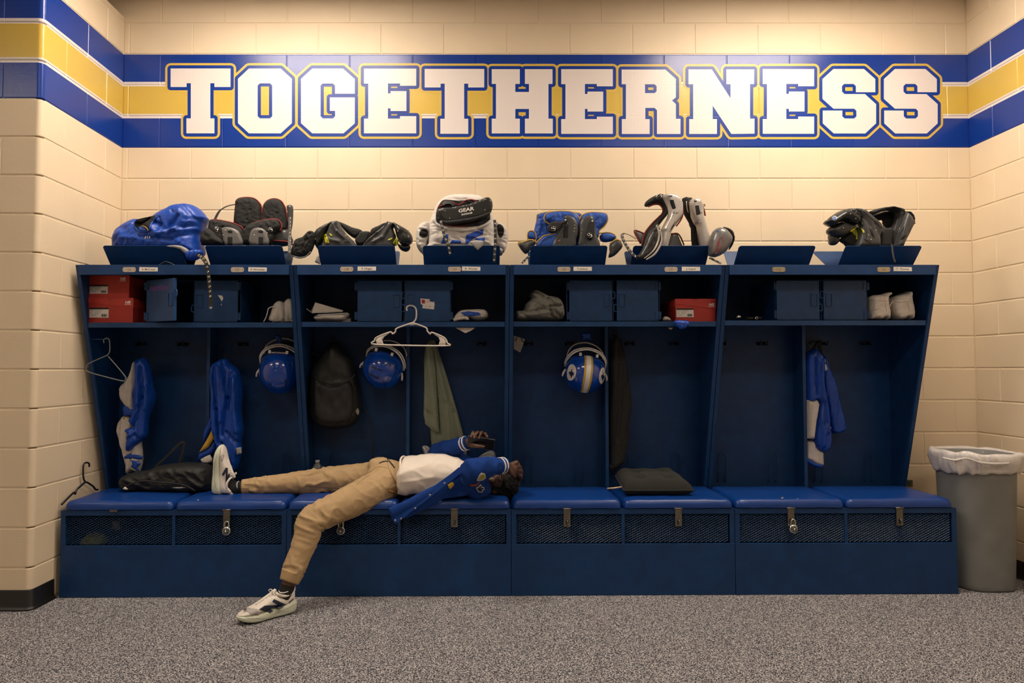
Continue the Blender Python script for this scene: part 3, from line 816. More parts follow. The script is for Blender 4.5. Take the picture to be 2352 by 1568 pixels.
        for s in (-1, 1): obj('plate_rivet', MB().add([(p[0]+c.x+s*.030, -p[1]+yy-.0016, p[2]+c.z) for p in sc.v], sc.f), GREYINK, npl)
        if TPX[idx]:
            c2 = at(TPX[idx], 618.5 if idx < 2 else 616.5, YT); w2, h2 = .052, .0118
            tl = random.uniform(-.02, .01)
            pl2 = lambda x, z, d, c2=c2, tl=tl: Vector((c2.x+x, YT+LROT*(c2.x-LX0)-.0018-d, c2.z+z+x*tl))
            tp = obj('name_tape', prism([[(-w2, -h2), (w2, -h2*.9), (w2, h2), (-w2*.98, h2*1.05)]], pl2, 0, .0006), TAPE, u)
            s_ = NAMES[idx]; sz = .0165 if len(s_) < 10 else .0145
            obj('handwritten_name', text_mb(s_, sz, lambda x, y, q: pl2(x, y-.005, .0007+q), bold=.0002, shear=.12, ext=.0001), INK, tp)
        # shoulder-pad rack: two bent plates leaning apart
        bx_ = at(RACK[idx], 607, -.33).x; yo = LROT*(bx_-LX0)
        hwid = .222
        def plate(yb0, zb0, yt0, zt0, w0, w1):
            q = .012; e = [(-w0, 0), (w0, 0), (w1, 1-.10), (w1-.002, 1-.04), (w1-.012, 1), (-w1+.012, 1), (-w1+.002, 1-.04), (-w1, 1-.10)]
            dv = Vector((0, yt0-yb0, zt0-zb0)); nn = Vector((0, -dv.z, dv.y)).normalized()
            return prism([e], lambda x, t, d: Vector((bx_+x, yb0+yo, zb0))+dv*t+nn*d, 0, .003)
        rk = obj('pad_rack', MB().box(bx_-.222, bx_+.222, -.345+yo, -.285+yo, HT, HT+.003), NAVY, u)
        obj('front_plate', plate(-.343, HT+.002, -.455, 1.936, .222, .222), NAVY, rk)
        obj('back_plate', plate(-.288, HT+.002, -.195, 1.946, .222, .285 if idx == 7 else .222), NAVY, rk)
    # hooks: double prongs high up, tall wire loops low down
    HK = mat('blackened_hook', (.03, .035, .04), .35, .8)
    for k, xx in enumerate((x0+.14, x0+.40, xm+.17, xm+.45)):
        h = tube([(xx-.022, -.043, 1.385), (xx-.022, -.075, 1.375), (xx-.020, -.090, 1.395), (xx-.019, -.091, 1.405)], .0035, 6, 3)
        h.join(tube([(xx+.022, -.043, 1.385), (xx+.022, -.075, 1.375), (xx+.020, -.090, 1.395), (xx+.019, -.091, 1.405)], .0035, 6, 3)).join(MB().box(xx-.03, xx+.03, -.046, -.041, 1.375, 1.395))
        obj('coat_hook', h.tf(LM), HK, u)
    for xx in (x0+.13, x0+.45, xm+.13, xm+.45):
        obj('boot_hook', tube([(xx-.022, -.043, .52), (xx-.022, -.062, .53), (xx-.022, -.068, .66), (xx-.012, -.072, .695), (xx+.012, -.072, .695), (xx+.022, -.068, .66), (xx+.022, -.062, .53), (xx+.022, -.043, .52)], .003, 6, 4).tf(LM), NAVY, u)
# ================================================================ GEAR ON TOP OF THE LOCKERS
def zp(P, ox, oy, s=3.92): return [(ox+x/s, oy+y/s) for x, y in P]
BPL = mat('black_plastic', (.016, .017, .016), .33, var=.15, vscale=40)
BPL2 = mat('charcoal_plastic', (.045, .046, .048), .38, var=.15, vscale=40)
BFB = mat('black_fabric', (.012, .012, .012), .85, var=.3, vscale=60, bump=.5, bscale=260)
GPL = mat('grey_plastic', (.13, .125, .12), .36, var=.1, vscale=30)
SPL = mat('silver_plastic', (.50, .46, .42), .28, .35, var=.08, vscale=20)
DSPL = mat('gunmetal_plastic', (.17, .165, .16), .30, .3, var=.12, vscale=20)
REDT = mat('red_piping', (.20, .012, .012), .7)
GOLDT = mat('gold_piping', (.45, .27, .03), .65)
BLUF = mat('blue_pad_fabric', (.006, .060, .33), .6, var=.15, vscale=30, bump=.3, bscale=120)
JBLU = mat('blue_jersey', (.0015, .052, .36), .42, var=.12, vscale=25, bump=.2, bscale=300)
JWHT = mat('white_jersey', (.60, .56, .52), .75, var=.08, vscale=30, bump=.5, bscale=420)
YEL = mat('yellow_foam', (.50, .50, .02), .6)
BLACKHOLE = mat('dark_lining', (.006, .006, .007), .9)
WHT = mat('white_print', (.78, .75, .72), .5)
EYE = mat('nickel_eyelet', (.62, .58, .50), .25, 1)
STRAPM = mat('strap_leather', (.012, .012, .013), .5, bump=.2, bscale=200)
YP = -.32
def trim(name, poly, Y, r, m, parent, closed=False, k=4, yf=None):
    P = [at(u, v, Y if yf is None else yf(u, v)) for u, v in poly]
    return obj(name, tube(P, r, 6, k, closed), m, parent)
def eyestrap(parent, path, wid, n, a=.05, b=.95, m=None, hole_r=.0045):
    """perforated strap: path of (u,v,Y)"""
    P = smooth_path([at(u, v, y) for u, v, y in path], 6)
    s = obj('strap', strip(P, wid, (0, -1, .15), .003, 0), m or STRAPM, parent)
    L = [0]
    for i in range(1, len(P)): L.append(L[-1]+(P[i]-P[i-1]).length)
    fr = frames(P); first = None
    for j in range(n):
        q = L[-1]*(a+(b-a)*j/max(1, n-1)); i = max(k for k in range(len(P)) if L[k] <= q+1e-9); i2 = min(i+1, len(P)-1)
        t = (q-L[i])/max(1e-9, L[i2]-L[i]) if i2 > i else 0
        c = P[i].lerp(P[i2], t); T = fr[i][1]; nn = Vector((0, -1, .15)); nn = (nn-T*nn.dot(T)).normalized()
        if first is None:
            first = mesh_of('eyelet', ring_mb((0, 0, 0), (0, -1, .1), hole_r, .0017, 10, 5), EYE)
        o = bpy.data.objects.new('eyelet', first); COL.objects.link(o); o.parent = s; o.location = c+nn*.002
    return s
def buckle(parent, u, v, Y, w=.018, h=.026, ang=0):
    c = at(u, v, Y); R_ = Matrix.Translation(c) @ Matrix.Rotation(ang, 4, 'Y')
    mb = tube([(-w/2, 0, -h/2), (w/2, 0, -h/2), (w/2, 0, h/2), (-w/2, 0, h/2)], .0022, 6, closed=True)
    mb.join(tube([(-w/2, 0, 0), (w/2, 0, 0)], .0018, 6)).join(tube([(0, -.003, 0), (0, -.003, h/2)], .0015, 6))
    return obj('buckle', mb.tf(R_), CHROME, parent)
def rivet(parent, pts, Y, r=.0035):
    me = None
    for u, v in pts:
        if me is None: me = mesh_of('rivet', lathe([(r, 0), (r*.9, -.0015), (r*.5, -.0025), (.0001, -.003)], 8, axis='Y'), EYE)
        o = bpy.data.objects.new('rivet', me); COL.objects.link(o); o.parent = parent
        if parent.type == 'EMPTY': o.matrix_parent_inverse = Matrix.Translation(-Vector(parent.location))
        o.location = at(u, v, Y)
def base_of(u, Y=YP): return Vector((at(u, 607, Y).x, Y, HT))

# ---- A: shoulder pads inside a blue jersey
Z = lambda P: zp(P, 160, 420)
A = thing('jersey_on_pads', 'shiny blue football jersey pulled over shoulder pads, on the leftmost rack', 'jersey', base_of(350))
z5a = lambda P: zp(P, 260, 460, 5.973)
def zc(L): return [(260+x0/5.973, 460+y0/5.973, 260+x1/5.973, 460+y1/5.973, w_, a_) for x0, y0, x1, y1, w_, a_ in L]
foldA = creases(zc([(690,350,770,390,5,-.022),(760,300,780,390,4,-.012),(870,480,1010,280,5,-.020),(880,500,970,440,4,.016),(600,390,740,510,7,.014),(740,510,940,460,5,.012),(920,200,940,220,3,-.012),
    (1010,80,1010,300,5,.008),(1040,120,1230,320,4,-.010),(1080,350,1240,330,3,.008),(1060,420,1230,390,3,-.010),(1000,470,1220,430,3,.008),(980,560,1200,500,4,-.010),(240,560,560,570,4,.008),(150,400,300,440,8,-.010),(110,560,240,480,6,.010),(500,560,940,590,4,-.010)]), wrinkle(.007, .09, .05, 3, .6))
jA = obj('jersey_shell', puff_mb(Z([(430,640),(416,565),(418,500),(445,430),(500,385),(580,342),(640,330),(700,350),(770,310),(840,262),(900,235),(960,205),(1075,195),(1140,215),(1190,255),(1225,300),(1243,325),(1218,375),(1207,440),(1190,480),(1195,560),(1200,640),(1100,690),(900,690),(600,690)]), YP, t=.125, R=42, fn=foldA, smooth=3, res=2.6), JBLU, A)
bA = bvh_of(jA)
nk = z5a([(290,300),(320,262),(430,235),(610,203),(570,260),(500,330),(490,400),(440,425),(380,420),(320,395),(295,350)])
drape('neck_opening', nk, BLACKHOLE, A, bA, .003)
drape('neck_lining', z5a([(345,370),(400,355),(450,380),(462,415),(430,424),(370,410)]), BLUF, A, bA, .008, .006)
seam_on('collar', z5a([(292,300),(298,355),(330,405),(390,432),(450,432),(500,400),(520,330),(600,215)]), .0055, JBLU, A, bA, .002)
seam_on('gold_edge', z5a([(380,352),(430,358),(465,385),(478,415)]), .0028, GOLDT, A, bA, .013)
seam_on('jersey_seam', z5a([(240,560),(330,500),(450,470),(560,430)]), .0012, JBLU, A, bA)
seam_on('jersey_seam', z5a([(1015,90),(1010,200),(1000,300),(940,480),(930,590)]), .0012, JBLU, A, bA)
obj('hem_fold', puff_mb(Z([(870,570),(930,560),(1010,568),(1075,608),(1045,640),(1000,600),(930,580)]), -.455, t=.008, smooth=2, res=3), mat('grey_knit', (.30, .29, .28), .8), A)
obj('sleeve_bunch', puff_mb(Z([(1045,640),(1090,605),(1180,600),(1205,630),(1190,655),(1150,690),(1100,700),(1060,690)]), -.47, t=.035, smooth=2, res=3, fn=lambda u, v: .006*math.sin(u*.7+v*.4)), JBLU, A)
for k_ in range(3): drape('logo_print', z5a([(430+28*k_,525),(440+28*k_,490),(452+28*k_,490),(446+28*k_,525)]), WHT, A, bA, .002, .0008)
obj('white_patch', puff_mb(Z([(905,235),(940,220),(945,230),(915,240)]), YP-.07, t=.006, res=2), WHT, A)
eyestrap(A, [(446,583,-.47),(460,588,-.53),(471,600,-.557),(477,618,-.56),(481,650,-.56),(483.5,685,-.56),(484,704,-.56)], .021, 13, .04, .86)

# ---- B: black pads with red piping
B = thing('shoulder_pads', 'black shoulder pads with red piping and two tall quilted back flaps', 'shoulder pads', base_of(575))
quilt = wrinkle(.008, .09, .09, 4, .5)
for P, yy in (([(1500,420),(1495,200),(1500,160),(1530,138),(1600,130),(1660,140),(1700,170),(1728,220),(1735,345),(1735,430)], -.25), ([(1742,430),(1740,240),(1760,180),(1800,150),(1850,142),(1900,160),(1930,200),(1950,260),(1962,430)], -.25)):
    f = obj('back_flap', puff_mb(Z(P), yy, t=.03, R=14, smooth=2, fn=quilt, res=2.5), BFB, B)
    obj('piping', tube([at(u, v, yy-.012) for u, v in poly_smooth(Z(P), 3)], .0042, 6, closed=True), REDT, f)
for P, yy in (([(1210,540),(1235,470),(1265,345),(1300,330),(1400,345),(1500,372),(1570,425),(1575,560),(1290,560)], -.34), ([(1572,560),(1572,422),(1640,367),(1740,337),(1840,325),(1890,345),(1910,390),(1895,430),(1850,465),(1820,560)], -.35)):
    f = obj('front_wing', puff_mb(Z(P), yy, t=.04, R=14, smooth=2, fn=quilt, res=2.5), BFB, B)
    obj('piping', tube([at(u, v, yy-.018) for u, v in Z(P[2:8])], .0042, 6, 3), REDT, f)
for P, yy, sl, bk in (([(1365,425),(1380,402),(1420,396),(1470,405),(1520,432),(1545,480),(1560,560),(1400,560),(1375,470)], -.385, (1422,485,1465,560), (1322,415)), ([(1620,470),(1640,420),(1680,403),(1730,405),(1765,430),(1785,480),(1790,560),(1625,560)], -.395, (1700,485,1742,560), (1808,420))):
    f = obj('chest_plate', puff_mb(Z(P), yy, t=.012, R=5, smooth=2, res=4), GPL, B)
    a, b, c, d = sl
    drape('slot', Z([(a,b),(c,b),(c,d),(a,d)]), BLACKHOLE, f, bvh_of(f), .001, .001)
    x = (a+c)/2
    drape('slot', Z([(x-22,430),(x,425),(x+22,432),(x+18,448),(x-18,446)]), BLACKHOLE, f, bvh_of(f), .001, .001)
    rivet(f, Z([(x-60, 470), (x+58, 450), (x-40, 425)]), yy-.011)
    buckle(B, *Z([bk])[0], yy-.02, ang=.2 if bk[0] < 1500 else -.3)
obj('side_shell', puff_mb(Z([(1820,560),(1825,470),(1870,430),(1960,420),(1990,460),(2005,560)]), -.31, t=.04, smooth=2, res=4), BPL2, B)
trim('piping', Z([(1815,515),(1900,522),(1960,530),(2012,556)]), -.36, .004, REDT, B)
obj('sleeve_cap', puff_mb(Z([(1192,560),(1198,470),(1240,410),(1290,430),(1350,480),(1400,560)]), -.37, t=.05, smooth=2, fn=lambda u, v: .01*nz(u*.1, v*.1), res=3.5), BFB, B)
P_ = [at(u, v, y) for u, v, y in ((494,503,-.3),(503,486,-.28),(516,476,-.27),(530,471,-.26),(542,469.5,-.25))]
obj('strap', strip(P_, .016, (0, -.5, 1), .003), STRAPM, B)
obj('side_strap_fold', puff_mb(Z([(1960,260),(1955,205),(1985,198),(2010,212),(2012,300),(2000,420),(1975,420)]), -.27, t=.015, smooth=2, res=4), BPL2, B)
eyestrap(B, [(666,498,-.30),(666,520,-.36),(665.5,545,-.44),(665,575,-.49),(664,598,-.50)], .018, 9, .05, .86)

# ---- C: black pads with yellow foam
Z = lambda P: zp(P, 640, 420)
Cc = thing('shoulder_pads', 'low black shoulder pads showing yellow foam, above plates 128, one cup dangling left', 'shoulder pads', base_of(826))
rib = lambda u, v: .005*abs(math.sin(u*.13+v*.09))+.004*nz(u*.06, v*.06, 7)
zz = lambda P: zp(P, 700, 490, 5.169)
def flatten(a_): return lambda u, v: a_*nz(u*.07, v*.07, 2)
nb = obj('neck_roll', puff_mb(zz([(400,95),(560,165),(640,185),(688,215),(660,280),(600,300),(520,250),(460,190)]), -.29, t=.035, R=7, smooth=2, res=3), BFB, Cc)
nb2 = obj('neck_roll', puff_mb(zz([(775,240),(782,210),(805,178),(880,145),(965,108),(960,170),(870,250),(790,290)]), -.29, t=.035, R=7, smooth=2, res=3), BFB, Cc)
obj('centre_pad', puff_mb(zz([(642,255),(652,222),(700,214),(762,216),(782,240),(778,300),(720,380),(620,380),(600,300)]), -.33, t=.035, R=6, smooth=2, res=3), BFB, Cc)
w1 = obj('shoulder_cup', puff_mb(zz([(98,300),(110,250),(150,190),(210,150),(260,128),(325,98),(345,105),(300,190),(255,260),(210,380),(150,420),(110,340)]), -.36, t=.055, R=12, smooth=2, fn=flatten(.006), res=2.6), BPL, Cc)
w2 = obj('chest_plate', puff_mb(zz([(215,430),(235,340),(262,240),(300,150),(340,98),(385,88),(410,100),(440,170),(500,250),(570,320),(640,400),(640,430)]), -.38, t=.045, R=8, smooth=1, fn=creases([(700+x0/5.169, 490+y0/5.169, 700+x1/5.169, 490+y1/5.169, w_, a_) for x0, y0, x1, y1, w_, a_ in [(330,110,400,230,3,.006),(400,230,520,330,3,.006),(395,110,470,200,3,.010),(470,200,620,350,3,.010),(300,320,420,350,4,.006)]]), res=2.6), BPL2, Cc)
w3 = obj('chest_plate', puff_mb(zz([(660,430),(700,370),(770,290),(860,220),(940,150),(985,95),(1030,108),(1062,130),(1052,190),(1082,260),(1085,340),(1060,430)]), -.38, t=.045, R=8, smooth=1, fn=creases([(700+x0/5.169, 490+y0/5.169, 700+x1/5.169, 490+y1/5.169, w_, a_) for x0, y0, x1, y1, w_, a_ in [(720,360,860,240,3,.010),(860,240,985,110,3,.010),(820,355,930,300,3,.007),(930,300,1040,120,3,.007)]]), res=2.6), BPL2, Cc)
w5 = obj('lower_cup', puff_mb(zz([(1105,360),(1150,378),(1250,380),(1245,430),(1205,455),(1150,440),(1115,400)]), -.36, t=.04, R=8, smooth=2, res=2.6), BPL, Cc)
w4 = obj('shoulder_cup', puff_mb(zz([(1040,120),(1060,108),(1100,128),(1150,155),(1210,190),(1260,240),(1282,300),(1272,350),(1222,382),(1150,375),(1110,320),(1085,250),(1070,190)]), -.385, t=.055, R=12, smooth=2, fn=flatten(.006), res=2.6), BPL, Cc)
bC = bvh_many(w1, w2, w3, w4, w5)
for P in ([(385,240),(420,250),(475,300),(440,292)], [(340,318),(400,330),(410,345),(350,335)], [(820,350),(900,312),(925,300),(870,340)], [(1205,330),(1260,310),(1245,345),(1215,360)]): drape('slot', zz(P), BLACKHOLE, Cc, bC, .001, .001)
for P in ([(228,255),(250,238),(275,300),(293,352),(250,352),(226,300)], [(288,232),(325,252),(326,276),(305,266)], [(1046,352),(1085,292),(1112,320),(1110,362),(1088,388)], [(985,312),(1040,286),(1030,312),(1000,322)]):
    drape('foam_insert', zz(P), YEL, Cc, bC, .003, .004)
for P in ([(150,345),(200,250),(262,140)], [(300,140),(345,215),(395,270),(470,310),(540,345)], [(345,105),(385,165),(400,180)], [(405,95),(450,175),(520,245),(600,330)], [(985,100),(930,170),(850,235),(760,310),(705,365)], [(1035,115),(985,200),(930,295),(835,350)], [(1070,140),(1095,200),(1090,250)], [(1110,310),(1170,350),(1240,345)], [(1100,135),(1150,200),(1240,250)], [(240,200),(180,180)]):
    seam_on('panel_edge', zz(P), .0022, BPL, Cc, bC)
obj('hanging_cup', puff_mb(Z([(118,640),(130,575),(160,512),(220,490),(270,440),(312,438),(332,480),(322,545),(300,610),(265,652),(200,680),(140,668)]), -.40, t=.045, R=9, smooth=2, fn=wrinkle(.016, .16, .08, 4, .7), res=2.4), BFB, Cc)
trim('cup_rim', Z([(120,655),(180,672),(240,664),(290,620)]), -.45, .004, GPL, Cc)
for u_, v_ in zz([(487, 262), (820, 300), (1105, 212), (1220, 350), (125, 305)]):
    d_ = ray(u_, v_).normalized(); h_ = bC.ray_cast(CAM, d_)
    if h_[3]: obj('rivet', ellipsoid(CAM+d_*(h_[3]-.001), (.0035, .0025, .0035), 8, 6), EYE, Cc)
for u_, v_, t_ in (zz([(490, 340)])[0]+('FX',), zz([(1210, 222)])[0]+('RX',)):
    d_ = ray(u_, v_).normalized(); h_ = bC.ray_cast(CAM, d_); c_ = CAM+d_*((h_[3] or 3.9)-.004)
    obj('print', text_mb(t_, .017, lambda x, y, q: c_+Vector((x*1.4, -q-x*.0, y)), shear=.3, ext=.0012), GPL, Cc)
obj('lace_end', puff_mb(Z([(325,712),(345,665),(362,650),(375,700),(372,735)]), -.40, t=.006, res=3), mat('grey_knit', (.3, .29, .28), .8), Cc)

# ---- D: white jersey over pads, black neck guard lettered GEAR
D = thing('jersey_on_pads', 'white mesh jersey with blue numbers over pads, black lettered neck guard in its collar', 'jersey', base_of(1061))
fold = wrinkle(.016, .03, .13, 5, .15)
jD = obj('jersey_shell', puff_mb(Z([(1300,650),(1345,560),(1345,440),(1360,360),(1375,320),(1410,230),(1440,180),(1500,135),(1580,115),(1700,113),(1800,122),(1860,160),(1905,260),(1945,350),(1960,440),(1965,560),(2010,650)]), -.31, t=.11, R=26, smooth=2, fn=fold, res=2.8), JWHT, D)
s1 = obj('sleeve', puff_mb(Z([(1345,540),(1330,600),(1300,640),(1258,600),(1240,550),(1238,450),(1258,392),(1310,355),(1365,365),(1380,450)]), -.33, t=.055, smooth=2, fn=fold, res=2.6), JWHT, D)
s2 = obj('sleeve', puff_mb(Z([(1930,450),(1945,365),(1990,358),(2040,395),(2066,450),(2060,540),(2030,625),(1990,600),(1950,540)]), -.33, t=.055, smooth=2, fn=fold, res=2.6), JWHT, D)
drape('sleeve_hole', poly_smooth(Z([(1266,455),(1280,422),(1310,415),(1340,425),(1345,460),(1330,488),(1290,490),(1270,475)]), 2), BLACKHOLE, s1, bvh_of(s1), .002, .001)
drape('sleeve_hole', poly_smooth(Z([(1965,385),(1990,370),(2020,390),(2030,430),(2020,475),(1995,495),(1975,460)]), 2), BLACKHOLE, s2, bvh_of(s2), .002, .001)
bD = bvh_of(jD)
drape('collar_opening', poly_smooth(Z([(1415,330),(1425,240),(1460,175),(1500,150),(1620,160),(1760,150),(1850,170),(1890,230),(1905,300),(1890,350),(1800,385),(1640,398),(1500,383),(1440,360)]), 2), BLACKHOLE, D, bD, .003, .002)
seam_on('red_liner', Z([(1490,165),(1560,170),(1600,192),(1640,192),(1680,160),(1740,152),(1790,172)]), .004, REDT, D, bD, .004)
seam_on('red_liner', Z([(1440,215),(1470,205),(1490,190)]), .006, REDT, D, bD, .004)
seam_on('red_liner', Z([(1500,376),(1600,390),(1700,394)]), .003, REDT, D, bD, .004)
seam_on('collar', Z([(1395,330),(1430,375),(1500,408),(1620,425),(1740,418),(1850,385),(1905,345)]), .009, JWHT, D, bD, .002)
gp = obj('neck_guard', puff_mb(Z([(1428,255),(1445,232),(1480,222),(1560,215),(1700,190),(1800,160),(1868,130),(1905,138),(1926,180),(1922,240),(1885,290),(1780,322),(1640,348),(1540,364),(1492,352),(1450,310)]), -.435, t=.016, R=4, smooth=2, res=4), BPL, D)
gt = obj('neck_guard_rim', puff_mb(Z([(1440,300),(1470,330),(1520,340),(1640,325),(1790,300),(1890,262),(1922,240),(1905,275),(1880,300),(1780,338),(1640,365),(1540,378),(1485,362)]), -.452, t=.012, R=4, smooth=2, res=4), BFB, gp)
def gtx(u, v, s):
    c = at(u, v, -.4535)
    a = -.17
    def f(x, y, q): return c+Vector((x*math.cos(a)+y*math.sin(a)*.2, -q, -x*math.sin(a)+y))
    return f
obj('print', text_mb('GEAR', .028, lambda x, y, q: gtx(*Z([(1690, 255)])[0], 0)(x*1.28, y, q), bold=.0008, ext=.0004), WHT, gp)
gpb = obj('print_bar', prism([[(-.031, 0), (.031, 0), (.031, .0105), (-.031, .0105)]], lambda x, y, q: gtx(*Z([(1695, 284)])[0], 0)(x, y, q), 0, .0004), WHT, gp)
obj('print', text_mb('PRO-TEC', .0115, lambda x, y, q: gtx(*Z([(1695, 280)])[0], 0)(x*1.15, y, q+.0006), bold=.0003, ext=.0002), BPL, gp)
rivet(gp, Z([(1480, 245), (1570, 222), (1690, 205), (1815, 160), (1862, 150), (1858, 242), (1695, 270), (1540, 318), (1500, 252)]), -.4535, .003)
bD = bvh_of(jD)
for P in ([(1462,545),(1490,462),(1530,462),(1515,545)], [(1540,545),(1560,512),(1640,520),(1645,545)], [(1680,545),(1688,470),(1760,440),(1842,415),(1840,462),(1755,500),(1705,545)], [(1770,500),(1860,490),(1850,525),(1770,530)]):
    drape('number_print', Z(P), JBLU, D, bD, .002, .001)
obj('hem_flap', puff_mb(Z([(1715,530),(1780,515),(1845,522),(1840,562),(1792,606)]), -.468, t=.006, res=3), mat('grey_knit', (.3, .29, .28), .8), D)
eyestrap(D, [(1012,506,-.455),(1017,528,-.47),(1023,548,-.475),(1030,565,-.48),(1034,585,-.48)], .016, 8, .05, .95)
eyestrap(D, [(1136,505,-.45),(1137.5,530,-.47),(1137.5,560,-.475),(1136,585,-.48),(1135,602,-.48)], .016, 8, .1, .95)
P_ = [at(u, v, -.44) for u, v in Z([(1475,190),(1510,175),(1560,180),(1575,205)])]
obj('strap', strip(P_, .02, (0, -1, .3), .003), BPL2, D)

# ---- E: blue and gold pads
Z = lambda P: zp(P, 1140, 420)
E5 = thing('shoulder_pads', 'blue quilted shoulder pads with gold piping and black buckled plates', 'shoulder pads', base_of(1302))
P = [(362,560),(364,315),(385,280),(440,266),(520,258),(745,272),(760,320),(760,560)]
f = obj('back_flap', puff_mb(Z(P), -.25, t=.03, R=12, smooth=2, fn=quilt, res=2.6), BLUF, E5)
obj('piping', tube([at(u, v, -.258) for u, v in Z(P[:7])], .004, 6, 4), GOLDT, f)
for P, yy in (([(435,340),(440,285),(500,262),(600,254),(690,265),(735,300),(747,330),(740,440),(640,440),(520,400),(470,365)], -.31), ([(748,400),(752,325),(775,290),(830,268),(900,265),(980,275),(1000,300),(1000,342),(970,392),(925,432),(915,490),(820,540),(760,520)], -.31)):
    f = obj('front_wing', puff_mb(Z(P), yy, t=.035, R=12, smooth=2, fn=quilt, res=2.6), BLUF, E5)
    obj('piping', tube([at(u, v, yy-.02) for u, v in poly_smooth(Z(P), 3)], .0038, 6, closed=True), GOLDT, f)
for P, sl in (([(500,600),(520,500),(545,450),(590,380),(618,335),(605,312),(640,290),(700,310),(735,370),(737,460),(722,500),(690,600)], (608,380,650,492)), ([(745,600),(742,480),(752,350),(800,305),(850,295),(882,320),(890,400),(905,480),(935,600)], None)):
    f = obj('chest_plate', puff_mb(Z(P), -.36, t=.016, R=6, smooth=2, res=4), BPL2, E5)
    if sl: drape('slot', Z([(608,385),(648,380),(645,492),(606,492)]), BLACKHOLE, f, bvh_of(f), .001, .001)
    rivet(f, Z([(705, 380), (703, 410), (700, 435), (640, 362)] if sl else [(772, 420), (765, 450), (800, 560)]), -.376, .0028)
for P in ([(458,400),(480,365),(520,345),(580,348),(640,328),(645,345),(590,390),(560,430),(510,452),(470,440)], [(850,330),(880,345),(885,400),(880,470),(860,510),(820,500),(808,465),(830,420),(840,370)]):
    obj('buckle_strap', puff_mb(Z(P), -.385, t=.010, R=4, smooth=2, res=3), BFB, E5)
buckle(E5, *Z([(512, 410)])[0], -.402, .022, .026, .15); buckle(E5, *Z([(840, 470)])[0], -.402, .022, .026, -.3)
rivet(E5, Z([(622, 335), (865, 345)]), -.402, .006)
f = obj('side_flap', puff_mb(Z([(365,600),(370,540),(440,475),(525,458),(560,480),(520,600)]), -.34, t=.03, smooth=2, res=4), BLUF, E5)
obj('piping', tube([at(u, v, -.372) for u, v in Z([(355,545),(420,482),(480,465),(530,456)])], .004, 6, 4), GOLDT, f)
f = obj('small_pad', puff_mb(Z([(282,480),(288,445),(315,432),(345,445),(355,490),(345,515),(300,510)]), -.30, t=.02, smooth=2, res=3), BLUF, E5)
obj('piping', tube([at(u, v, -.31) for u, v in Z([(285,512),(280,470),(290,440),(318,430),(348,445),(358,490),(350,515)])], .0035, 6, 3), GOLDT, f)
f = obj('shoulder_cup', puff_mb(Z([(197,560),(215,540),(270,525),(330,512),(358,540),(330,575),(290,620),(262,640),(225,605)]), -.37, t=.04, smooth=2, fn=rib, res=3), BPL2, E5)
obj('piping', tube([at(u, v, -.40) for u, v in Z([(197,560),(205,522),(225,540),(300,512),(345,520),(360,542)])], .0038, 6, 3), GOLDT, f)
f = obj('side_pad', puff_mb(Z([(928,490),(945,460),(1000,448),(1055,465),(1075,490),(1050,520),(990,535),(945,525)]), -.33, t=.03, smooth=2, res=3), BLUF, E5)
obj('piping', tube([at(u, v, -.345) for u, v in Z([(925,455),(1000,445),(1055,460),(1078,490),(1060,520)])], .0035, 6, 3), GOLDT, f)
f = obj('shoulder_cup', puff_mb(Z([(1018,560),(1080,512),(1120,528),(1137,570),(1110,610),(1065,655),(1010,672),(1020,620)]), -.40, t=.035, smooth=2, fn=rib, res=3), BPL2, E5)
obj('piping', tube([at(u, v, -.425) for u, v in Z([(1020,548),(1080,510),(1122,528)])], .0035, 6, 3), GOLDT, f)
obj('flag_decal', prism([[(0, 0), (.017, .010), (.017, -.003), (.002, -.004)]], lambda x, y, q: at(1280.5, 553, -.378)+Vector((x, -q, y)), 0, .0006), mat('flag_red', (.28, .10, .10), .5), E5)
eyestrap(E5, [(1215,588,-.43),(1207,596,-.47),(1199,604,-.52)], .012, 3, .1, .9)

# ---- F: silver pads standing on end
F6 = thing('shoulder_pads', 'tall silver and black shoulder pads with red lining, standing upright with a grey cup', 'shoulder pads', base_of(1532))
f = obj('back_arch', puff_mb(Z([(1335,207),(1345,170),(1390,135),(1440,112),(1500,103),(1535,190),(1548,270),(1500,335),(1400,480),(1360,600),(1300,600),(1338,455),(1400,370),(1470,302),(1497,270),(1500,232),(1470,197),(1420,192),(1370,213)]), -.30, t=.045, R=9, smooth=2, res=3), BFB, F6)
obj('piping', tube([at(u, v, -.325) for u, v in Z([(1310,560),(1335,455),(1398,370),(1468,302),(1495,270),(1498,232),(1468,197),(1420,194),(1370,214)])], .0042, 6, 4), REDT, f)
f = obj('shoulder_arch', puff_mb(Z([(1495,112),(1560,100),(1620,115),(1660,150),(1676,220),(1672,290),(1650,335),(1610,385),(1565,460),(1535,600),(1478,600),(1492,450),(1482,420),(1530,330),(1547,280),(1542,220),(1512,160)]), -.35, t=.05, R=9, smooth=2, res=3), SPL, F6)
drape('slot', Z([(1560,155),(1595,150),(1617,225),(1587,236),(1572,200)]), BLACKHOLE, f, bvh_of(f), .001, .001)
drape('slot', Z([(1548,112),(1585,110),(1585,122),(1555,122)]), BLACKHOLE, f, bvh_of(f), .001, .001)
obj('web_strap', puff_mb(Z([(1605,330),(1622,345),(1560,450),(1535,560),(1512,560),(1530,470)]), -.392, t=.008, R=3, res=4), BFB, f)
rivet(f, Z([(1520, 130), (1632, 148), (1650, 240), (1590, 288), (1625, 185), (1480, 392)]), -.398, .0035)
obj('marker_writing', text_mb('35 47', .016, lambda x, y, q: at(1551.5, 491, -.4005)+Vector((x, -q, y-x*.1)), shear=.2, ext=.0003), INK, f)
trim('red_liner', Z([(1676,215),(1680,280),(1660,335),(1620,390)]), -.35, .004, REDT, F6)
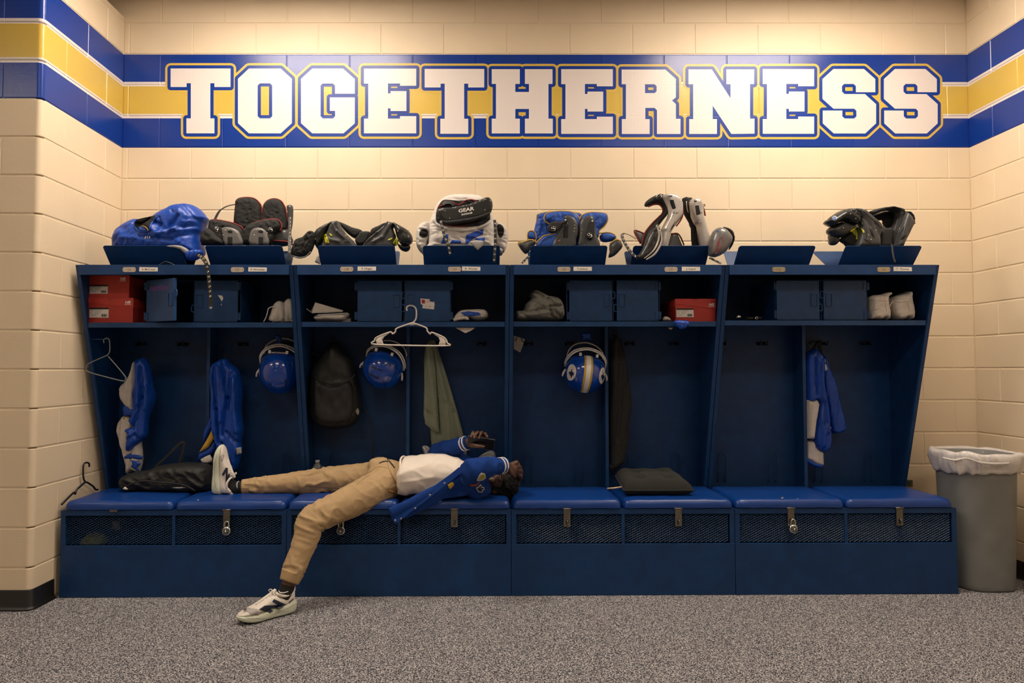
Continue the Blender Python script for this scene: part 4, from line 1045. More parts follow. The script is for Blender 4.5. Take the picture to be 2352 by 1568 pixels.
buckle(F6, *Z([(1440, 125)])[0], -.345, .02, .018, .6); buckle(F6, *Z([(1478, 118)])[0], -.345, .014, .018, .2)
f = obj('front_cup', puff_mb(Z([(1430,402),(1450,368),(1478,425),(1492,500),(1470,580),(1420,650),(1350,692),(1280,698),(1255,662),(1285,640),(1330,565),(1350,500),(1388,432)]), -.475, t=.035, smooth=2, res=3, fn=rib), BPL, F6)
for P in ([(1440,380),(1462,440),(1462,500),(1440,570),(1395,630),(1330,680)], [(1470,420),(1488,500),(1468,575),(1420,645),(1350,690)]):
    obj('silver_rim', tube([at(u, v, -.51) for u, v in Z(P)], [.003, .005, .006, .006, .004, .002][:len(P)], 6, 4), SPL, f)
f = obj('black_arch', puff_mb(Z([(1675,140),(1735,133),(1760,150),(1750,300),(1790,400),(1830,600),(1765,600),(1752,400),(1702,300),(1688,260)]), -.29, t=.04, R=8, smooth=2, res=3), BFB, F6)
obj('lace_holes', tube([at(u, v, -.335) for u, v in Z([(1712,165),(1715,200),(1718,235),(1732,270)])], .003, 6, 3), EYE, f)
f = obj('shoulder_arch', puff_mb(Z([(1735,180),(1760,147),(1800,142),(1840,165),(1857,220),(1862,300),(1882,370),(1908,460),(1922,500),(1915,600),(1838,600),(1802,400),(1785,372),(1752,300)]), -.34, t=.05, R=9, smooth=2, res=3), SPL, F6)
drape('slot', Z([(1790,205),(1822,200),(1840,280),(1802,288),(1795,240)]), BLACKHOLE, f, bvh_of(f), .001, .001)
drape('slot', Z([(1775,160),(1805,158),(1805,168),(1780,170)]), BLACKHOLE, f, bvh_of(f), .001, .001)
rivet(f, Z([(1755, 180), (1825, 172), (1850, 260), (1830, 350), (1890, 480)]), -.39, .0035)
trim('red_liner', Z([(1862,225),(1875,260),(1880,295)]), -.31, .005, REDT, F6)
obj('lace', tube([at(u, v, -.34) for u, v in Z([(1855,215),(1870,190),(1880,205),(1866,212),(1872,240)])], .0022, 5, 3), BFB, F6)
f = obj('grey_cup', puff_mb(Z([(1912,640),(1918,520),(1950,435),(2000,402),(2055,415),(2100,460),(2120,510),(2095,575),(2050,632),(1975,668),(1925,658)]), -.44, t=.06, smooth=2, res=3), DSPL, F6)
obj('cup_lining', puff_mb(Z([(2040,405),(2070,403),(2120,432),(2142,500),(2125,560),(2090,605),(2110,510)]), -.42, t=.04, smooth=2, res=3), BFB, f)
trim('cup_outline', Z([(1985,545),(2020,490),(2040,500),(2036,550),(2012,590),(1975,640),(1968,610),(1985,545)]), -.5, .0013, mat('label_red', (.35, .02, .02), .6), f)
obj('print', text_mb('XTRA', .020, lambda x, y, q: at(1651, 564, -.503)+Vector((x*.35+y*-.9, -q, x*.9+y*.35)), ext=.0003), mat('label_red', (.35, .02, .02), .6), f)
obj('star_decal', prism([[(.010*(1 if k % 2 == 0 else .45)*math.cos(PI/2+PI*k/5), .010*(1 if k % 2 == 0 else .45)*math.sin(PI/2+PI*k/5)) for k in range(10)]], lambda x, y, q: at(1647, 531, -.492)+Vector((x, -q, y)), 0, .0008), mat('decal_blue', (.03, .12, .35), .4), f)
f = obj('inner_flap', puff_mb(Z([(1243,445),(1262,430),(1330,458),(1320,540),(1300,545)]), -.29, t=.012, R=4, res=3), GPL, F6)
obj('piping', tube([at(u, v, -.30) for u, v in Z([(1300,548),(1243,445),(1262,428),(1335,458)])], .0042, 6, 3), REDT, f)
f = obj('inner_flap', puff_mb(Z([(1535,600),(1572,460),(1632,458),(1690,600)]), -.24, t=.012, R=4, res=3), GPL, F6)
obj('piping', tube([at(u, v, -.25) for u, v in Z([(1572,460),(1632,456),(1665,500),(1690,560)])], .0045, 6, 3), REDT, f)
obj('strap', strip([at(u, v, y) for u, v, y in ((1460,548,-.33),(1446,540,-.38),(1434,536,-.43),(1428,540,-.46))], .012, (0, -.6, .8), .003), STRAPM, F6)
eyestrap(F6, [(1428,540,-.46),(1434,556,-.48),(1446,575,-.50),(1460,590,-.51)], .016, 7, .03, .97)
eyestrap(F6, [(1630,592,-.45),(1642,598,-.48),(1656,605,-.50)], .012, 3, .2, .9)

# ---- G: glossy black pads, right end
Z = lambda P: zp(P, 1640, 420)
G8 = thing('shoulder_pads', 'glossy black shoulder pads with a blue dot decal on the rightmost rack', 'shoulder pads', base_of(2008))
zz = lambda P: zp(P, 1880, 460, 5.843)
cz = lambda L: [(1880+x0/5.843, 460+y0/5.843, 1880+x1/5.843, 460+y1/5.843, w_, a_) for x0, y0, x1, y1, w_, a_ in L]
g_in = obj('collar_opening', puff_mb(zz([(690,215),(860,150),(960,138),(1015,170),(1022,250),(985,352),(930,380),(880,352),(862,300),(855,265),(800,270)]), -.26, t=.02, R=5, smooth=1, res=3), BLACKHOLE, G8)
g_bk = obj('collar_ring', puff_mb(zz([(640,165),(760,120),(880,95),(960,88),(1060,105),(1130,150),(1105,250),(1062,340),(1015,470),(990,640),(925,640),(950,420),(995,350),(1035,250),(1028,165),(960,132),(860,146),(760,188),(700,215)]), -.32, t=.05, R=8, smooth=1, res=2.8, fn=creases(cz([(760,145,960,110,3,.006),(960,110,1070,150,3,.006),(1070,150,1020,400,3,.008)]))), BFB, G8)
g_c = obj('centre_pad', puff_mb(zz([(790,640),(795,420),(860,352),(890,372),(960,372),(985,390),(960,640)]), -.36, t=.03, R=7, smooth=1, res=3), BFB, G8)
g_r = obj('chest_plate', puff_mb(zz([(1000,640),(1040,420),(1080,330),(1125,215),(1160,160),(1190,180),(1232,235),(1262,310),(1240,365),(1200,450),(1150,545),(1110,640)]), -.36, t=.045, R=10, smooth=1, res=2.8, fn=creases(cz([(1120,230,1070,500,3,.008),(1180,200,1150,450,3,-.006)]))), BPL2, G8)
obj('fleece_back', puff_mb(zz([(1130,145),(1200,150),(1250,205),(1270,290),(1264,352),(1240,352),(1222,275),(1180,195)]), -.33, t=.035, R=5, smooth=1, res=2.8, fn=wrinkle(.006, .3, .3, 2)), BFB, G8)
g_u = obj('underside', puff_mb(zz([(265,540),(340,470),(430,410),(530,540),(520,640),(400,640),(330,575)]), -.36, t=.03, R=8, smooth=1, res=3), BFB, G8)
g_l = obj('chest_plate', puff_mb(zz([(480,640),(515,480),(530,360),(520,240),(470,150),(440,115),(520,108),(600,140),(650,188),(735,262),(800,320),(850,370),(800,480),(800,640)]), -.39, t=.05, R=9, smooth=1, res=2.6, fn=creases(cz([(600,145,780,320,4,.010),(700,340,760,500,4,-.006),(560,250,660,420,4,-.006),(640,400,620,560,4,.006)]))), BPL2, G8)
g_a = obj('arm_roll', puff_mb(zz([(140,470),(160,450),(240,490),(274,535),(242,590),(190,604),(150,582)]), -.36, t=.035, R=7, smooth=2, res=2.6), BPL, G8)
g_d = obj('lower_cup', puff_mb(zz([(118,410),(140,368),(190,352),(300,292),(400,322),(480,345),(450,410),(380,462),(300,502),(200,492),(140,452)]), -.385, t=.05, R=12, smooth=2, res=2.6), BPL, G8)
g_t = obj('shoulder_cup', puff_mb(zz([(86,297),(100,270),(160,220),(250,160),(330,130),(420,112),(490,150),(540,230),(530,300),(480,340),(440,335),(350,288),(270,296),(215,340),(185,358),(140,338),(95,312)]), -.395, t=.06, R=13, smooth=2, res=2.6, fn=creases(cz([(200,280,300,200,5,.006),(340,130,530,260,2.5,-.008)]))), BPL, G8)
bG = bvh_many(g_r, g_l, g_d, g_t, g_bk, g_c)
for P in ([(680,360),(730,410),(752,500),(722,482),(692,412)], [(1075,480),(1110,420),(1152,343),(1140,392)], [(1090,530),(1160,470),(1188,458),(1130,522)], [(600,510),(700,550),(640,545)], [(145,268),(158,225),(172,222),(160,285)], [(375,195),(412,210),(400,185)]): drape('slot', zz(P), BLACKHOLE, G8, bG, .001, .001)
for P in ([(428,410),(500,363),(520,450),(517,526),(485,516)], [(572,374),(612,405),(619,437),(600,441)]): drape('foam_insert', zz(P), YEL, G8, bG, .003, .004)
def circ(x, y, r_): return zz([(x+r_*math.cos(2*PI*k/20), y+r_*math.sin(2*PI*k/20)) for k in range(20)])
dd = drape('dot_decal', circ(219, 242, 31), WHT, g_t, bG, .002, .001)
drape('dot_field', circ(219, 242, 26), mat('decal_blue', (.03, .12, .35), .4), dd, bG, .003, .001)
for P in ([(340,132),(440,180),(540,245),(600,330)], [(430,113),(530,170),(640,260)], [(205,352),(290,300),(400,318),(470,345)], [(600,142),(690,225),(800,322),(850,372)], [(540,260),(600,330),(640,420),(630,540)], [(1000,150),(1050,190),(1055,280),(1010,420)], [(1120,160),(1130,260),(1080,340),(1050,450)], [(120,320),(190,350)], [(520,175),(545,200),(520,215)]):
    seam_on('panel_edge', zz(P), .0024, BPL, G8, bG)
for u_, v_ in zz([(430, 180), (503, 160), (500, 245), (770, 402), (672, 465), (708, 525), (1090, 380), (112, 268), (335, 370)]):
    d_ = ray(u_, v_).normalized(); h_ = bG.ray_cast(CAM, d_)
    if h_[3]: obj('rivet', ellipsoid(CAM+d_*(h_[3]-.001), (.0032, .0024, .0032), 8, 6), EYE, G8)
obj('strap', strip([at(u, v, y) for u, v, y in ((2048,560,-.44),(2050,578,-.49),(2052,590,-.51),(2056,602,-.52))], .010, (0, -1, .3), .003), STRAPM, G8)

# thin wire hanger lying behind the fascia of the first rack
wh = obj('wire_hanger', tube([at(u, v, -.49) for u, v in ((362,610),(376,602),(381,600.5),(392,604),(404,610))], .0014, 6, 4)
         , STEEL)
tag(wh, 'bent thin wire hanger lying in front of the leftmost rack', 'hanger')
# ================================================================ ON THE SHELVES
def atx(u, v, X):
    d = ray(u, v); return CAM + d*(X/d.x)
SHZ = SHU[0]
REDB = mat('red_card', (.42, .030, .022), .55, var=.06, vscale=12)
REDD = mat('red_card_lid', (.46, .036, .026), .5, var=.06, vscale=12)
def shoe_box(label, u0, u1, ubl, v_top, v_bot, z0, Yf, depth, flap, lab, logo, z1=None, notch=True):
    """carton seen end-on: body, lid with a slanted flap, paper label, printed mark"""
    a, b = at(u0, v_bot, Yf), at(u1, v_bot, Yf); zt = z1 if z1 else at(u0, v_top, Yf).z
    t = thing('shoe_box', label, 'shoe box', ((a.x+b.x)/2, Yf+depth/2, z0), 'red shoe boxes')
    x0, x1 = a.x, b.x; H = zt-z0; W = x1-x0
    obj('carton', MB().box(x0+.003, x1-.003, Yf+.003, Yf+depth, z0, zt-.004), REDB, t)
    lidp = [(x0, zt), (x1, zt), (x1, zt-H*flap[1]), (x0, zt-H*flap[0])]
    if notch:
        xm_ = x0+W*.49; q = .016
        lidp = [(x0, zt), (xm_-q, zt), (xm_-q*.8, zt-.014), (xm_, zt-.019), (xm_+q*.8, zt-.014), (xm_+q, zt), (x1, zt), (x1, zt-H*flap[1]), (x0, zt-H*flap[0])]
    ld = MB().box(x0, x1, Yf+.002, Yf+depth+.003, zt-.003, zt) if not notch else MB().box(x0, x1, Yf+.006, Yf+depth+.003, zt-.003, zt)
    for xs in (x0, x1-.002): ld.join(MB().box(xs, xs+.002, Yf+.002, Yf+depth+.003, zt-H*.36, zt))
    o = obj('lid', ld, REDD, t)
    obj('lid_flap', prism([lidp], lambda x, z, d: Vector((x, Yf+.002-d, z)), 0, .002), REDD, o)
    LAB = mat('white_label', (.70, .66, .64), .6)
    lx0, lz0 = x0+W*lab[0], z0+H*lab[1]; lw, lh = W*lab[2], H*lab[3]
    lb = obj('paper_label', MB().box(lx0, lx0+lw, Yf-.0012, Yf+.002, lz0, lz0+lh), LAB, t)
    pr_ = obj('label_header', MB().box(lx0, lx0+lw, Yf-.0016, Yf-.0012, lz0+lh*.83, lz0+lh), INK, lb)
    GI = mat('grey_print', (.25, .24, .23), .7)
    for k in range(9):
        xx = lx0+lw*(.62+.032*k); obj('barcode_bar', MB().box(xx, xx+lw*(.012+.010*(k % 3)), Yf-.0015, Yf-.0012, lz0+lh*.08, lz0+lh*.36), INK, lb)
    for k, (a_, w_) in enumerate(((.04, .2), (.28, .4), (.04, .12), (.28, .3), (.04, .14), (.28, .22), (.04, .3))):
        zz = lz0+lh*(.72-.17*(k//2)); obj('label_line', MB().box(lx0+lw*a_, lx0+lw*(a_+w_), Yf-.0015, Yf-.0012, zz, zz+lh*.045), GI, lb)
    cx_, cz_ = x0+W*logo[0], z0+H*logo[1]
    obj('printed_mark', text_mb('NB', .020, lambda x, y, q: Vector((cx_+x*1.15, Yf-.0006-q, cz_+y)), bold=.0007, shear=.25, ext=.0004), WHT, o)
    obj('printed_line', MB().box(cx_-.018, cx_+.018, Yf-.001, Yf-.0002, cz_-.007, cz_-.0045), WHT, o)
    return t
shoe_box('red shoe box at the bottom of the stack of two, left end of the shelf', 201, 305.5, 0, 684, 739.5, SHZ, -.405, .33, (.17, .39), (.04, .21, .42, .40), (.88, .78))
zt_low = at(201, 684.8, -.405).z
shoe_box('red shoe box lying on top of the other, left end of the shelf', 202, 296.5, 0, 632, 684, zt_low+.001, -.400, .33, (.30, .52), (.04, .20, .44, .38), (.84, .80), z1=at(201, 632.5, -.40).z, notch=False)
SHZ = SHU[2]
shoe_box('single red shoe box on the shelf under plate 131', 1551, 1645, 0, 686, 737, SHZ, -.395, .30, (.22, .44), (.03, .20, .42, .38), (.89, .70))

SHZ = SHU[0]
LEATH = mat('white_leather', (.60, .56, .52), .5, var=.10, vscale=60)
SOLE = mat('white_sole', (.55, .51, .47), .5)
GREYT = mat('grey_terry', (.25, .25, .23), .95, var=.2, vscale=120, bump=.8, bscale=420)
def cleat(label, ring_px, Y, L, group, lace=None, collar=None, studs=True, Lb=None):
    """boot standing on the shelf, seen from its end: outline traced, then drawn out over its own length"""
    P = poly_smooth(ring_px, 3); W0 = [at(u, v, Y) for u, v in P]
    cx_ = sum(p.x for p in W0)/len(W0); zb_ = min(p.z for p in W0); H = max(p.z for p in W0)-zb_
    dz = SHZ+.010-zb_
    t = thing('cleat', label, 'cleat', (cx_, Y+L/2, SHZ), group)
    rings = []
    for s, kx, kz in ((0, .55, .75), (.02, .85, .93), (.06, 1, 1), (.25, 1.0, 1.0), (.42, 1.0, .86), (.6, 1.05, .66), (.8, 1.08, .55), (.93, .9, .46), (1, .45, .25)):
        rings.append([Vector((cx_+(p.x-cx_)*kx, Y+L*s, zb_+dz+(p.z-zb_)*kz)) for p in W0])
    obj('upper', loft(rings), LEATH, t)
    if studs:
        for k, (sx_, sy_) in enumerate(((-.024, .03), (.024, .03), (-.026, .17), (.026, .17))):
            obj('stud', lathe([(.008, 0), (.011, .012)], 10, (cx_+sx_, Y+sy_, SHZ+.0005)), SOLE, t)
    obj('sole_plate', MB().box(cx_-.033, cx_+.033, Y+.005, Y+L*.9, SHZ+.011, SHZ+.018), SOLE, t, bev=.004)
    if lace: obj('lace', tube([at(u, v, Y-.01) for u, v in lace], .0028, 6, 4), WHT, t)
    if collar: obj('pull_tab', puff_mb(collar, Y-.004, t=.008, smooth=2, R=3, res=2.5), LEATH, t)
    return t
z = lambda P: zp(P, 160, 420)
cleat('white football cleat with a trailing lace, left of the pair under plate 127', z([(1790,1240),(1800,1180),(1830,1095),(1870,1065),(1905,1075),(1925,1130),(1922,1240)]), -.37, .28, 'white cleats on the shelves', z([(1745,1250),(1765,1215),(1780,1170),(1790,1130),(1830,1112),(1850,1120)]))
cleat('white football cleat, right of the pair under plate 127', z([(1928,1240),(1920,1100),(1942,1055),(1975,1045),(1998,1080),(2004,1140),(2000,1240)]), -.355, .28, 'white cleats on the shelves')
z = lambda P: zp(P, 1640, 420)
z9 = lambda P: zp(P, 1980, 650, 8.96)
for lab, P, Yc, lines, lace in (('white high-top cleat half behind the cubby door of the right end unit', [(150,300),(240,247),(380,241),(440,221),(500,191),(560,190),(577,215),(560,258),(508,275),(500,360),(515,470),(540,600),(536,690),(522,752),(472,752),(452,722),(410,714),(375,752),(310,752),(285,740),(200,742),(150,742)], -.36, ([(165,360),(350,365),(500,372)], [(240,560),(300,548),(360,528)], [(470,400),(490,500),(505,580)], [(400,245),(450,262),(505,268)]), None),
    ('white high-top cleat nearest the right end of the shelf', [(578,380),(610,310),(690,262),(800,236),(888,215),(903,182),(940,172),(985,174),(991,240),(986,290),(996,380),(1020,480),(1039,600),(1031,700),(1002,752),(955,747),(930,712),(870,706),(830,752),(760,750),(720,752),(690,740),(640,690),(600,560),(590,430)], -.345, ([(680,385),(800,392),(990,378)], [(940,400),(960,500),(980,580)], [(610,320),(720,330),(800,330)], [(700,560),(780,560)]), [(530,535),(580,460),(610,400),(640,385)])):
    t = thing('cleat', lab, 'cleat', at(z9(P)[0][0]+20, 736, Yc), 'white cleats on the shelves')
    up_ = obj('upper', puff_mb(z9(P), Yc, t=.045, R=9, smooth=0, res=2.0, back=3.2, fn=wrinkle(.004, .09, .12, 4)), LEATH, t)
    bb_ = bvh_of(up_)
    for l_ in lines: seam_on('stitch_line', z9(l_), .0013, mat('leather_seam', (.28, .26, .23), .7), up_, bb_)
    if lace: obj('lace', tube([at(u, v, Yc-.05) for u, v in z9(lace)], .0022, 6, 4), WHT, t)
# papers
SHZ = SHU[1]
z = lambda P: zp(P, 640, 420)
PAP = mat('white_paper', (.62, .58, .53), .8, var=.05, vscale=25)
def sheet(name, label, cat_, px, ys, m, group=None, th=.0012, parent=None, lift=0):
    P = [at(u, v, y) for (u, v), y in zip(px, ys)]; n = len(P)
    c = sum(P, Vector())/n; nn = (P[1]-P[0]).cross(P[2]-P[0]).normalized()*th
    mb = MB().add([p+nn/2 for p in P]+[p-nn/2 for p in P], [tuple(range(n)), tuple(range(2*n-1, n-1, -1))]+[(i, (i+1) % n, n+(i+1) % n, n+i) for i in range(n)])
    o = obj(name, mb, m, parent)
    return tag(o, label, cat_, group) if label else o
sheet('paper_sheet', 'loose white paper sheet propped up on the papers under plate 128', 'paper', z([(292,1150),(330,1075),(582,1148),(575,1160),(430,1168),(300,1170)]), (-.34, -.36, -.30, -.30, -.36, -.36), PAP)
t = thing('paper_packet', 'folded white packet lying flat on the shelf under plate 128', 'paper', at(761, 737, -.33))
obj('packet_body', puff_mb(z([(322,1212),(360,1183),(500,1176),(620,1168),(640,1182),(615,1235),(590,1246),(345,1246)]), -.33, t=.07, R=6, smooth=1, res=4, fn=lambda u, v: .01*nz(u*.1, v*.2)), PAP, t)
obj('packet_edge', tube([at(u, v, -.40) for u, v in z([(330,1200),(420,1190),(540,1184),(620,1176)])], .002, 5, 3), mat('grey_print', (.25, .24, .23), .7), t)
obj('print', text_mb('Z', .014, lambda x, y, q: at(740.5, 735.5, -.402)+Vector((x, -q, y)), shear=.3, ext=.0004), INK, t)
t = thing('notebook', 'dark notebook lying flat beneath the papers, against the cubby box', 'notebook', at(800, 736, -.25))
obj('cover', MB().box(at(790, 736, -.3).x, at(811, 736, -.3).x, -.36, -.12, SHZ, SHZ+.028), mat('dark_cover', (.03, .032, .03), .6), t)
obj('pages', MB().box(at(790, 736, -.3).x+.004, at(811, 736, -.3).x-.002, -.362, -.13, SHZ+.005, SHZ+.023), mat('grey_print', (.25, .24, .23), .7), t)
o = obj('pen', tube([at(704, 709, -.36), at(713, 716, -.34), at(722, 722, -.33)], .003, 8), mat('pale_plastic', (.35, .35, .34), .4)); tag(o, 'thin pale pen sticking out left of the papers', 'pen')
# folded towel with blue cloth
t = thing('folded_towel', 'small folded white towel with blue cloth tucked in, under plate 129', 'towel', at(1081, 738, -.32))
obj('towel_cloth', puff_mb(z([(1568,1232),(1590,1190),(1640,1147),(1740,1140),(1850,1140),(1886,1180),(1872,1222),(1785,1242),(1690,1226),(1612,1246)]), -.31, t=.085, R=9, smooth=2, res=3.5, fn=wrinkle(.014, .05, .22, 3)), JWHT, t)
obj('towel_roll', tube([at(u, v, -.395) for u, v in z([(1575,1235),(1620,1222),(1690,1215),(1700,1232)])], .010, 8, 4), JWHT, t)
drape('blue_cloth', z([(1640,1168),(1700,1155),(1800,1165),(1822,1188),(1740,1198),(1670,1190)]), JBLU, t, bvh_of(t.children[0]), .003, .004)
# crumpled towel
SHZ = SHU[2]
z = lambda P: zp(P, 1140, 420)
z6c = lambda L: [(1140+x0/3.92, 420+y0/3.92, 1140+x1/3.92, 420+y1/3.92, w_, a_) for x0, y0, x1, y1, w_, a_ in L]
crump = creases(z6c([(320,990,450,1060,4,-.03),(300,1060,440,1130,4,.025),(440,1130,560,1120,3,-.03),(480,1060,520,1100,3,.02),(500,1140,540,1180,3,.03),(470,1160,500,1230,3,-.03),(260,1180,420,1150,4,-.02),(300,1200,460,1180,3,.02),(200,1180,280,1230,3,-.02),(560,1090,590,1200,4,.02),(520,1180,560,1220,3,-.025),(360,980,470,1030,4,.02)]), wrinkle(.022, .07, .07, 2, .6))
o = obj('crumpled_towel', puff_mb(z([(165,1246),(168,1165),(205,1150),(240,1150),(260,1090),(310,1050),(297,1020),(320,977),(360,970),(460,1020),(540,1032),(590,1080),(609,1160),(600,1225),(550,1247),(300,1247)]), -.27, t=.13, R=16, smooth=2, res=2.2, fn=crump), GREYT)
tag(o, 'crumpled grey terry towel on the shelf under plate 130', 'towel')
t = thing('folded_cloth', 'bright blue cloth dangling over the shelf lip below the single shoe box', 'cloth', at(1565, 738, -.43))
obj('cloth_fold', puff_mb(z([(1598,1244),(1650,1236),(1725,1244),(1737,1270),(1705,1308),(1660,1317),(1632,1300),(1612,1276)]), -.455, t=.014, R=5, smooth=2, res=3, fn=lambda u, v: .004*math.sin(u*.8)), JBLU, t)
obj('cloth_tail', MB().box(at(1560, 738, -.42).x, at(1578, 738, -.42).x, -.448, -.40, SHZ, SHZ+.004), JBLU, t)
o = puff('crumpled_tissue', z([(1502,1240),(1508,1206),(1530,1203),(1555,1212),(1574,1240)]), -.38, mat('white_paper', (.62, .58, .53), .8), t=.03, smooth=2, res=2.5, R=5); tag(o, 'crumpled white tissue beside the single shoe box', 'tissue')
# small metal bits on the last shelf
z = lambda P: zp(P, 1640, 420)
o = puff('metal_buckle', z([(185,1225),(190,1195),(215,1182),(238,1195),(235,1225)]), -.30, mat('chrome', (.72, .70, .66), .18, 1), t=.018, smooth=2, res=2.2, R=3, fn=lambda u, v: .004*math.sin(u*1.6+v)); tag(o, 'small shiny buckle lying on the shelf under plate 132', 'buckle')
o = puff('dark_chinstrap', z([(270,1230),(290,1208),(340,1205),(400,1198),(425,1210),(420,1232),(330,1236)]), -.30, BPL, t=.03, smooth=2, res=2.5, R=4, fn=lambda u, v: .006*math.sin(u*.9+v)); tag(o, 'dark chinstrap with a bright edge beside the shiny buckle', 'chinstrap')
ch = obj('snap', ring_mb(at(1738, 730, -.335), (0, -1, .4), .008, .002, 12, 5), CHROME, o)
# ================================================================ HANGING IN THE LOCKERS
def pth(P, Y): return [at(u, v, Y) for u, v in P]
# ---- hangers
z = lambda P: zp(P, 640, 420)
HWH = mat('cream_plastic', (.66, .60, .54), .4)
t = thing('coat_hanger', 'white plastic hanger hooked over the cubby latch, in front of the middle shelf', 'hanger', at(945, 742, -.455))
YH = -.456
obj('hook', tube(pth(z([(1156,1150),(1151,1125),(1165,1108),(1192,1103),(1220,1112),(1238,1140),(1240,1200),(1230,1235),(1205,1260)]), YH), .0042, 8, 5), HWH, t)
obj('frame', tube(pth(z([(1205,1258),(1065,1308),(1052,1338),(1025,1358),(1005,1342),(885,1388),(864,1420),(880,1454),(1500,1465),(1517,1440),(1490,1392),(1382,1346),(1365,1360),(1338,1332),(1325,1302),(1205,1258)]), YH), .0043, 8, 4), HWH, t)
for P in ([(872,1410),(890,1390),(1000,1350),(950,1385),(932,1415),(945,1448),(885,1452)], [(1510,1430),(1490,1395),(1385,1352),(1440,1390),(1452,1420),(1440,1456),(1500,1460)]):
    obj('corner_web', puff_mb(z(P), YH, t=.003, R=3, res=4, smooth=1), HWH, t)
obj('neck_web', puff_mb(z([(1205,1252),(1240,1275),(1205,1282),(1160,1278)]), YH, t=.003, R=3, res=3), HWH, t)
z = lambda P: zp(P, 120, 760)
HGR = mat('grey_plastic_hanger', (.16, .17, .17), .4)
t = thing('coat_hanger', 'thin grey hanger dangling askew at the far left locker side', 'hanger', at(243, 800, -.41))
obj('hook', tube(pth(z([(466,108),(464,80),(490,64),(514,85),(518,180),(495,220)]), -.41), .0032, 8, 5), HGR, t)
obj('frame', tube(pth(z([(497,218),(400,260),(325,296),(309,330),(322,366),(480,412),(636,450),(657,436),(652,402),(505,228)]), -.41), .0034, 8, 4), HGR, t)
obj('peg', tube([Vector((LT(.02, -.40, 0).x, -.41, at(243, 779, -.41).z)), at(247, 779, -.41)], .003, 8), NAVY, UNITS[0])
HBK = mat('black_plastic_hanger', (.008, .008, .009), .35)
t = thing('coat_hanger', 'black hanger standing between the left wall and the first seat cushion', 'hanger', (-2.285, -.45, .52))
def pw_(P): return [atx(u, v, -2.288) for u, v in z(P)]
obj('hook', tube(pw_([(334,1222),(330,1192),(306,1184),(282,1205),(278,1280),(284,1335),(302,1362)]), .005, 8, 5), HBK, t)
obj('frame', tube(pw_([(85,1562),(190,1456),(205,1468),(225,1425),(262,1390),(302,1360),(345,1382),(372,1402),(388,1425),(412,1428)]), .0055, 8, 4), HBK, t)

# ---- jerseys
def folds(a, b, s): return wrinkle(a*2.0, b*.42, .007, s, .10)
def zcr(ox, oy, L): return [(ox+a/3.92, oy+b/3.92, ox+c/3.92, oy+d/3.92, w_, h_) for a, b, c, d, w_, h_ in L]
C1 = zcr(120, 760, [(760,420,770,700,3,-.022),(830,330,850,600,3.5,-.024),(850,600,760,860,3.5,-.022),(800,300,810,650,4,.018),(890,500,880,700,4,.018),(740,860,800,960,3,-.02),(700,960,780,900,3,.016)])
C2 = zcr(120, 760, [(1558,250,1600,600,3,-.030),(1600,600,1568,930,3,-.028),(1480,330,1510,700,3,-.026),(1510,700,1530,1000,3,-.026),(1645,380,1605,700,3,-.022),(1530,330,1550,800,4,.022),(1662,420,1690,900,4,.022),(1455,400,1475,900,4,.018),(1600,900,1690,1000,3,-.02),(1560,1000,1640,1200,3,-.022)])
C3 = zcr(1620, 740, [(960,330,975,650,3,-.022),(1040,500,1060,900,3,-.018),(1010,350,1030,700,4,.018),(1000,800,1040,1100,4,.016),(1080,1000,1040,1140,3,-.016)])
def strap_hang(t, u0, v0, u1, v1, Y):
    obj('hanging_loop', tube([at(u0, v0, Y+.05), at((u0+u1)/2, (v0+v1)/2, Y), at(u1, v1, Y)], .004, 6, 3), STRAPM, t)
J1 = thing('hanging_jersey', 'blue and white jersey hanging in the far left compartment', 'jersey', at(315, 1080, -.2))
obj('white_side', puff_mb(z([(735,290),(765,272),(775,400),(760,520),(755,740),(730,715),(680,680),(630,620),(612,515),(680,440),(720,350)]), -.20, t=.035, R=10, smooth=2, res=2.4, fn=folds(.008, .35, 1)), JWHT, J1)
obj('white_hem', puff_mb(z([(635,772),(710,760),(760,860),(800,980),(816,1150),(800,1235),(780,1272),(730,1250),(680,1287),(670,1200),(640,1080),(590,892)]), -.19, t=.035, R=10, smooth=2, res=2.4, fn=folds(.008, .35, 2)), JWHT, J1)
obj('blue_body', puff_mb(z([(757,275),(800,250),(835,245),(880,330),(902,470),(928,590),(892,720),(862,800),(855,932),(820,975),(790,1002),(690,1088),(680,1000),(700,932),(664,885),(740,850),(702,810),(742,720),(735,560),(765,400)]), -.225, t=.05, R=12, smooth=2, res=2.4, fn=creases(C1, folds(.007, .3, 3))), JBLU, J1)
obj('blue_band', puff_mb(z([(648,1130),(690,1100),(816,1124),(812,1155),(700,1152),(650,1150)]), -.232, t=.008, R=3, res=4), JBLU, J1)
obj('blue_panel', puff_mb(z([(625,690),(650,660),(735,715),(735,760),(640,765)]), -.23, t=.008, R=3, res=4), JBLU, J1)
obj('gold_tab', puff_mb(z([(632,780),(690,772),(640,805)]), -.23, t=.006, R=2, res=3), GOLDT, J1)
obj('blue_tail', puff_mb(z([(700,1160),(770,1170),(800,1195),(770,1225),(785,1270),(740,1240),(705,1222),(720,1190)]), -.235, t=.008, R=3, res=4), JBLU, J1)
strap_hang(J1, 320, 812, 324, 826, -.2)
J2 = thing('hanging_jersey', 'blue jersey with a gold and white edge hanging behind the raised shoe', 'jersey', at(515, 1080, -.2))
obj('blue_body', puff_mb(z([(1438,330),(1480,280),(1560,244),(1600,290),(1660,330),(1700,420),(1712,560),(1700,720),(1722,880),(1700,1000),(1712,1060),(1692,1130),(1660,1240),(1560,1280),(1470,1210),(1500,1080),(1470,980),(1452,860),(1450,700),(1440,520)]), -.21, t=.06, R=15, smooth=2, res=2.4, fn=creases(C2, folds(.008, .33, 5))), JBLU, J2)
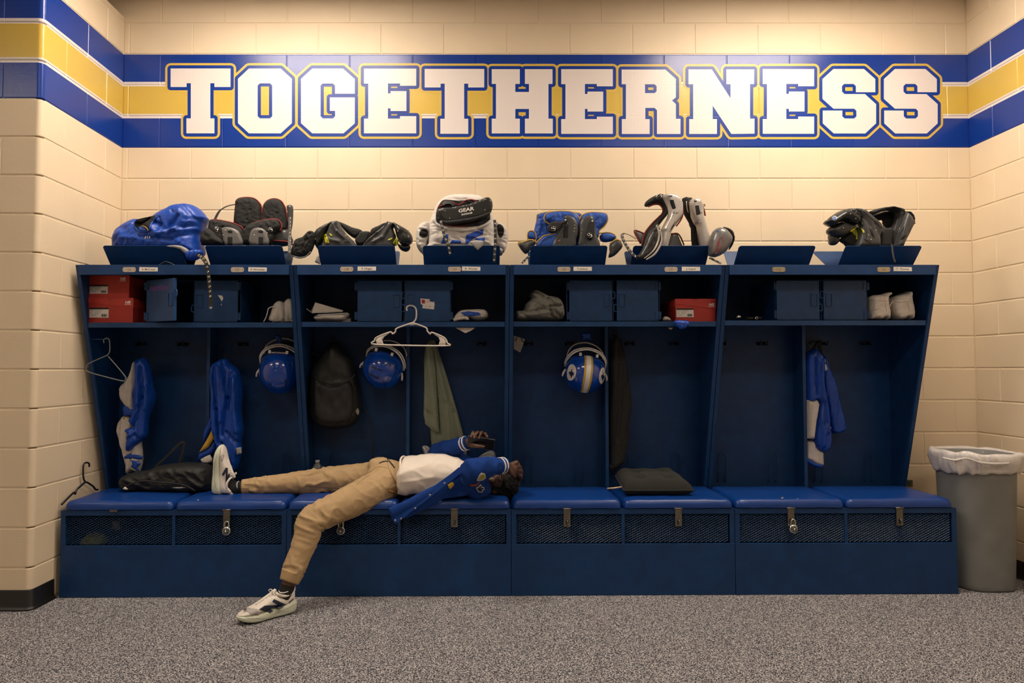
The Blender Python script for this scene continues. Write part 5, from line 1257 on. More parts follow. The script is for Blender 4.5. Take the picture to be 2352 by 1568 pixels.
obj('gold_edge', puff_mb(z([(1448,868),(1466,960),(1440,1000),(1400,1050),(1322,1092),(1360,1030),(1400,960)]), -.23, t=.01, R=3, smooth=1, res=4), mat('gold_jersey', (.55, .33, .04), .6), J2)
obj('side_panel', puff_mb(z([(1432,520),(1452,530),(1462,700),(1450,860),(1400,960),(1355,1030),(1365,900),(1420,780),(1425,640)]), -.20, t=.02, R=5, smooth=1, res=4), JBLU, J2)
obj('white_panel', puff_mb(z([(1455,690),(1470,740),(1455,850),(1446,760)]), -.235, t=.006, R=3, res=3), JWHT, J2)
obj('lower_panel', puff_mb(z([(1320,1100),(1400,1060),(1470,975),(1480,1060),(1440,1110),(1380,1130),(1330,1170),(1310,1185)]), -.21, t=.02, R=5, smooth=1, res=4), JBLU, J2)
obj('white_hem', puff_mb(z([(1335,1155),(1380,1128),(1420,1112),(1442,1150),(1438,1180),(1400,1192),(1350,1185)]), -.235, t=.016, R=4, smooth=1, res=3), JWHT, J2)
obj('crest_print', puff_mb(z([(1655,1052),(1700,1045),(1706,1100),(1662,1112)]), -.268, t=.004, R=2, res=3, edge=.5), mat('grey_knit', (.3, .29, .28), .8), J2)
strap_hang(J2, 512, 800, 517, 824, -.2)
z = lambda P: zp(P, 1620, 740)
J3 = thing('hanging_jersey', 'blue jersey with white panels hanging in the right end compartment', 'jersey', at(1885, 1060, -.12))
obj('right_sleeve', puff_mb(z([(1050,300),(1075,310),(1110,400),(1172,560),(1212,740),(1252,900),(1250,975),(1150,1000),(1118,930),(1090,760),(1050,560)]), -.095, t=.03, R=8, smooth=2, res=2.4, fn=folds(.006, .4, 8)), JBLU, J3)
obj('blue_body', puff_mb(z([(900,300),(920,270),(980,232),(1040,290),(1062,360),(1062,560),(1097,760),(1116,1000),(1116,1110),(1060,1167),(1000,1132),(968,1060),(975,900),(1012,740),(985,695),(900,705)]), -.125, t=.045, R=10, smooth=2, res=2.4, fn=creases(C3, folds(.006, .35, 9))), JBLU, J3)
obj('white_panel', puff_mb(z([(900,690),(950,705),(990,690),(1012,735),(985,880),(966,1050),(900,1045)]), -.13, t=.045, R=9, smooth=1, res=2.4, fn=folds(.006, .3, 4)), JWHT, J3)
obj('white_hem', puff_mb(z([(895,1060),(965,1062),(1000,1135),(1052,1165),(1056,1292),(990,1282),(930,1242),(895,1230)]), -.105, t=.03, R=8, smooth=1, res=2.4, fn=folds(.006, .3, 5)), JWHT, J3)
obj('blue_hem_band', puff_mb(z([(900,1222),(930,1230),(990,1268),(1056,1282),(1056,1310),(985,1300),(900,1250)]), -.138, t=.008, R=3, res=4), JBLU, J3)
obj('name_patch', puff_mb(z([(1055,380),(1090,374),(1106,430),(1074,441)]), -.128, t=.006, R=2, res=3), JWHT, J3)
obj('cuff_print', puff_mb(z([(1112,940),(1132,940),(1130,1000),(1116,1005)]), -.128, t=.005, R=2, res=3), JWHT, J3)
obj('collar_line', tube(pth(z([(1040,310),(1060,318),(1080,345),(1075,365)]), -.135), .003, 6, 3), JWHT, J3)
obj('hanger_strap', puff_mb(z([(955,240),(985,195),(1035,158),(1058,280),(1040,300),(1010,215),(990,240)]), -.10, t=.01, R=3, res=3), BFB, J3)
obj('hanger_strap', puff_mb(z([(925,190),(960,165),(1030,160),(1035,172),(980,180),(940,200)]), -.09, t=.008, R=2, res=3), BFB, J3)

# ---- helmets: hung by the face mask, crown towards the room
HBL = mat('royal_blue_shell', (.002, .050, .36), .16, coat=.6)
MASK = mat('white_mask', (.66, .63, .60), .35)
def helmet(label, u, v, Y, w, h, roll, yaw, style):
    c = at(u, v, Y); t = thing('football_helmet', label, 'helmet', c, 'football helmets'); a, b, d = w/2, .145, h/2
    R_ = Matrix.Translation(c) @ Matrix.Rotation(roll, 4, 'Y') @ Matrix.Rotation(yaw, 4, 'Z')
    # shell: crown points to -Y, face opening to +Z, nape to -Z
    n, m = 40, 26; V = []; keep = []
    mb = MB(); mb.smooth = True
    for i in range(m+1):
        th = PI*.66*i/m                          # from the crown pole backwards
        for j in range(n):
            ph = 2*PI*j/n; x, zz, y = math.sin(th)*math.cos(ph), math.sin(th)*math.sin(ph), -math.cos(th)
            k = 1.0
            if zz > .55: k = 1-.16*((zz-.55)/.45)            # flattened brow
            if y > .1 and zz > 0: y = .1+(y-.1)*(1-.6*zz)     # cut back at the face opening
            q = 1+.05*math.exp(-((abs(x)-.75)/.2)**2)
            mb.v.append(tuple(R_ @ Vector((a*x*q, b*y, d*zz*k))))
    for i in range(m):
        for j in range(n): mb.f.append((i*n+j, i*n+(j+1) % n, (i+1)*n+(j+1) % n, (i+1)*n+j))
    o = obj('shell', mb, HBL, t); mo = o.modifiers.new('s', 'SOLIDIFY'); mo.thickness = .006; mo.offset = -1
    def S(x, zz, off=.001):                      # point on the crown surface over (x,zz) in unit disc
        k = 1-.16*((zz-.55)/.45) if zz > .55 else 1
        r2 = x*x+zz*zz; y = -math.sqrt(max(0, 1-r2)); nn = Vector((x/a, y/b, zz/d)).normalized()
        return R_ @ (Vector((a*x*(1+.05*math.exp(-((abs(x)-.75)/.2)**2)), b*y, d*zz*k))+nn*off)
    def decal(name, P, m_, off=.0015, par=o, res=8):
        # polygon in unit-disc coordinates draped on the shell
        pts = []; n_ = len(P)
        for i in range(n_):
            A, B_ = Vector(P[i]), Vector(P[(i+1) % n_])
            for k in range(res): pts.append(A.lerp(B_, k/res))
        xs = [p.x for p in pts]; zs = [p.y for p in pts]; G = []
        g = max(.03, min(max(xs)-min(xs), max(zs)-min(zs))/5)
        x = min(xs)
        Vv = pts[:]
        while x < max(xs):
            y = min(zs)
            while y < max(zs):
                ins = False
                for i in range(len(pts)):
                    p, q = pts[i], pts[(i+1) % len(pts)]
                    if (p.y > y) != (q.y > y) and x < (q.x-p.x)*(y-p.y)/(q.y-p.y)+p.x: ins = not ins
                if ins and min((Vector((x, y))-p).length for p in pts) > g*.5: Vv.append(Vector((x, y)))
                y += g
            x += g
        V2, _, F2, *_ = delaunay_2d_cdt(Vv, [(i, (i+1) % len(pts)) for i in range(len(pts))], [], 1, 1e-5)
        q = MB(); q.smooth = True; q.add([S(p.x, p.y, off) for p in V2], F2)
        return obj(name, q, m_, par, fix=False)
    # vents, ridges
    VENT = mat('vent_black', (.01, .012, .02), .6)
    def ridge(P, r=.0018): return obj('shell_seam', tube([S(x, zz, .0012) for x, zz in P], r, 6, 3), mat('shell_groove', (.003, .020, .16), .2), o)
    if style == 'stripe':
        decal('stripe', [(-.20, .86), (.20, .86), (.215, .3), (.215, -.4), (.19, -.93), (-.19, -.93), (-.215, -.4), (-.215, .3)], mat('gold_stripe', (.52, .34, .03), .3), .0012, res=10)
        decal('stripe', [(-.105, .86), (.105, .86), (.115, .3), (.115, -.4), (.10, -.93), (-.10, -.93), (-.115, -.4), (-.115, .3)], mat('white_stripe', (.72, .69, .66), .35), .0022, res=10)
        for s in (-1, 1):
            cx_, cz_ = s*.735, -.07
            E2 = lambda rx, rz: [(cx_+rx*math.cos(2*PI*k/16), cz_+rz*math.sin(2*PI*k/16)) for k in range(16)]
            dk = decal('side_logo', E2(.185, .38), mat('white_stripe', (.72, .69, .66), .35), .002, res=1)
            tx = [(-.1, .5), (.2, .5), (.2, .15), (.9, .0), (.9, -.35), (.5, -.55), (.2, -1), (-.1, -.55), (-.45, -.45), (-.9, .05), (-.1, .15)]
            decal('logo_shape', [(cx_+x*.115, cz_+zz*.27) for x, zz in tx], mat('logo_navy', (.006, .018, .10), .4), .0035, dk, res=2)
    else:
        P = [(-.45, .42), (.45, .42), (.52, .25), (.42, -.55), (.30, -.68), (-.30, -.68), (-.42, -.55), (-.52, .25), (-.45, .42)]
        ridge(P); 
        for x0_, zz, wd in ((-.28, .0, .22), (.06, -.02, .22)) if style == 'panel' else ((.42, -.32, .07), (-.25, -.48, .05)):
            decal('vent', [(x0_, zz), (x0_+wd, zz-.02), (x0_+wd, zz-.09 if style == 'panel' else zz-.2), (x0_, zz-.07 if style == 'panel' else zz-.12)], VENT, .001)
        if style == 'panel': decal('vent', [(-.36, -.36), (.22, -.42), (.22, -.49), (-.36, -.43)], VENT, .001)
        if style == 'bumper':
            bb = decal('brow_label', [(-.38, .90), (.38, .90), (.40, .80), (-.40, .80)], mat('white_stripe', (.72, .69, .66), .35), .003)
            obj('brow_text', text_mb('Riddell', .020, lambda x, y, q: S(-x/a*.9, .83-(y-.004)/d, .0045), ext=.0002), mat('label_red', (.35, .02, .02), .6), bb)
    ridge([(-.62, .5), (-.70, .1), (-.60, -.35), (-.45, -.7)]); ridge([(.62, .5), (.70, .1), (.60, -.35), (.45, -.7)])
    # inner lining and mask (bars arch over the top)
    obj('lining', ellipsoid((0, 0, 0), (a*.90, b*.75, d*.82), 20, 12).tf(R_ @ Matrix.Translation((0, .02, 0))), mat('dark_lining', (.006, .006, .007), .9), t)
    for k, (yy, zz, rr, wx, ze) in enumerate(((-.055, 1.06, .0046, 1.02, .20), (-.045, 1.14, .0044, 1.05, .32), (.060, 1.42, .0044, .92, .72))):
        P = [(-a*wx, .02 if k < 2 else yy, d*ze), (-a*wx*.93, yy*.6, d*(ze+(zz-ze)*.42)), (-a*wx*.60, yy, d*(ze+(zz-ze)*.82)), (0, yy-.006, d*zz), (a*wx*.60, yy, d*(ze+(zz-ze)*.82)), (a*wx*.93, yy*.6, d*(ze+(zz-ze)*.42)), (a*wx, .02 if k < 2 else yy, d*ze)]
        obj('mask_bar', tube(P, rr, 8, 6).tf(R_), MASK, t)
    for sx_ in (-.35, 0, .35):
        obj('mask_upright', tube([(a*sx_, -.055, d*(1.06-.16*abs(sx_))), (a*sx_, -.046, d*(1.14-.18*abs(sx_)))], .0042, 8, 3).tf(R_), MASK, t)
    for s in (-1, 1):
        obj('mask_clip', MB().box(-.008, .008, -.006, .006, -.010, .010).tf(R_ @ Matrix.Translation((s*a*.42, -.095, d*.80))), mat('clear_clip', (.55, .53, .5), .3), t, bev=.003)
        obj('chin_strap', tube([(s*a*1.0, -.01, d*.05), (s*a*1.10, -.02, -d*.12), (s*a*1.13, -.015, -d*.28)], [.006, .007, .005], 6, 4).tf(R_), MASK, t)
    return t
h1 = helmet('glossy blue helmet with a white brow label hanging beside the left divider post', 644, 852, -.20, .240, .282, .05, .10, 'bumper')
helmet('glossy blue helmet with raised panel hanging under the white hanger', 880, 846, -.19, .240, .248, .29, -.10, 'panel')
h3 = helmet('blue helmet with gold and white centre stripe and round side logos', 1343, 855, -.20, .238, .258, .105, 0, 'stripe')
obj('blue_ribbon', puff_mb(zp([(758,95),(800,88),(858,98),(845,130),(860,160),(800,150),(770,165),(775,130)], 1140, 740), -.16, t=.012, R=4, smooth=1, res=3), JBLU, h3)

obj('blue_ribbon', puff_mb(zp([(288,50),(330,42),(370,80),(378,150),(345,165),(330,120),(295,100)], 580, 760, 5.6), -.17, t=.010, R=4, smooth=1, res=3), JBLU, h1)
# ---- backpack
z = lambda P: zp(P, 660, 740)
BPK = mat('backpack_nylon', (.0095, .0105, .010), .6, var=.25, vscale=30, bump=.35, bscale=160)
BPK2 = mat('backpack_trim', (.011, .011, .012), .6)
t = thing('backpack', 'bulging black backpack hanging in the compartment under plate 128', 'backpack', at(768, 985, -.15))
obj('main_bag', puff_mb(z([(208,600),(218,480),(240,400),(300,330),(350,235),(440,180),(510,270),(580,340),(622,450),(652,620),(662,780),(640,880),(560,942),(400,962),(285,932),(232,880),(206,760)]), -.16, t=.10, R=26, smooth=2, res=5, fn=lambda u, v: .012*nz(u*.05, v*.05, 6)), BPK, t)
fp = obj('front_pocket', puff_mb(z([(240,500),(330,540),(450,560),(560,520),(600,640),(600,800),(560,890),(400,915),(290,890),(235,780)]), -.235, t=.04, R=14, smooth=2, res=5, fn=lambda u, v: .012*math.sin(u*.2)*nz(u*.04, v*.04, 2)), BPK, t)
obj('zip', tube(pth(z([(240,490),(330,540),(450,562),(560,520),(610,470)]), -.262), .0035, 6, 4), BPK2, t)
lbp = obj('logo_tag', prism([[(-.017, -.006), (.017, .002), (.017, .011), (-.017, .003)]], lambda x, y, q: at(774, 876, -.283)+Vector((x, -q, y)), 0, .002), mat('grey_print', (.25, .24, .23), .7), fp)
obj('logo_tag_face', prism([[(-.0155, -.0045), (.0155, .0030), (.0155, .0095), (-.0155, .002)]], lambda x, y, q: at(774, 876, -.283)+Vector((x, -q, y)), .002, .0024), BPK2, lbp)
obj('haul_loop', tube(pth(z([(360,230),(380,160),(420,140),(450,190)]), -.10), .008, 8, 4), BPK2, t)
obj('side_strap', tube(pth(z([(640,700),(690,780),(745,880),(765,1000),(768,1230)]), -.12), .004, 6, 5), BPK2, t)
obj('side_print', puff_mb(z([(612,790),(635,770),(648,800),(640,835),(618,820)]), -.232, t=.005, R=2, res=3), mat('grey_print', (.25, .24, .23), .7), t)
obj('shoulder_strap', tube(pth(z([(300,330),(240,280),(200,330),(190,460)]), -.11), .012, 8, 4), BPK2, t)

# ---- green-grey towel
TOW = mat('sage_terry', (.20, .225, .165), .95, var=.14, vscale=160, bump=.9, bscale=460)
t = thing('hanging_towel', 'sage green towel hanging behind the raised arm', 'towel', at(1010, 1050, -.12))
obj('back_layer', puff_mb(z([(1255,185),(1290,152),(1330,162),(1347,215),(1400,370),(1460,560),(1530,800),(1570,950),(1592,1040),(1616,1140),(1618,1235),(1312,1235),(1292,1050),(1285,930),(1290,700),(1300,400)]), -.12, t=.022, R=10, smooth=1, res=2.8, fn=creases([(660+x0/3.92,740+y0/3.92,660+x1/3.92,740+y1/3.92,w_,a_) for x0,y0,x1,y1,w_,a_ in [(1300,200,1345,700,3,-.02),(1345,700,1370,1000,3,-.02),(1340,230,1500,800,3,-.012),(1500,800,1540,1100,3,-.012),(1320,220,1430,700,5,.014),(1430,700,1470,1100,6,.014)]])) , TOW, t)
fl = obj('front_layer', puff_mb(z([(1243,215),(1290,180),(1310,200),(1332,400),(1352,700),(1368,995),(1330,975),(1285,950),(1242,910),(1226,830),(1232,560),(1230,330)]), -.155, t=.016, R=8, smooth=1, res=2.8, fn=lambda u, v: .008*math.sin(u*.25-v*.03)), TOW, t)
obj('woven_band', tube(pth(z([(1228,770),(1280,800),(1358,850)]), -.174), .003, 6, 3), TOW, fl)
obj('hem_stitch', tube(pth(z([(1240,905),(1285,945),(1368,992)]), -.165), .0035, 6, 3), TOW, fl)

# ---- black garment, papers
z = lambda P: zp(P, 1140, 740)
t = thing('hanging_garment', 'limp black garment hanging right of the divider under plate 131', 'garment', at(1428, 1070, -.12))
obj('cloth', puff_mb(z([(1022,200),(1060,105),(1130,160),(1160,320),(1200,560),(1222,760),(1190,900),(1182,1100),(1150,1250),(1060,1335),(1022,1300)]), -.12, t=.045, R=12, smooth=1, res=2.6, fn=folds(.012, .3, 12)), BFB, t)
obj('hem_band', puff_mb(z([(1022,1270),(1065,1310),(1150,1230),(1155,1260),(1062,1345),(1022,1315)]), -.145, t=.012, R=4, res=4), BPK2, t)
obj('loop', tube(pth(z([(1050,120),(1060,80),(1080,75),(1090,120)]), -.1), .004, 6, 3), BPK2, t)
t = thing('paper_tag', 'white paper tag hanging at the left side of the striped helmet compartment', 'paper', at(1190, 805, -.10))
obj('tag_sheet', prism([zp([(158,120),(258,152),(215,272),(158,240)], 1140, 740)], lambda u, v, d: at(u, v, -.09)-Vector((0, d, 0)), 0, .001), mat('white_paper', (.62, .58, .53), .8), t)
for k in range(5):
    a, b = zp([(165+k*2, 180+k*14), (225-k*4, 200+k*12)], 1140, 740)
    obj('print_line', tube([at(*a, -.0918), at(*b, -.0918)], .0006, 4), mat('grey_print', (.25, .24, .23), .7), t)
for P in ([(165,165),(178,160),(186,135)], [(225,145),(235,172),(252,178)]): obj('clip', tube(pth(z(P), -.095), .0025, 6, 3), BPK2, t)
sheet('paper_corner', 'white paper corner hanging below the shelf under plate 129', 'paper', zp([(1590,1303),(1770,1303),(1735,1328),(1682,1352)], 640, 420), (-.40,)*4, PAP)
sheet('paper_corner', 'tiny white paper corner below the shelf near the dangling blue cloth', 'paper', zp([(1545,1303),(1592,1303),(1570,1322)], 1140, 420), (-.40,)*3, PAP)
# ================================================================ ON THE BENCH AND FLOOR
BT = HB+.062
z = lambda P: zp(P, 120, 760)
t = thing('duffel_bag', 'slack black bag lying on the first bench cushions below the hanging jerseys', 'bag', at(385, 1128, -.33))
obj('bag_body', puff_mb(z([(635,1360),(648,1305),(740,1270),(880,1250),(960,1212),(1100,1190),(1250,1182),(1390,1200),(1440,1235),(1455,1300),(1445,1420),(1280,1447),(900,1440),(700,1432),(655,1400)]), -.29, t=.09, R=18, smooth=2, res=2.8, fn=wrinkle(.020, .022, .05, 3, .3)), BPK, t)
obj('bag_zip', tube(pth(z([(660,1400),(800,1350),(1000,1365),(1180,1385),(1290,1440)]), -.415), .004, 6, 4), BPK2, t)
obj('bag_strap', strip([at(u, v, -.22) for u, v in z([(920,1230),(1040,1120),(1150,1012),(1178,1002),(1190,1020),(1172,1100),(1140,1200)])], .014, (0, -1, .2), .004, 4), BPK2, t)
obj('bag_print', puff_mb(z([(1070,1412),(1130,1404),(1210,1408),(1140,1420)]), -.42, t=.004, R=2, res=3), mat('grey_print', (.25, .24, .23), .7), t)
o = puff('crumpled_tissue', z([(633,1422),(655,1400),(685,1425),(660,1430)]), -.40, mat('white_paper', (.62, .58, .53), .8), t=.012, res=2.5, R=3); tag(o, 'tiny white tissue at the left tip of the slack black bag', 'tissue')

# water bottle
CLR = mat('clear_plastic', (.75, .80, .82), .08, trans=.9)
c = at(729, 1110, -.20); c.z = BT; zt = at(729, 1057, -.20).z; H = zt-BT
t = thing('water_bottle', 'clear plastic water bottle standing behind the straight leg', 'bottle', c)
obj('body', lathe([(.028, .0), (.031, .005), (.031, H*.45), (.0295, H*.5), (.031, H*.55), (.031, H*.68), (.024, H*.80), (.013, H*.88), (.012, H*.92)], 20, c), CLR, t)
obj('cap', lathe([(.0135, H*.915), (.0135, H), (.011, H*1.01)], 16, c), mat('pale_plastic', (.35, .35, .34), .4), t)
obj('water', lathe([(.001, .004), (.029, .005), (.029, H*.6), (.001, H*.6)], 20, c), mat('water', (.8, .85, .88), .05, trans=1.0), t)

# grey running shoes behind the person
def small_shoe(label, P, Y, lines):
    t = thing('running_shoe', label, 'shoe', at(sum(p[0] for p in P)/len(P), max(p[1] for p in P), Y), 'grey running shoes behind the person')
    obj('upper', puff_mb(P, Y, t=.04, R=8, smooth=2, res=2.5), mat('grey_mesh', (.27, .27, .29), .7, var=.2, vscale=150, bump=.5, bscale=400), t)
    for L_ in lines: obj('overlay', tube([at(u, v, Y-.038) for u, v in L_], .0025, 6, 3), mat('pale_overlay', (.5, .5, .5), .5), t)
    return t
z6 = lambda P: zp(P, 840, 960, 5.8075)
small_shoe('grey running shoe standing on its heel left of the raised elbow', z6([(752,390),(762,370),(790,364),(840,380),(872,420),(905,475),(900,540),(800,540),(772,450)]), -.16, [z6([(765,380),(790,430),(820,500)]), z6([(800,372),(845,420),(870,480)])])
small_shoe('grey running shoe behind the near shoulder', z6([(1480,545),(1520,505),(1580,468),(1640,435),(1700,438),(1731,480),(1728,540),(1700,570),(1500,570)]), -.16, [z6([(1560,490),(1630,465),(1700,480)]), z6([(1540,530),(1620,505),(1700,520)])])

# tufted cushion
t = thing('seat_pad', 'black tufted seat pad lying on the cushions under plate 131', 'cushion', at(1500, 1122, -.38))
def padf(a, b):
    A, B_, Cq, Dq = at(1433, 1119, -.52), at(1594, 1119, -.52), at(1548, 1082, -.24), at(1413, 1082, -.24)
    A.z = B_.z = BT+.030; Cq.z = Dq.z = BT+.070
    return A.lerp(B_, a).lerp(Dq.lerp(Cq, a), b)
mb = MB(); mb.smooth = True; N_g = 26
def pad_h(a, b):
    e = min(a, 1-a, b, 1-b)*2; g = (1-(1-min(1, e*2.6))**3)
    tuft = sum(math.exp(-(((a-x)**2+(b-y)**2)/.006)) for x in (.28, .72) for y in (.3, .72))
    return .004+.052*g-.034*min(1, tuft)+.010*nz(a*5, b*5)*g
for s in (1, -1):
    for i in range(N_g+1):
        for j in range(N_g+1):
            a, b = i/N_g, j/N_g; sc = 1+.0*a
            p = padf(a, b); h = pad_h(a, b)
            mb.v.append((p.x, p.y, p.z+(h if s > 0 else -h*.62)))
n1 = (N_g+1)**2
for s in (0, 1):
    for i in range(N_g):
        for j in range(N_g):
            q = (s*n1+i*(N_g+1)+j, s*n1+(i+1)*(N_g+1)+j, s*n1+(i+1)*(N_g+1)+j+1, s*n1+i*(N_g+1)+j+1); mb.f.append(q if s == 0 else q[::-1])
bd = [(i, 0) for i in range(N_g)]+[(N_g, j) for j in range(N_g)]+[(i, N_g) for i in range(N_g, 0, -1)]+[(0, j) for j in range(N_g, 0, -1)]
for k in range(len(bd)):
    a, b = bd[k], bd[(k+1) % len(bd)]; ia, ib = a[0]*(N_g+1)+a[1], b[0]*(N_g+1)+b[1]; mb.f.append((ib, ia, n1+ia, n1+ib))
PADM = mat('charcoal_knit', (.016, .017, .015), .95, var=.2, vscale=120, bump=.6, bscale=360)
obj('pad_body', mb, PADM, t)
edge = [padf(i/N_g, j/N_g) for i, j in bd]
obj('pad_welt', tube(edge, .0045, 6, closed=True), PADM, t)
for x in (.28, .72):
    for y in (.3, .72): obj('tuft_button', ellipsoid(padf(x, y)+Vector((0, 0, .022)), (.010, .010, .005), 10, 6), BPK2, t)
o = puff('paper_strip', zp([(995,1490),(1060,1484),(1132,1476),(1128,1488),(1060,1500),(1000,1502)], 1140, 740), -.50, mat('tan_strip', (.55, .38, .24), .7), t=.006, res=3, R=3); tag(o, 'tan paper strip poking out left of the tufted seat pad', 'paper')
o['label'] = 'tan paper strip poking out left of the tufted seat pad'
# torn spots of the vinyl
for u, v, Y in ((1797, 1146, YB-.004), (455, 1150, YB+.05)):
    pass

# padlocks
LOCKF = mat('lock_dial', (.015, .015, .017), .3)
for (u, v), lab in (((520.5, 1219), 'round dial padlock on the hasp right of the raised shoe'), ((783, 1218), 'round dial padlock hanging behind the bent knee'), ((1822, 1214), 'round dial padlock on the hasp nearest the trash can')):
    Y = YB+LROT*(at(u, v, YB).x-LX0)-.018; c = at(u, v, Y)
    t = thing('padlock', lab, 'padlock', c, 'dial padlocks')
    obj('case', lathe([(.001, .010), (.019, .010), (.0235, .006), (.0235, -.006), (.020, -.0095), (.001, -.0095)], 24, c, 'Y'), CHROME, t)
    dl = obj('dial', lathe([(.001, -.010), (.018, -.010), (.0165, -.0125), (.001, -.0125)], 24, c, 'Y'), LOCKF, t)
    obj('knob', lathe([(.0065, -.0125), (.006, -.019), (.001, -.0195)], 12, c, 'Y'), CHROME, dl)
    me = None
    for k in range(12):
        q = 2*PI*k/12; p0, p1 = Vector((math.cos(q), 0, math.sin(q))), None
        obj('dial_mark', tube([c+p0*.010+Vector((0, -.0127, 0)), c+p0*.0155+Vector((0, -.0125, 0))], .0006, 4), WHT, dl)
    obj('shackle', tube([c+Vector((-.012, 0, .014)), c+Vector((-.012, 0, .036)), c+Vector((-.008, 0, .047)), c+Vector((0, 0, .051)), c+Vector((.008, 0, .047)), c+Vector((.012, 0, .036)), c+Vector((.012, 0, .014))], .0033, 8, 4), CHROME, t)

# things behind the left mesh
o = puff('yellow_ball_cap', [(188,1256),(192,1238),(205,1224),(222,1222),(238,1232),(246,1256)], -.50, mat('yellow_cloth', (.42, .36, .03), .7), t=.06, smooth=2, res=3); tag(o, 'yellow cap behind the mesh of the left bench', 'cap')
for P, l in (([(155,1258),(158,1248),(172,1246),(185,1258)], 'pale crumpled rag at the left behind the mesh'), ([(283,1258),(288,1246),(312,1245),(320,1258)], 'pale crumpled rag behind the mesh right of the yellow cap'), ([(328,1258),(336,1243),(350,1242),(360,1258)], 'grey shoe toe behind the mesh, right of the pale rags')):
    o = puff('stored_rag', P, -.48, mat('grey_knit', (.3, .29, .28), .8), t=.03, smooth=1, res=2.5, R=4); tag(o, l, 'rag')

# wall outlet
o = thing('wall_outlet', 'small greenish outlet plate low on the back wall beside the last locker', 'outlet', at(2088, 1110, -.01))
pA, pB = at(2080, 1117, -.01), at(2097, 1102, -.01)
obj('cover_plate', MB().box(pA.x, pB.x, -.009, -.0005, pA.z, pB.z), mat('outlet_grey', (.10, .12, .08), .5), o, bev=.002)
obj('socket', MB().box(pA.x+.012, pB.x-.012, -.011, -.009, pA.z+.008, pB.z-.008), mat('outlet_dark', (.05, .06, .045), .5), o)

# trash can with liner
CAN = mat('grey_can', (.185, .19, .185), .55, var=.10, vscale=9, bump=.1, bscale=90)
LIN = mat('white_liner', (.72, .68, .66), .30, var=.10, vscale=25, alpha=.86)
t = thing('trash_can', 'tall grey trash can with a white bag liner at the right end of the bench', 'trash can', (2.822, -.42, 0))
def can_ring(cx_, cy_, hw, hd, z_, rz, n=64, p=3.4):
    out = []
    for j in range(n):
        q = 2*PI*j/n; c_, s_ = math.cos(q), math.sin(q)
        x, y = hw*math.copysign(abs(c_)**(2/p), c_), hd*math.copysign(abs(s_)**(2/p), s_)
        out.append(Vector((cx_+x*math.cos(rz)-y*math.sin(rz), cy_+x*math.sin(rz)+y*math.cos(rz), z_)))
    return out
RZC = -.10
def CR(z_, k=1, e=0): 
    f_ = z_/.74
    return can_ring(2.822+.002*f_, -.42, .154+.019*f_+e, .154+.019*f_+e, z_, 0, p=3.0)
obj('body', loft([CR(.002, e=-.03), CR(.0, e=-.006), CR(.012), CR(.03), CR(.2), CR(.45), CR(.70), CR(.735, e=.006), CR(.748, e=.006), CR(.748, e=-.006), CR(.70, e=-.012), CR(.1, e=-.012), CR(.02, e=-.02)]), CAN, t)
rings = []
for k, (z_, e, am) in enumerate(((.10, -.02, .004), (.45, -.016, .008), (.60, -.016, .012), (.68, -.014, .012), (.735, -.004, .006), (.760, .004, .006), (.758, .014, .010), (.740, .021, .012), (.715, .020, .012), (.690, .016, .010), (.668, .011, .006), (.655, .009, .003))):
    r = CR(min(z_, .76), e=e); out = []
    r = [a_.lerp(r[(i_+1) % 64], t_/3) for i_, a_ in enumerate(r) for t_ in range(3)]
    for j, p in enumerate(r):
        q = 2*PI*j/192; cq, sq = math.cos(q), math.sin(q)
        d = am*(1.1*ridged(cq*3.2+z_*6, sq*3.2, z_*9)+.8*ridged(cq*8, sq*8+z_*25, z_*14)-.5)
        nn = Vector((p.x-2.822, p.y+.42, 0)).normalized()
        sag = (.026*nz(cq*1.6+3, sq*1.6)+.012*nz(cq*6, sq*6)-.004) if k >= 9 else (.014*nz(cq*2.2, sq*2.2, 5) if k in (5, 6) else 0)
        out.append(p+nn*d+Vector((0, 0, sag)))
    rings.append(out)
obj('liner_bag', loft(rings, closed_ends=False), LIN, t, solid=.0015)
obj('liner_twist', tube([p+Vector((0, -.012, 0)) for p in (at(2162, 1050, -.585), at(2188, 1056, -.615), at(2215, 1052, -.620), at(2250, 1062, -.620), at(2290, 1064, -.62), at(2322, 1062, -.605))], [.004, .007, .006, .007, .006, .003], 8, 4), LIN, t)
obj('liner_tail', puff_mb([(2192,1054),(2210,1056),(2211,1075),(2208,1089),(2202,1090),(2196,1076)], -.622, t=.008, R=3, smooth=1, res=2.5, fn=lambda u, v: .003*math.sin(u*.8)), LIN, t)
# ================================================================ PERSON lying on the bench
SKIN = mat('dark_skin', (.085, .040, .022), .48, var=.12, vscale=40, bump=.08, bscale=300)
NAIL = mat('nail', (.30, .17, .12), .35)
HAIR = mat('black_hair', (.006, .005, .004), .85, var=.3, vscale=200, bump=1.0, bscale=260)
KHAKI = mat('khaki_cotton', (.42, .285, .145), .78, var=.06, vscale=30, bump=.25, bscale=420)
KHAKI2 = mat('khaki_seam', (.30, .18, .075), .8)
TEE = mat('white_tee', (.74, .66, .58), .82, var=.03, vscale=20, bump=.2, bscale=400)
JKT = mat('blue_wool', (.0045, .036, .20), .9, var=.12, vscale=60, bump=.5, bscale=380, spec=.25)
JKL = mat('blue_lining', (.004, .032, .24), .6)
RIBW = mat('white_rib', (.66, .63, .62), .8)
person = thing('person', 'person in white tee, blue jacket and khaki pants lying along the bench holding a phone', 'person', (-.6, -.42, .52))
def W(u, v, Y): return at(u, v, Y)
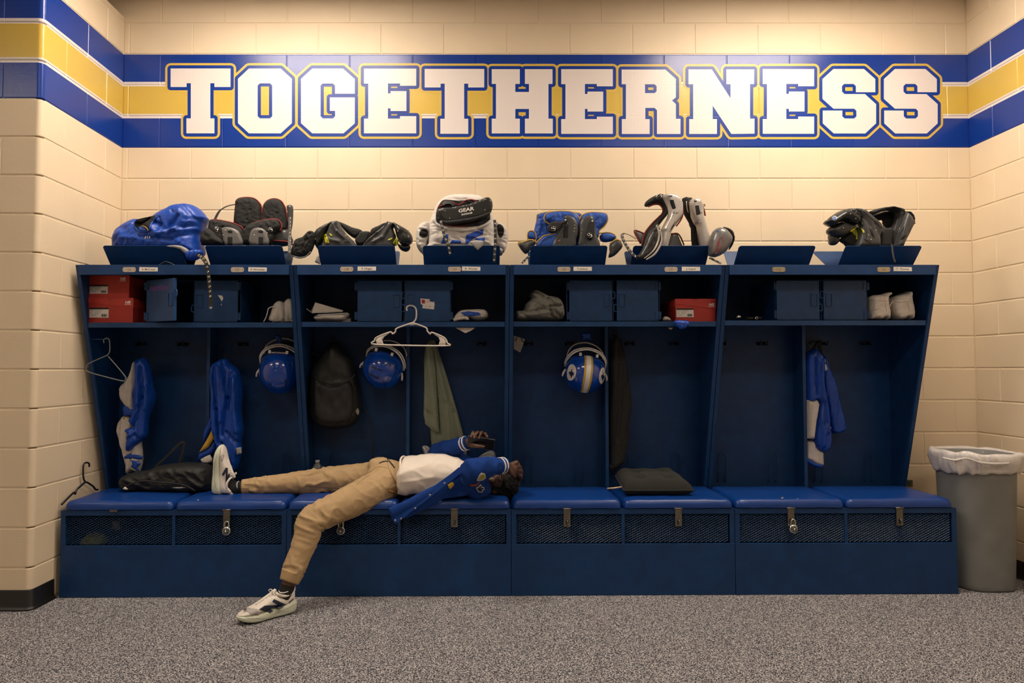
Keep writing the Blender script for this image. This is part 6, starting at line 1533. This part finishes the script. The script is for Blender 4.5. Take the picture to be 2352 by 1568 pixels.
# joints
hipN, kneeN, ankN = W(884, 1112, -.485), W(721, 1193, -.735), W(661, 1343, -.848)
hipF, kneeF, ankF = W(884, 1093, -.300), W(738, 1104, -.335), W(548, 1119, -.405)
pelv = W(892, 1095, -.395)
shN, elN, wrN = W(1092, 1112, -.555), W(1086, 1077, -.735), W(1158, 1068, -.575)
shF, elF, wrF = W(1066, 1070, -.235), W(1004, 1043, -.200), W(1074, 1016, -.330)
headC = W(1137, 1104, -.410)

def ring_x(x, yc, zc, ry, rz, n=28, p=2.3):
    out = []
    for j in range(n):
        q = 2*PI*j/n; c_, s_ = math.cos(q), math.sin(q)
        out.append(Vector((x, yc+ry*math.copysign(abs(c_)**(2/p), c_), zc+rz*math.copysign(abs(s_)**(2/p), s_))))
    return out
def zx(u, v, Y): p = at(u, v, Y); return p.x, p.z
def torso(rows, grow=0, p=2.3):
    """rows: (u, v_top, Yc, ry, zbot) -> lofted trunk along the bench"""
    R_ = []
    for u, vt, yc, ry, zb_ in rows:
        pt = at(u, vt, yc); zt = pt.z+grow; zb2 = zb_-grow; R_.append(ring_x(pt.x, yc, (zt+zb2)/2, ry+grow, (zt-zb2)/2, 36, p))
    return loft(R_)
BZ = HB+.066
T_ROWS = [(905, 1064, -.395, .150, BZ), (925, 1062, -.395, .150, BZ), (950, 1058, -.395, .155, BZ), (985, 1052, -.395, .165, BZ), (1020, 1053, -.395, .172, BZ), (1050, 1060, -.395, .172, BZ), (1078, 1072, -.395, .15, BZ+.01), (1100, 1086, -.395, .09, BZ+.03)]

# ---- hands: palm + five separate fingers, built as chains
def hand_far():
    z5 = lambda P: zp(P, 840, 960, 5.8075)
    S_ = []
    Yp = -.375                       # phone plane, see below
    palm0 = wrF; pm = [W(1080, 1017, -.340), W(1089, 1014, -.350), W(1100, 1011, -.352)]
    S_.append(capsule([palm0, pm[0]], [.026, .027]))
    for k, (a, b) in enumerate((((1084, 1006), (1098, 1002)), ((1086, 1012), (1104, 1009)), ((1087, 1018), (1104, 1015)), ((1086, 1024), (1100, 1022)))):
        S_.append(capsule([wrF.lerp(pm[0], .6), W(*a, -.345), W(*b, -.345)], [.017, .0135, .012]))
    return S_
FING = []          # (points, radii)
def finger(P, r): FING.append((P, r)); return capsule(P, r, 12, 4)
z5 = lambda P: zp(P, 840, 960, 5.8075)
def z5p(x, y, Y): u, v = z5([(x, y)])[0]; return at(u, v, Y)
far_parts = hand_far()
for k, (bx0, ax_, tx_, ty_) in enumerate(((1400, 1428, 1406, 244), (1452, 1488, 1450, 258), (1512, 1545, 1512, 262), (1575, 1600, 1622, 246))):
    tip = z5p(tx_, ty_, -.398)
    far_parts.append(finger([z5p(bx0-10, 290, -.345), z5p(ax_-8, 205, -.350), z5p(ax_+4, 186+(50 if k == 3 else 0), -.368), z5p((ax_+tx_)/2+4, 212+(28 if k == 3 else 0), -.392), tip], [.0098, .0095, .0090, .0085, .0074]))
far_parts.append(finger([z5p(1385, 330, -.352), z5p(1420, 352, -.375), z5p(1480, 370, -.392), z5p(1535, 378, -.397), z5p(1575, 384, -.397)], [.013, .0125, .0110, .0100, .0082]))
near_parts = [capsule([wrN, W(1172, 1075, -.545)], [.026, .028])]
knk = [(2010, 590), (2040, 640), (2052, 690), (2045, 745)]
for k, (x, y) in enumerate(knk):
    kn = z5p(x, y, -.535+.012*k)
    near_parts.append(capsule([W(1168, 1071+k*2.2, -.552), kn.lerp(W(1168, 1071+k*2.2, -.552), .35), kn], [.017, .0145, .0125]))
    near_parts.append(finger([kn, z5p(x+26, y+26, -.505), z5p(x+24, y+58, -.47), z5p(x+2, y+86, -.455), z5p(x-22, y+100, -.455)], [.0120, .0108, .0100, .0094, .0080]))
near_parts.append(ellipsoid(W(1175, 1077, -.540), (.036, .026, .034), 16, 10))
near_parts.append(finger([z5p(1915, 650, -.565), z5p(1935, 715, -.572), z5p(1965, 752, -.560), z5p(1992, 778, -.540)], [.013, .012, .0105, .0085]))
# ---- head: skull, jaw, brow, nose, lips, ears (crown to the right, face up, turned a little to the room)
HR = Matrix.Translation(headC) @ Matrix.Rotation(.78, 4, 'X')      # tips the face towards the camera
def H(x, y, z_): return HR @ Vector((x, y, z_))
head_parts = [ellipsoid((0, 0, 0), (.098, .074, .092), 24, 16).tf(HR @ Matrix.Translation((.020, 0, -.004))),
              ellipsoid((0, 0, 0), (.070, .060, .070), 20, 12).tf(HR @ Matrix.Translation((-.040, 0, .018))),
              ellipsoid((0, 0, 0), (.030, .036, .032), 16, 10).tf(HR @ Matrix.Translation((-.088, 0, .040))),   # chin
              capsule([H(.018, 0, .092), H(-.006, 0, .106), H(-.026, 0, .113)], [.010, .012, .014]),             # nose
              ellipsoid((0, 0, 0), (.012, .020, .012), 12, 8).tf(HR @ Matrix.Translation((-.028, 0, .100))),
              ellipsoid((0, 0, 0), (.010, .025, .012), 12, 8).tf(HR @ Matrix.Translation((-.052, 0, .086))),     # lips
              ellipsoid((0, 0, 0), (.010, .023, .012), 12, 8).tf(HR @ Matrix.Translation((-.066, 0, .082))),
              capsule([H(.030, -.045, .074), H(.033, -.015, .086), H(.033, .015, .086), H(.030, .045, .074)], .010)]   # brow
for s in (-1, 1):
    head_parts.append(ellipsoid((0, 0, 0), (.026, .008, .018), 14, 8).tf(HR @ Matrix.Translation((.000, s*.078, .000)) @ Matrix.Rotation(s*.3, 4, 'X')))
    head_parts.append(ellipsoid((0, 0, 0), (.022, .020, .016), 12, 8).tf(HR @ Matrix.Translation((-.018, s*.042, .068))))   # cheek
neck = capsule([W(1090, 1108, -.395), W(1110, 1108, -.40), headC+Vector((-.03, 0, -.03))], [.062, .056, .058])
body = [torso(T_ROWS, -.012), neck, ellipsoid(pelv, (.13, .15, .085), 20, 12),
        capsule([hipN, hipN.lerp(kneeN, .5), kneeN, kneeN.lerp(ankN, .35), ankN], [.074, .064, .052, .050, .034]),
        capsule([hipF, hipF.lerp(kneeF, .5), kneeF, kneeF.lerp(ankF, .35), ankF], [.074, .064, .050, .046, .032]),
        capsule([ankN, Vector((-1.000, -.860, .075))], [.032, .033]), capsule([ankF, ankF+Vector((-.045, -.01, -.005))], [.032, .034]),
        capsule([shN+Vector((0, .05, 0)), shN, elN, wrN], [.05, .048, .038, .026]), capsule([shF, elF, wrF], [.05, .038, .025])]
bo = blob('body', body+head_parts+far_parts+near_parts, SKIN, .0042, 3, person)
# eyes
for s in (-1, 1):
    ec = H(.010, s*.031, .078)
    e_ = obj('eye', ellipsoid(ec, (.0115, .0115, .0115), 16, 10), mat('eye_white', (.45, .41, .38), .12), person)
    obj('iris', ellipsoid(ec+(HR.to_3x3() @ Vector((-.002, -.001, .0075))), (.006, .006, .0045), 12, 8), mat('iris_dark', (.012, .006, .004), .1), e_)
    lid = MB(); lid.smooth = True
    for i in range(7):
        for j in range(9):
            th = -.62+1.5*i/6; ph = -1.2+2.4*j/8; q = Vector((math.sin(th)*math.cos(ph)*1, math.sin(ph)*.95, math.cos(th)*math.cos(ph)))
            lid.v.append(tuple(ec+HR.to_3x3() @ (Vector((q.x+.0, q.y, q.z))*.0128)))
    for i in range(6):
        for j in range(8): lid.f.append((i*9+j, i*9+j+1, (i+1)*9+j+1, (i+1)*9+j))
    obj('eyelid', lid, SKIN, e_, solid=.0015)
    obj('eyebrow', tube([H(.031, s*.016, .0955), H(.036, s*.032, .090), H(.032, s*.050, .078)], [.0035, .004, .002], 6, 4), HAIR, person)
# nails on the phone hand
for P, r in FING[:4]:
    d = (P[-1]-P[-2]).normalized(); c = P[-1]+Vector((0, -.0062, .0015))
    R_ = Matrix.Translation(c) @ Matrix.Rotation(.1, 4, 'X')
    obj('fingernail', ellipsoid((0, 0, 0), (.0050, .0018, .0062), 10, 6).tf(R_), NAIL, person)
# hair: short afro over crown, back and sides
def hd(c, n): return .010*nz(c.x*70, c.y*70, c.z*70)+.006*nz(c.x*160, c.y*160, c.z*160)
blob('hair', [ellipsoid((0, 0, 0), (.104, .092, .094), 24, 16).tf(HR @ Matrix.Translation((.040, 0, -.022))),
              ellipsoid((0, 0, 0), (.060, .088, .055), 20, 12).tf(HR @ Matrix.Translation((.082, 0, .035))),
              ellipsoid((0, 0, 0), (.050, .076, .050), 20, 12).tf(HR @ Matrix.Translation((-.030, 0, -.050)))], HAIR, .006, 2, person, hd)

# ---- trousers
def near_seg(c, a, b):
    ab = b-a; t = max(0, min(1, (c-a).dot(ab)/ab.length_squared)); return t, (c-(a+ab*t)).length
def ridge_n(x, y, q): return 1-2*abs(nz(x, y, q))
def kh(c, n):
    d = 0
    for (a, k, e), sd in (((hipN, kneeN, ankN), 1), ((hipF, kneeF, ankF), 9)):
        t1, q1 = near_seg(c, a, k); t2, q2 = near_seg(c, k, e)
        if min(q1, q2) > .16: continue
        up_l = q1 < q2
        along = t1 if up_l else 1+t2
        A_, B_ = (a, k) if up_l else (k, e)
        ax = (B_-A_).normalized(); rel = c-A_; rel = rel-ax*rel.dot(ax)
        ang = math.atan2(rel.z, rel.y)
        kn_ = math.exp(-((along-1.02)/.20)**2); cf = math.exp(-((along-1.80)/.17)**2); gr = math.exp(-((along-.08)/.28)**2)
        # slanting tension folds, never full rings
        f1 = ridge_n(along*7.5+.55*math.cos(ang+sd)+sd, 1.1*math.cos(ang), 1.1*math.sin(ang)+sd)
        f2 = ridge_n(along*15-.8*math.sin(ang)+sd, 1.6*math.cos(ang)+5, 1.6*math.sin(ang))
        f3 = ridge_n(along*3+2*math.cos(ang), 2.2*math.sin(ang), sd+3)
        d += .0100*kn_*max(0, f1)**2+.0095*cf*max(0, f2)**2+.006*gr*max(0, f3)**2+.0035*max(0, f1)**3-.0032
        d += .0012*nz(c.x*40, c.y*40, c.z*40)
        if along > 1.93: d -= .003
        return d
    return d
cuffN, cuffF = kneeN.lerp(ankN, .90), kneeF.lerp(ankF, .955)
pants = [ellipsoid((0, 0, 0), (.125, .176, .098), 24, 14).tf(Matrix.Translation(pelv+Vector((-.005, 0, -.004)))),
         capsule([pelv+Vector((-.03, -.03, .0)), hipN, hipN.lerp(kneeN, .5), kneeN, kneeN.lerp(ankN, .3), kneeN.lerp(ankN, .62)], [.085, .098, .090, .074, .068, .060], 20),
         tube([kneeN.lerp(ankN, .60), kneeN.lerp(ankN, .72), kneeN.lerp(ankN, .80), kneeN.lerp(ankN, .86)], [.060, .058, .054, .046], 20),
         capsule([pelv+Vector((-.03, .04, .0)), hipF, hipF.lerp(kneeF, .5), kneeF, kneeF.lerp(ankF, .3), kneeF.lerp(ankF, .7)], [.085, .092, .086, .074, .066, .052], 20),
         tube([kneeF.lerp(ankF, .68), kneeF.lerp(ankF, .84), kneeF.lerp(ankF, .92), cuffF], [.052, .046, .043, .042], 20),
         ellipsoid(W(872, 1070, -.385), (.070, .072, .050), 18, 12),
         ellipsoid(pelv+Vector((.035, 0, -.03)), (.09, .165, .07), 20, 12)]
tp_ = blob('trousers', pants, KHAKI, .0075, 5, person, kh)
for nm, a, b, r0, r1 in (('cuff', kneeN.lerp(ankN, .80), kneeN.lerp(ankN, .955), .0580, .0480), ('cuff', kneeF.lerp(ankF, .87), cuffF, .0445, .0435)):
    ax_ = (b-a).normalized(); q = ax_.orthogonal().normalized(); s_ = ax_.cross(q); rings = []
    for i in range(6):
        t = i/5; c = a.lerp(b, t)
        rings.append([c+(q*math.cos(2*PI*j/72)+s_*math.sin(2*PI*j/72))*((r0+(r1-r0)*t)+.0014*math.sin(j*PI)*1+.0016*(1 if j % 3 == 0 else -1)*.5) for j in range(72)])
    obj(nm, loft(rings), KHAKI, tp_)
def on(u, v, Y, e=0): return W(u, v, Y-e)
# side seams and pocket edge
# waistband gathers
wr_ = []
for i in range(40):
    q = 2*PI*i/40; p = Vector((W(917, 1100, -.395).x+.012-.070*math.sin(q), -.395+.160*math.cos(q), BZ+.086+.084*math.sin(q))); wr_.append(p)
obj('waistband', tube(wr_, .013, 8, closed=True), KHAKI, tp_)
# ---- socks and shoes
SOCK = mat('black_sock', (.008, .008, .009), .9, bump=.4, bscale=400)
def sock(a, b, c, mark):
    o = obj('sock', capsule([a, a.lerp(b, .6), b, c], [.0365, .0375, .038, .036], 18), SOCK, person)
    P = [at(u, v, y) for u, v, y in mark]
    obj('sock_mark', tube(P, [.0012, .0028, .0030, .0018], 6, 4), WHT, o)
ftN = Vector((-1.000, -.862, .062))
sock(ankN.lerp(ftN, .15), ankN.lerp(ftN, .55), ftN, [(640,1355,-.905),(643,1360,-.906),(651,1361,-.905),(662,1358,-.898)])
sock(ankF+Vector((.012, 0, 0)), ankF+Vector((-.025, -.004, -.003)), ankF+Vector((-.050, -.010, .02)), [(549,1104,-.455),(545,1108,-.458),(544,1114,-.458),(545,1121,-.456)])
UPP = mat('shoe_knit', (.72, .66, .59), .7, var=.05, vscale=90, bump=.4, bscale=420)
MID = mat('shoe_foam', (.60, .64, .50), .5)
NAVYP = mat('shoe_navy', (.012, .020, .045), .4)
MESHG = mat('shoe_toe_mesh', (.40, .37, .35), .8, var=.3, vscale=300)
def trainer(label_root, heel, fwd, up, L, marks, grooves):
    """running shoe: heel point on the ground, forward and up axes"""
    f_ = Vector(fwd).normalized(); u_ = Vector(up).normalized(); r_ = f_.cross(u_).normalized(); u_ = r_.cross(f_)
    Mx = Matrix(((f_.x, r_.x, u_.x, heel[0]), (f_.y, r_.y, u_.y, heel[1]), (f_.z, r_.z, u_.z, heel[2]), (0, 0, 0, 1)))
    k = L/.30
    def ring(x, hw, z0, z1, n=40, p=2.6):
        out = []
        for j in range(n):
            q = 2*PI*j/n; c_, s__ = math.cos(q), math.sin(q)
            out.append(Mx @ (Vector((x, hw*math.copysign(abs(c_)**(2/p), c_), (z0+z1)/2+(z1-z0)/2*math.copysign(abs(s__)**(2/p), s__)))*k))
        return out
    def fine(rows, m=4):
        A = smooth_path([Vector(r[:3]) for r in rows], m); B_ = smooth_path([Vector((r[0], r[3], 0)) for r in rows], m)
        return [(a.x, max(.004, a.y), a.z, b.y) for a, b in zip(A, B_)]
    mrows = fine([(-.022, .012, .028, .056), (-.016, .030, .013, .064), (.004, .041, .003, .066), (.05, .044, 0, .058), (.10, .042, 0, .050), (.15, .047, 0, .046), (.20, .054, 0, .044), (.24, .052, .005, .044), (.27, .043, .014, .044), (.290, .028, .024, .044), (.299, .010, .033, .041)])
    mid = obj('midsole', loft([ring(x, hw, a, b, p=4) for x, hw, a, b in mrows]), MID, label_root)
    urows = fine([(-.012, .014, .058, .112), (-.006, .027, .052, .128), (.012, .036, .046, .122), (.04, .038, .044, .100), (.075, .038, .043, .100), (.105, .040, .042, .116), (.14, .043, .041, .108), (.17, .046, .040, .094), (.20, .048, .039, .080), (.23, .047, .038, .069), (.26, .040, .039, .060), (.283, .027, .040, .052), (.294, .010, .041, .046)])
    up_ = obj('upper', loft([ring(x, hw, a, b) for x, hw, a, b in urows]), UPP, label_root)
    col = [Mx @ (Vector((.044+.050*math.cos(q), .033*math.sin(q), .102+.018*abs(math.cos(q))**2))*k) for q in [2*PI*j/32 for j in range(32)]]
    obj('collar', tube(col, .0075*k, 8, closed=True), UPP, up_)
    obj('heel_tab', tube([Mx @ (Vector((-.008, 0, .112))*k), Mx @ (Vector((-.013, 0, .126))*k), Mx @ (Vector((-.016, 0, .136))*k)], [.012*k, .010*k, .005*k], 8, 4), UPP, up_)
    tong = [Mx @ (Vector((x, 0, z_))*k) for x, z_ in ((.20, .080), (.16, .100), (.12, .117), (.100, .130), (.092, .140))]
    obj('tongue', tube(tong, [.006*k, .009*k, .011*k, .011*k, .006*k], 12, 4), UPP, up_)
    for i in range(7):
        x = .105+.016*i; zt = .126-.0062*i-.0007*i*i; hw = .024-.001*i
        obj('lace', tube([Mx @ (Vector((x+.006*(i % 2), -hw, zt-.013))*k), Mx @ (Vector((x+.004, -hw*.4, zt))*k), Mx @ (Vector((x, hw*.4, zt))*k), Mx @ (Vector((x-.004, hw, zt-.013))*k)], .0028*k, 6, 3), WHT, up_)
    for sd in (-1, 1):
        obj('lace_loop', tube([Mx @ (Vector((.108, 0, .128))*k), Mx @ (Vector((.114, sd*.010, .142))*k), Mx @ (Vector((.122, sd*.022, .134))*k), Mx @ (Vector((.114, sd*.012, .127))*k)], .0022*k, 6, 4), WHT, up_)
    obj('outsole', loft([ring(x, hw*.94, a-.0035, a+.004, p=4) for x, hw, a, b in fine([(.0, .030, .010, .05), (.03, .038, .0035, .05), (.10, .036, .0035, .04), (.16, .042, .0035, .04), (.22, .047, .005, .04), (.265, .040, .014, .04), (.29, .024, .024, .04)], 3)]), mat('shoe_rubber', (.05, .05, .05), .7), mid)
    bu, bm_ = bvh_of(up_), bvh_of(mid)
    for nm, P, m_ in marks: drape(nm, P, m_, up_, bu, .002, .0012)
    for P in grooves: seam_on('midsole_groove', P, .0016, MESHG, mid, bm_)
zn = lambda P: zp(P, 489, 1303, 5.13); zf = lambda P: zp(P, 368, 992, 4.571)
# near foot flat on the floor, toe to the left and out into the room; far foot heel on the cushion, toe up
trainer(person, (-.966, -.836, .0015), (-.77, -.64, 0), (0, 0, 1), .278,
        [('side_mark', zn([(545,490),(610,447),(762,438),(700,400),(720,370),(862,435),(815,470),(672,487),(717,512),(655,541)]), NAVYP), ('toe_mesh', zn([(345,478),(400,470),(530,490),(553,548),(470,556),(400,520)]), MESHG), ('heel_print', zn([(893,412),(948,362),(952,370),(900,420)]), NAVYP)],
        [zn([(320,560),(420,592),(560,600),(650,590),(730,540),(880,480),(960,430)]), zn([(690,605),(760,540),(900,505)])])
trainer(person, (W(489, 1120, -.43).x, -.430, BZ+.016), (.06, .05, 1), (1, -.06, -.06), .262,
        [('side_mark', zf([(646,446),(664,460),(707,394),(690,370)]), NAVYP), ('side_mark', zf([(690,370),(711,377),(708,500),(688,522)]), NAVYP), ('side_mark', zf([(686,522),(706,500),(738,450),(722,430)]), NAVYP), ('toe_mesh', zf([(632,250),(650,225),(672,240),(660,290),(640,310)]), MESHG)],
        [zf([(600,230),(575,330),(570,450),(580,580)])])

# ---- t-shirt
def tw(c, n): return .007*max(0, ridged(c.x*9+c.z*5, c.y*4+c.z*8, 3))**2+.006*max(0, ridged(c.x*5-c.z*9, c.z*11, 8))**2+.002*nz(c.x*30, c.y*30, c.z*30)-.003
tr = [(922, 1061, -.395, .180, BZ+.001), (928, 1053, -.400, .204, BZ-.004), (938, 1051, -.400, .206, BZ-.004), (955, 1050, -.398, .202, BZ+.001), (985, 1045, -.395, .194, BZ+.001), (1020, 1047, -.395, .188, BZ+.001), (1050, 1055, -.395, .184, BZ+.002), (1078, 1068, -.395, .158, BZ+.01), (1096, 1084, -.395, .10, BZ+.03)]
tail = []
te = blob('t_shirt', [torso(tr, 0, 3.0)]+tail, TEE, .0065, 5, person, tw)
hem = [Vector((W(929, 1100, -.395).x+.004*math.sin(2*PI*i/40*3)-.012*math.sin(2*PI*i/40), -.398+.205*math.copysign(abs(math.cos(2*PI*i/40))**.8, math.cos(2*PI*i/40)), BZ+.096+.100*math.copysign(abs(math.sin(2*PI*i/40))**.8, math.sin(2*PI*i/40)))) for i in range(40)]
obj('tee_hem', tube(hem, .006, 8, closed=True), TEE, te)

# ---- jacket
def jw(c, n): return .009*max(0, ridged(c.x*8-c.z*7, c.y*7, 4))**2+.006*max(0, ridged(c.x*14, c.z*16, c.y*10))**2+.002*nz(c.x*36, c.y*36, c.z*36)-.004
jr = [(985, 1108, -.395, .206, BZ), (1020, 1098, -.395, .208, BZ), (1052, 1084, -.395, .206, BZ), (1075, 1078, -.395, .196, BZ), (1096, 1082, -.395, .175, BZ+.004), (1112, 1095, -.395, .125, BZ+.02)]
slN = [shN+Vector((-.01, .07, -.02)), shN, shN.lerp(elN, .55), elN, elN.lerp(wrN, .5), wrN.lerp(elN, .06)]
jk = blob('jacket', [torso(jr), ellipsoid(W(1098, 1122, -.545), (.072, .060, .062), 18, 12),
          capsule(slN, [.070, .070, .066, .058, .050, .039], 20),
          capsule([shF, shF.lerp(elF, .5), elF, elF.lerp(wrF, .5), wrF.lerp(elF, .10)], [.066, .062, .056, .050, .040], 20)], JKT, .0075, 5, person, jw)
# cuffs with two white rings
for a, b, r in ((elN, wrN, .0430), (elF, wrF, .040)):
    ax_ = (b-a).normalized(); q = ax_.orthogonal().normalized(); s_ = ax_.cross(q)
    def cr_ring(t, rr, n=36): c = a+(b-a)*t; return [c+(q*math.cos(2*PI*j/n)+s_*math.sin(2*PI*j/n))*(rr+.0008*(j % 2)) for j in range(n)]
    L = (b-a).length; e = .052/L
    c_ = obj('cuff', loft([cr_ring(1.0-e, r*.97), cr_ring(1.0-e*.7, r), cr_ring(1.0-e*.3, r), cr_ring(1.0, r*.97), cr_ring(1.01, r*.80)]), JKT, jk)
    for t in (1.0-e*.62, 1.0-e*.22):
        obj('cuff_stripe', loft([cr_ring(t-e*.085, r*.99), cr_ring(t-e*.08, r+.0022), cr_ring(t+e*.08, r+.0022), cr_ring(t+e*.085, r*.99)]), RIBW, jk)
# open front: near panel falls over the bench edge
def yflap(u, v): return -.665+.06*max(0, min(1, (u-900)/150))-.012*math.sin((u-900)*.03)
fl = obj('front_panel', puff_mb([(892,1167),(905,1160),(930,1150),(962,1132),(1000,1113),(1040,1085),(1060,1069),(1078,1076),(1096,1100),(1098,1132),(1060,1140),(1020,1145),(1000,1158),(978,1169),(940,1187),(921,1194),(903,1203),(897,1184)], -.64, t=.012, R=5, smooth=1, res=4, yfn=yflap, fn=lambda u, v: .010*math.sin((v-1100)*.10+(u-900)*.05)), JKT, jk)
pk = [(1058,1078),(1030,1101),(1002,1122),(975,1143),(945,1166),(920,1186),(905,1197)]
obj('placket', strip([at(u, v, yflap(u, v)-.018) for u, v in pk], .032, (0, -1, .25), .003, 4), JKT, fl)
for u, v in ((1021, 1109.5), (987.5, 1137), (954, 1167), (921, 1191), (908, 1195)):
    c = at(u, v, yflap(u, v)-.021); s_ = obj('snap', lathe([(.0055, 0), (.0055, -.003), (.004, -.004)], 12, c, 'Y'), EYE, fl)
    obj('snap_hole', lathe([(.0026, -.0042), (.001, -.0044)], 10, c, 'Y'), INK, s_)
# badges: draped on the cloth where they sit
BJ = bvh_of(jk); BT_ = bvh_of(tp_)
drape('gold_patch', z5([(1092,890),(1150,850),(1172,862),(1180,890),(1135,945),(1112,935)]), mat('gold_felt', (.50, .30, .03), .8), fl, bvh_of(fl), .002)
b1 = drape('sleeve_badge', z5([(1480,830),(1510,765),(1545,728),(1590,740),(1602,800),(1560,830),(1500,838)]), mat('badge_edge', (.45, .45, .42), .7), jk, BJ)
drape('badge_field', z5([(1500,818),(1525,770),(1552,745),(1582,752),(1590,795),(1555,815)]), mat('badge_gold', (.36, .30, .04), .8), b1, BJ, .004)
b2 = drape('shoulder_letter', z5([(1470,930),(1500,915),(1530,880),(1555,915),(1580,920),(1582,955),(1562,960),(1555,992),(1500,985)]), mat('badge_edge', (.45, .45, .42), .7), jk, BJ)
drape('letter_field', z5([(1484,938),(1510,925),(1532,898),(1548,925),(1570,930),(1571,946),(1552,950),(1545,980),(1508,972)]), BPK2, b2, BJ, .004)
drape('armpit_stripe', z5([(1380,880),(1440,885),(1490,870),(1520,852),(1490,900),(1420,912)]), mat('rust_felt', (.28, .05, .02), .8), jk, BJ)
# seams of the trousers
def seam(P, r=.0016):
    out = []
    for u, v in [(q.x, q.y) for q in smooth_path([Vector((u, v, 0)) for u, v in P], 6)]:
        d = ray(u, v).normalized(); h = BT_.ray_cast(CAM, d)
        if h[3]: out.append(CAM+d*(h[3]-.0005))
    if len(out) > 3: obj('seam', tube(out, r, 5), KHAKI2, tp_)
def onp(u, v, off=.004):
    d = ray(u, v).normalized(); h = BT_.ray_cast(CAM, d); return CAM+d*((h[3] or 3.8)-off)
pa, pb = onp(894, 1126), onp(912, 1133.5, .006)
pen = obj('pencil', tube([pa, pb], .0035, 6), mat('pencil_orange', (.60, .24, .03), .4)); tag(pen, 'orange pencil sticking out of the trouser pocket', 'pencil')
ob_ = obj('pencil_ferrule', tube([pb, pb+(pb-pa).normalized()*.010], .0037, 8), WHT, pen)
seam_on('pocket_edge', [(926,1112),(915,1128),(903,1142),(893,1152)], .003, KHAKI2, tp_, BT_)
seam_on('drawstring', [(871,1064),(880,1060),(890,1060),(900,1066),(906,1074)], .0042, BPK2, tp_, BT_, .003)
seam_on('drawstring', [(890,1054),(897,1062),(903,1069)], .0042, BPK2, tp_, BT_, .004)
seam([(925,1140),(905,1152),(870,1160),(830,1172),(790,1188),(760,1205)]); seam([(738,1240),(722,1270),(700,1310),(690,1335)])
seam([(700,1115),(740,1118),(790,1120)]); seam([(850,1090),(835,1100),(820,1112)]); seam([(925,1128),(908,1138),(895,1150)]); seam([(848,1085),(868,1072),(890,1075)])

# ---- phone (held: its own thing)
ph = thing('smartphone', 'dark smartphone held sideways in the raised hand', 'phone', W(1104, 1016, -.375))
pc = W(1104.5, 1016, -.378); ax_ = (W(1137, 1021, -.375)-W(1072, 1010, -.375)).normalized()
nrm = Vector((0, -.85, -.50)); nrm = (nrm-ax_*nrm.dot(ax_)).normalized(); wv = nrm.cross(ax_)
PM = Matrix(((ax_.x, wv.x, nrm.x, pc.x), (ax_.y, wv.y, nrm.y, pc.y), (ax_.z, wv.z, nrm.z, pc.z), (0, 0, 0, 1)))
obj('case', MB().box(-.079, .079, -.0375, .0375, -.0045, .0045).tf(PM), mat('phone_case', (.035, .036, .04), .4), ph, bev=.004, seg=3)
obj('screen', MB().box(-.075, .075, -.034, .034, .0046, .0052).tf(PM), mat('phone_glass', (.004, .005, .010), .30, spec=.3), ph)
obj('camera_bump', MB().box(-.070, -.045, .006, .030, -.007, -.0046).tf(PM), mat('phone_case', (.035, .036, .04), .4), ph)
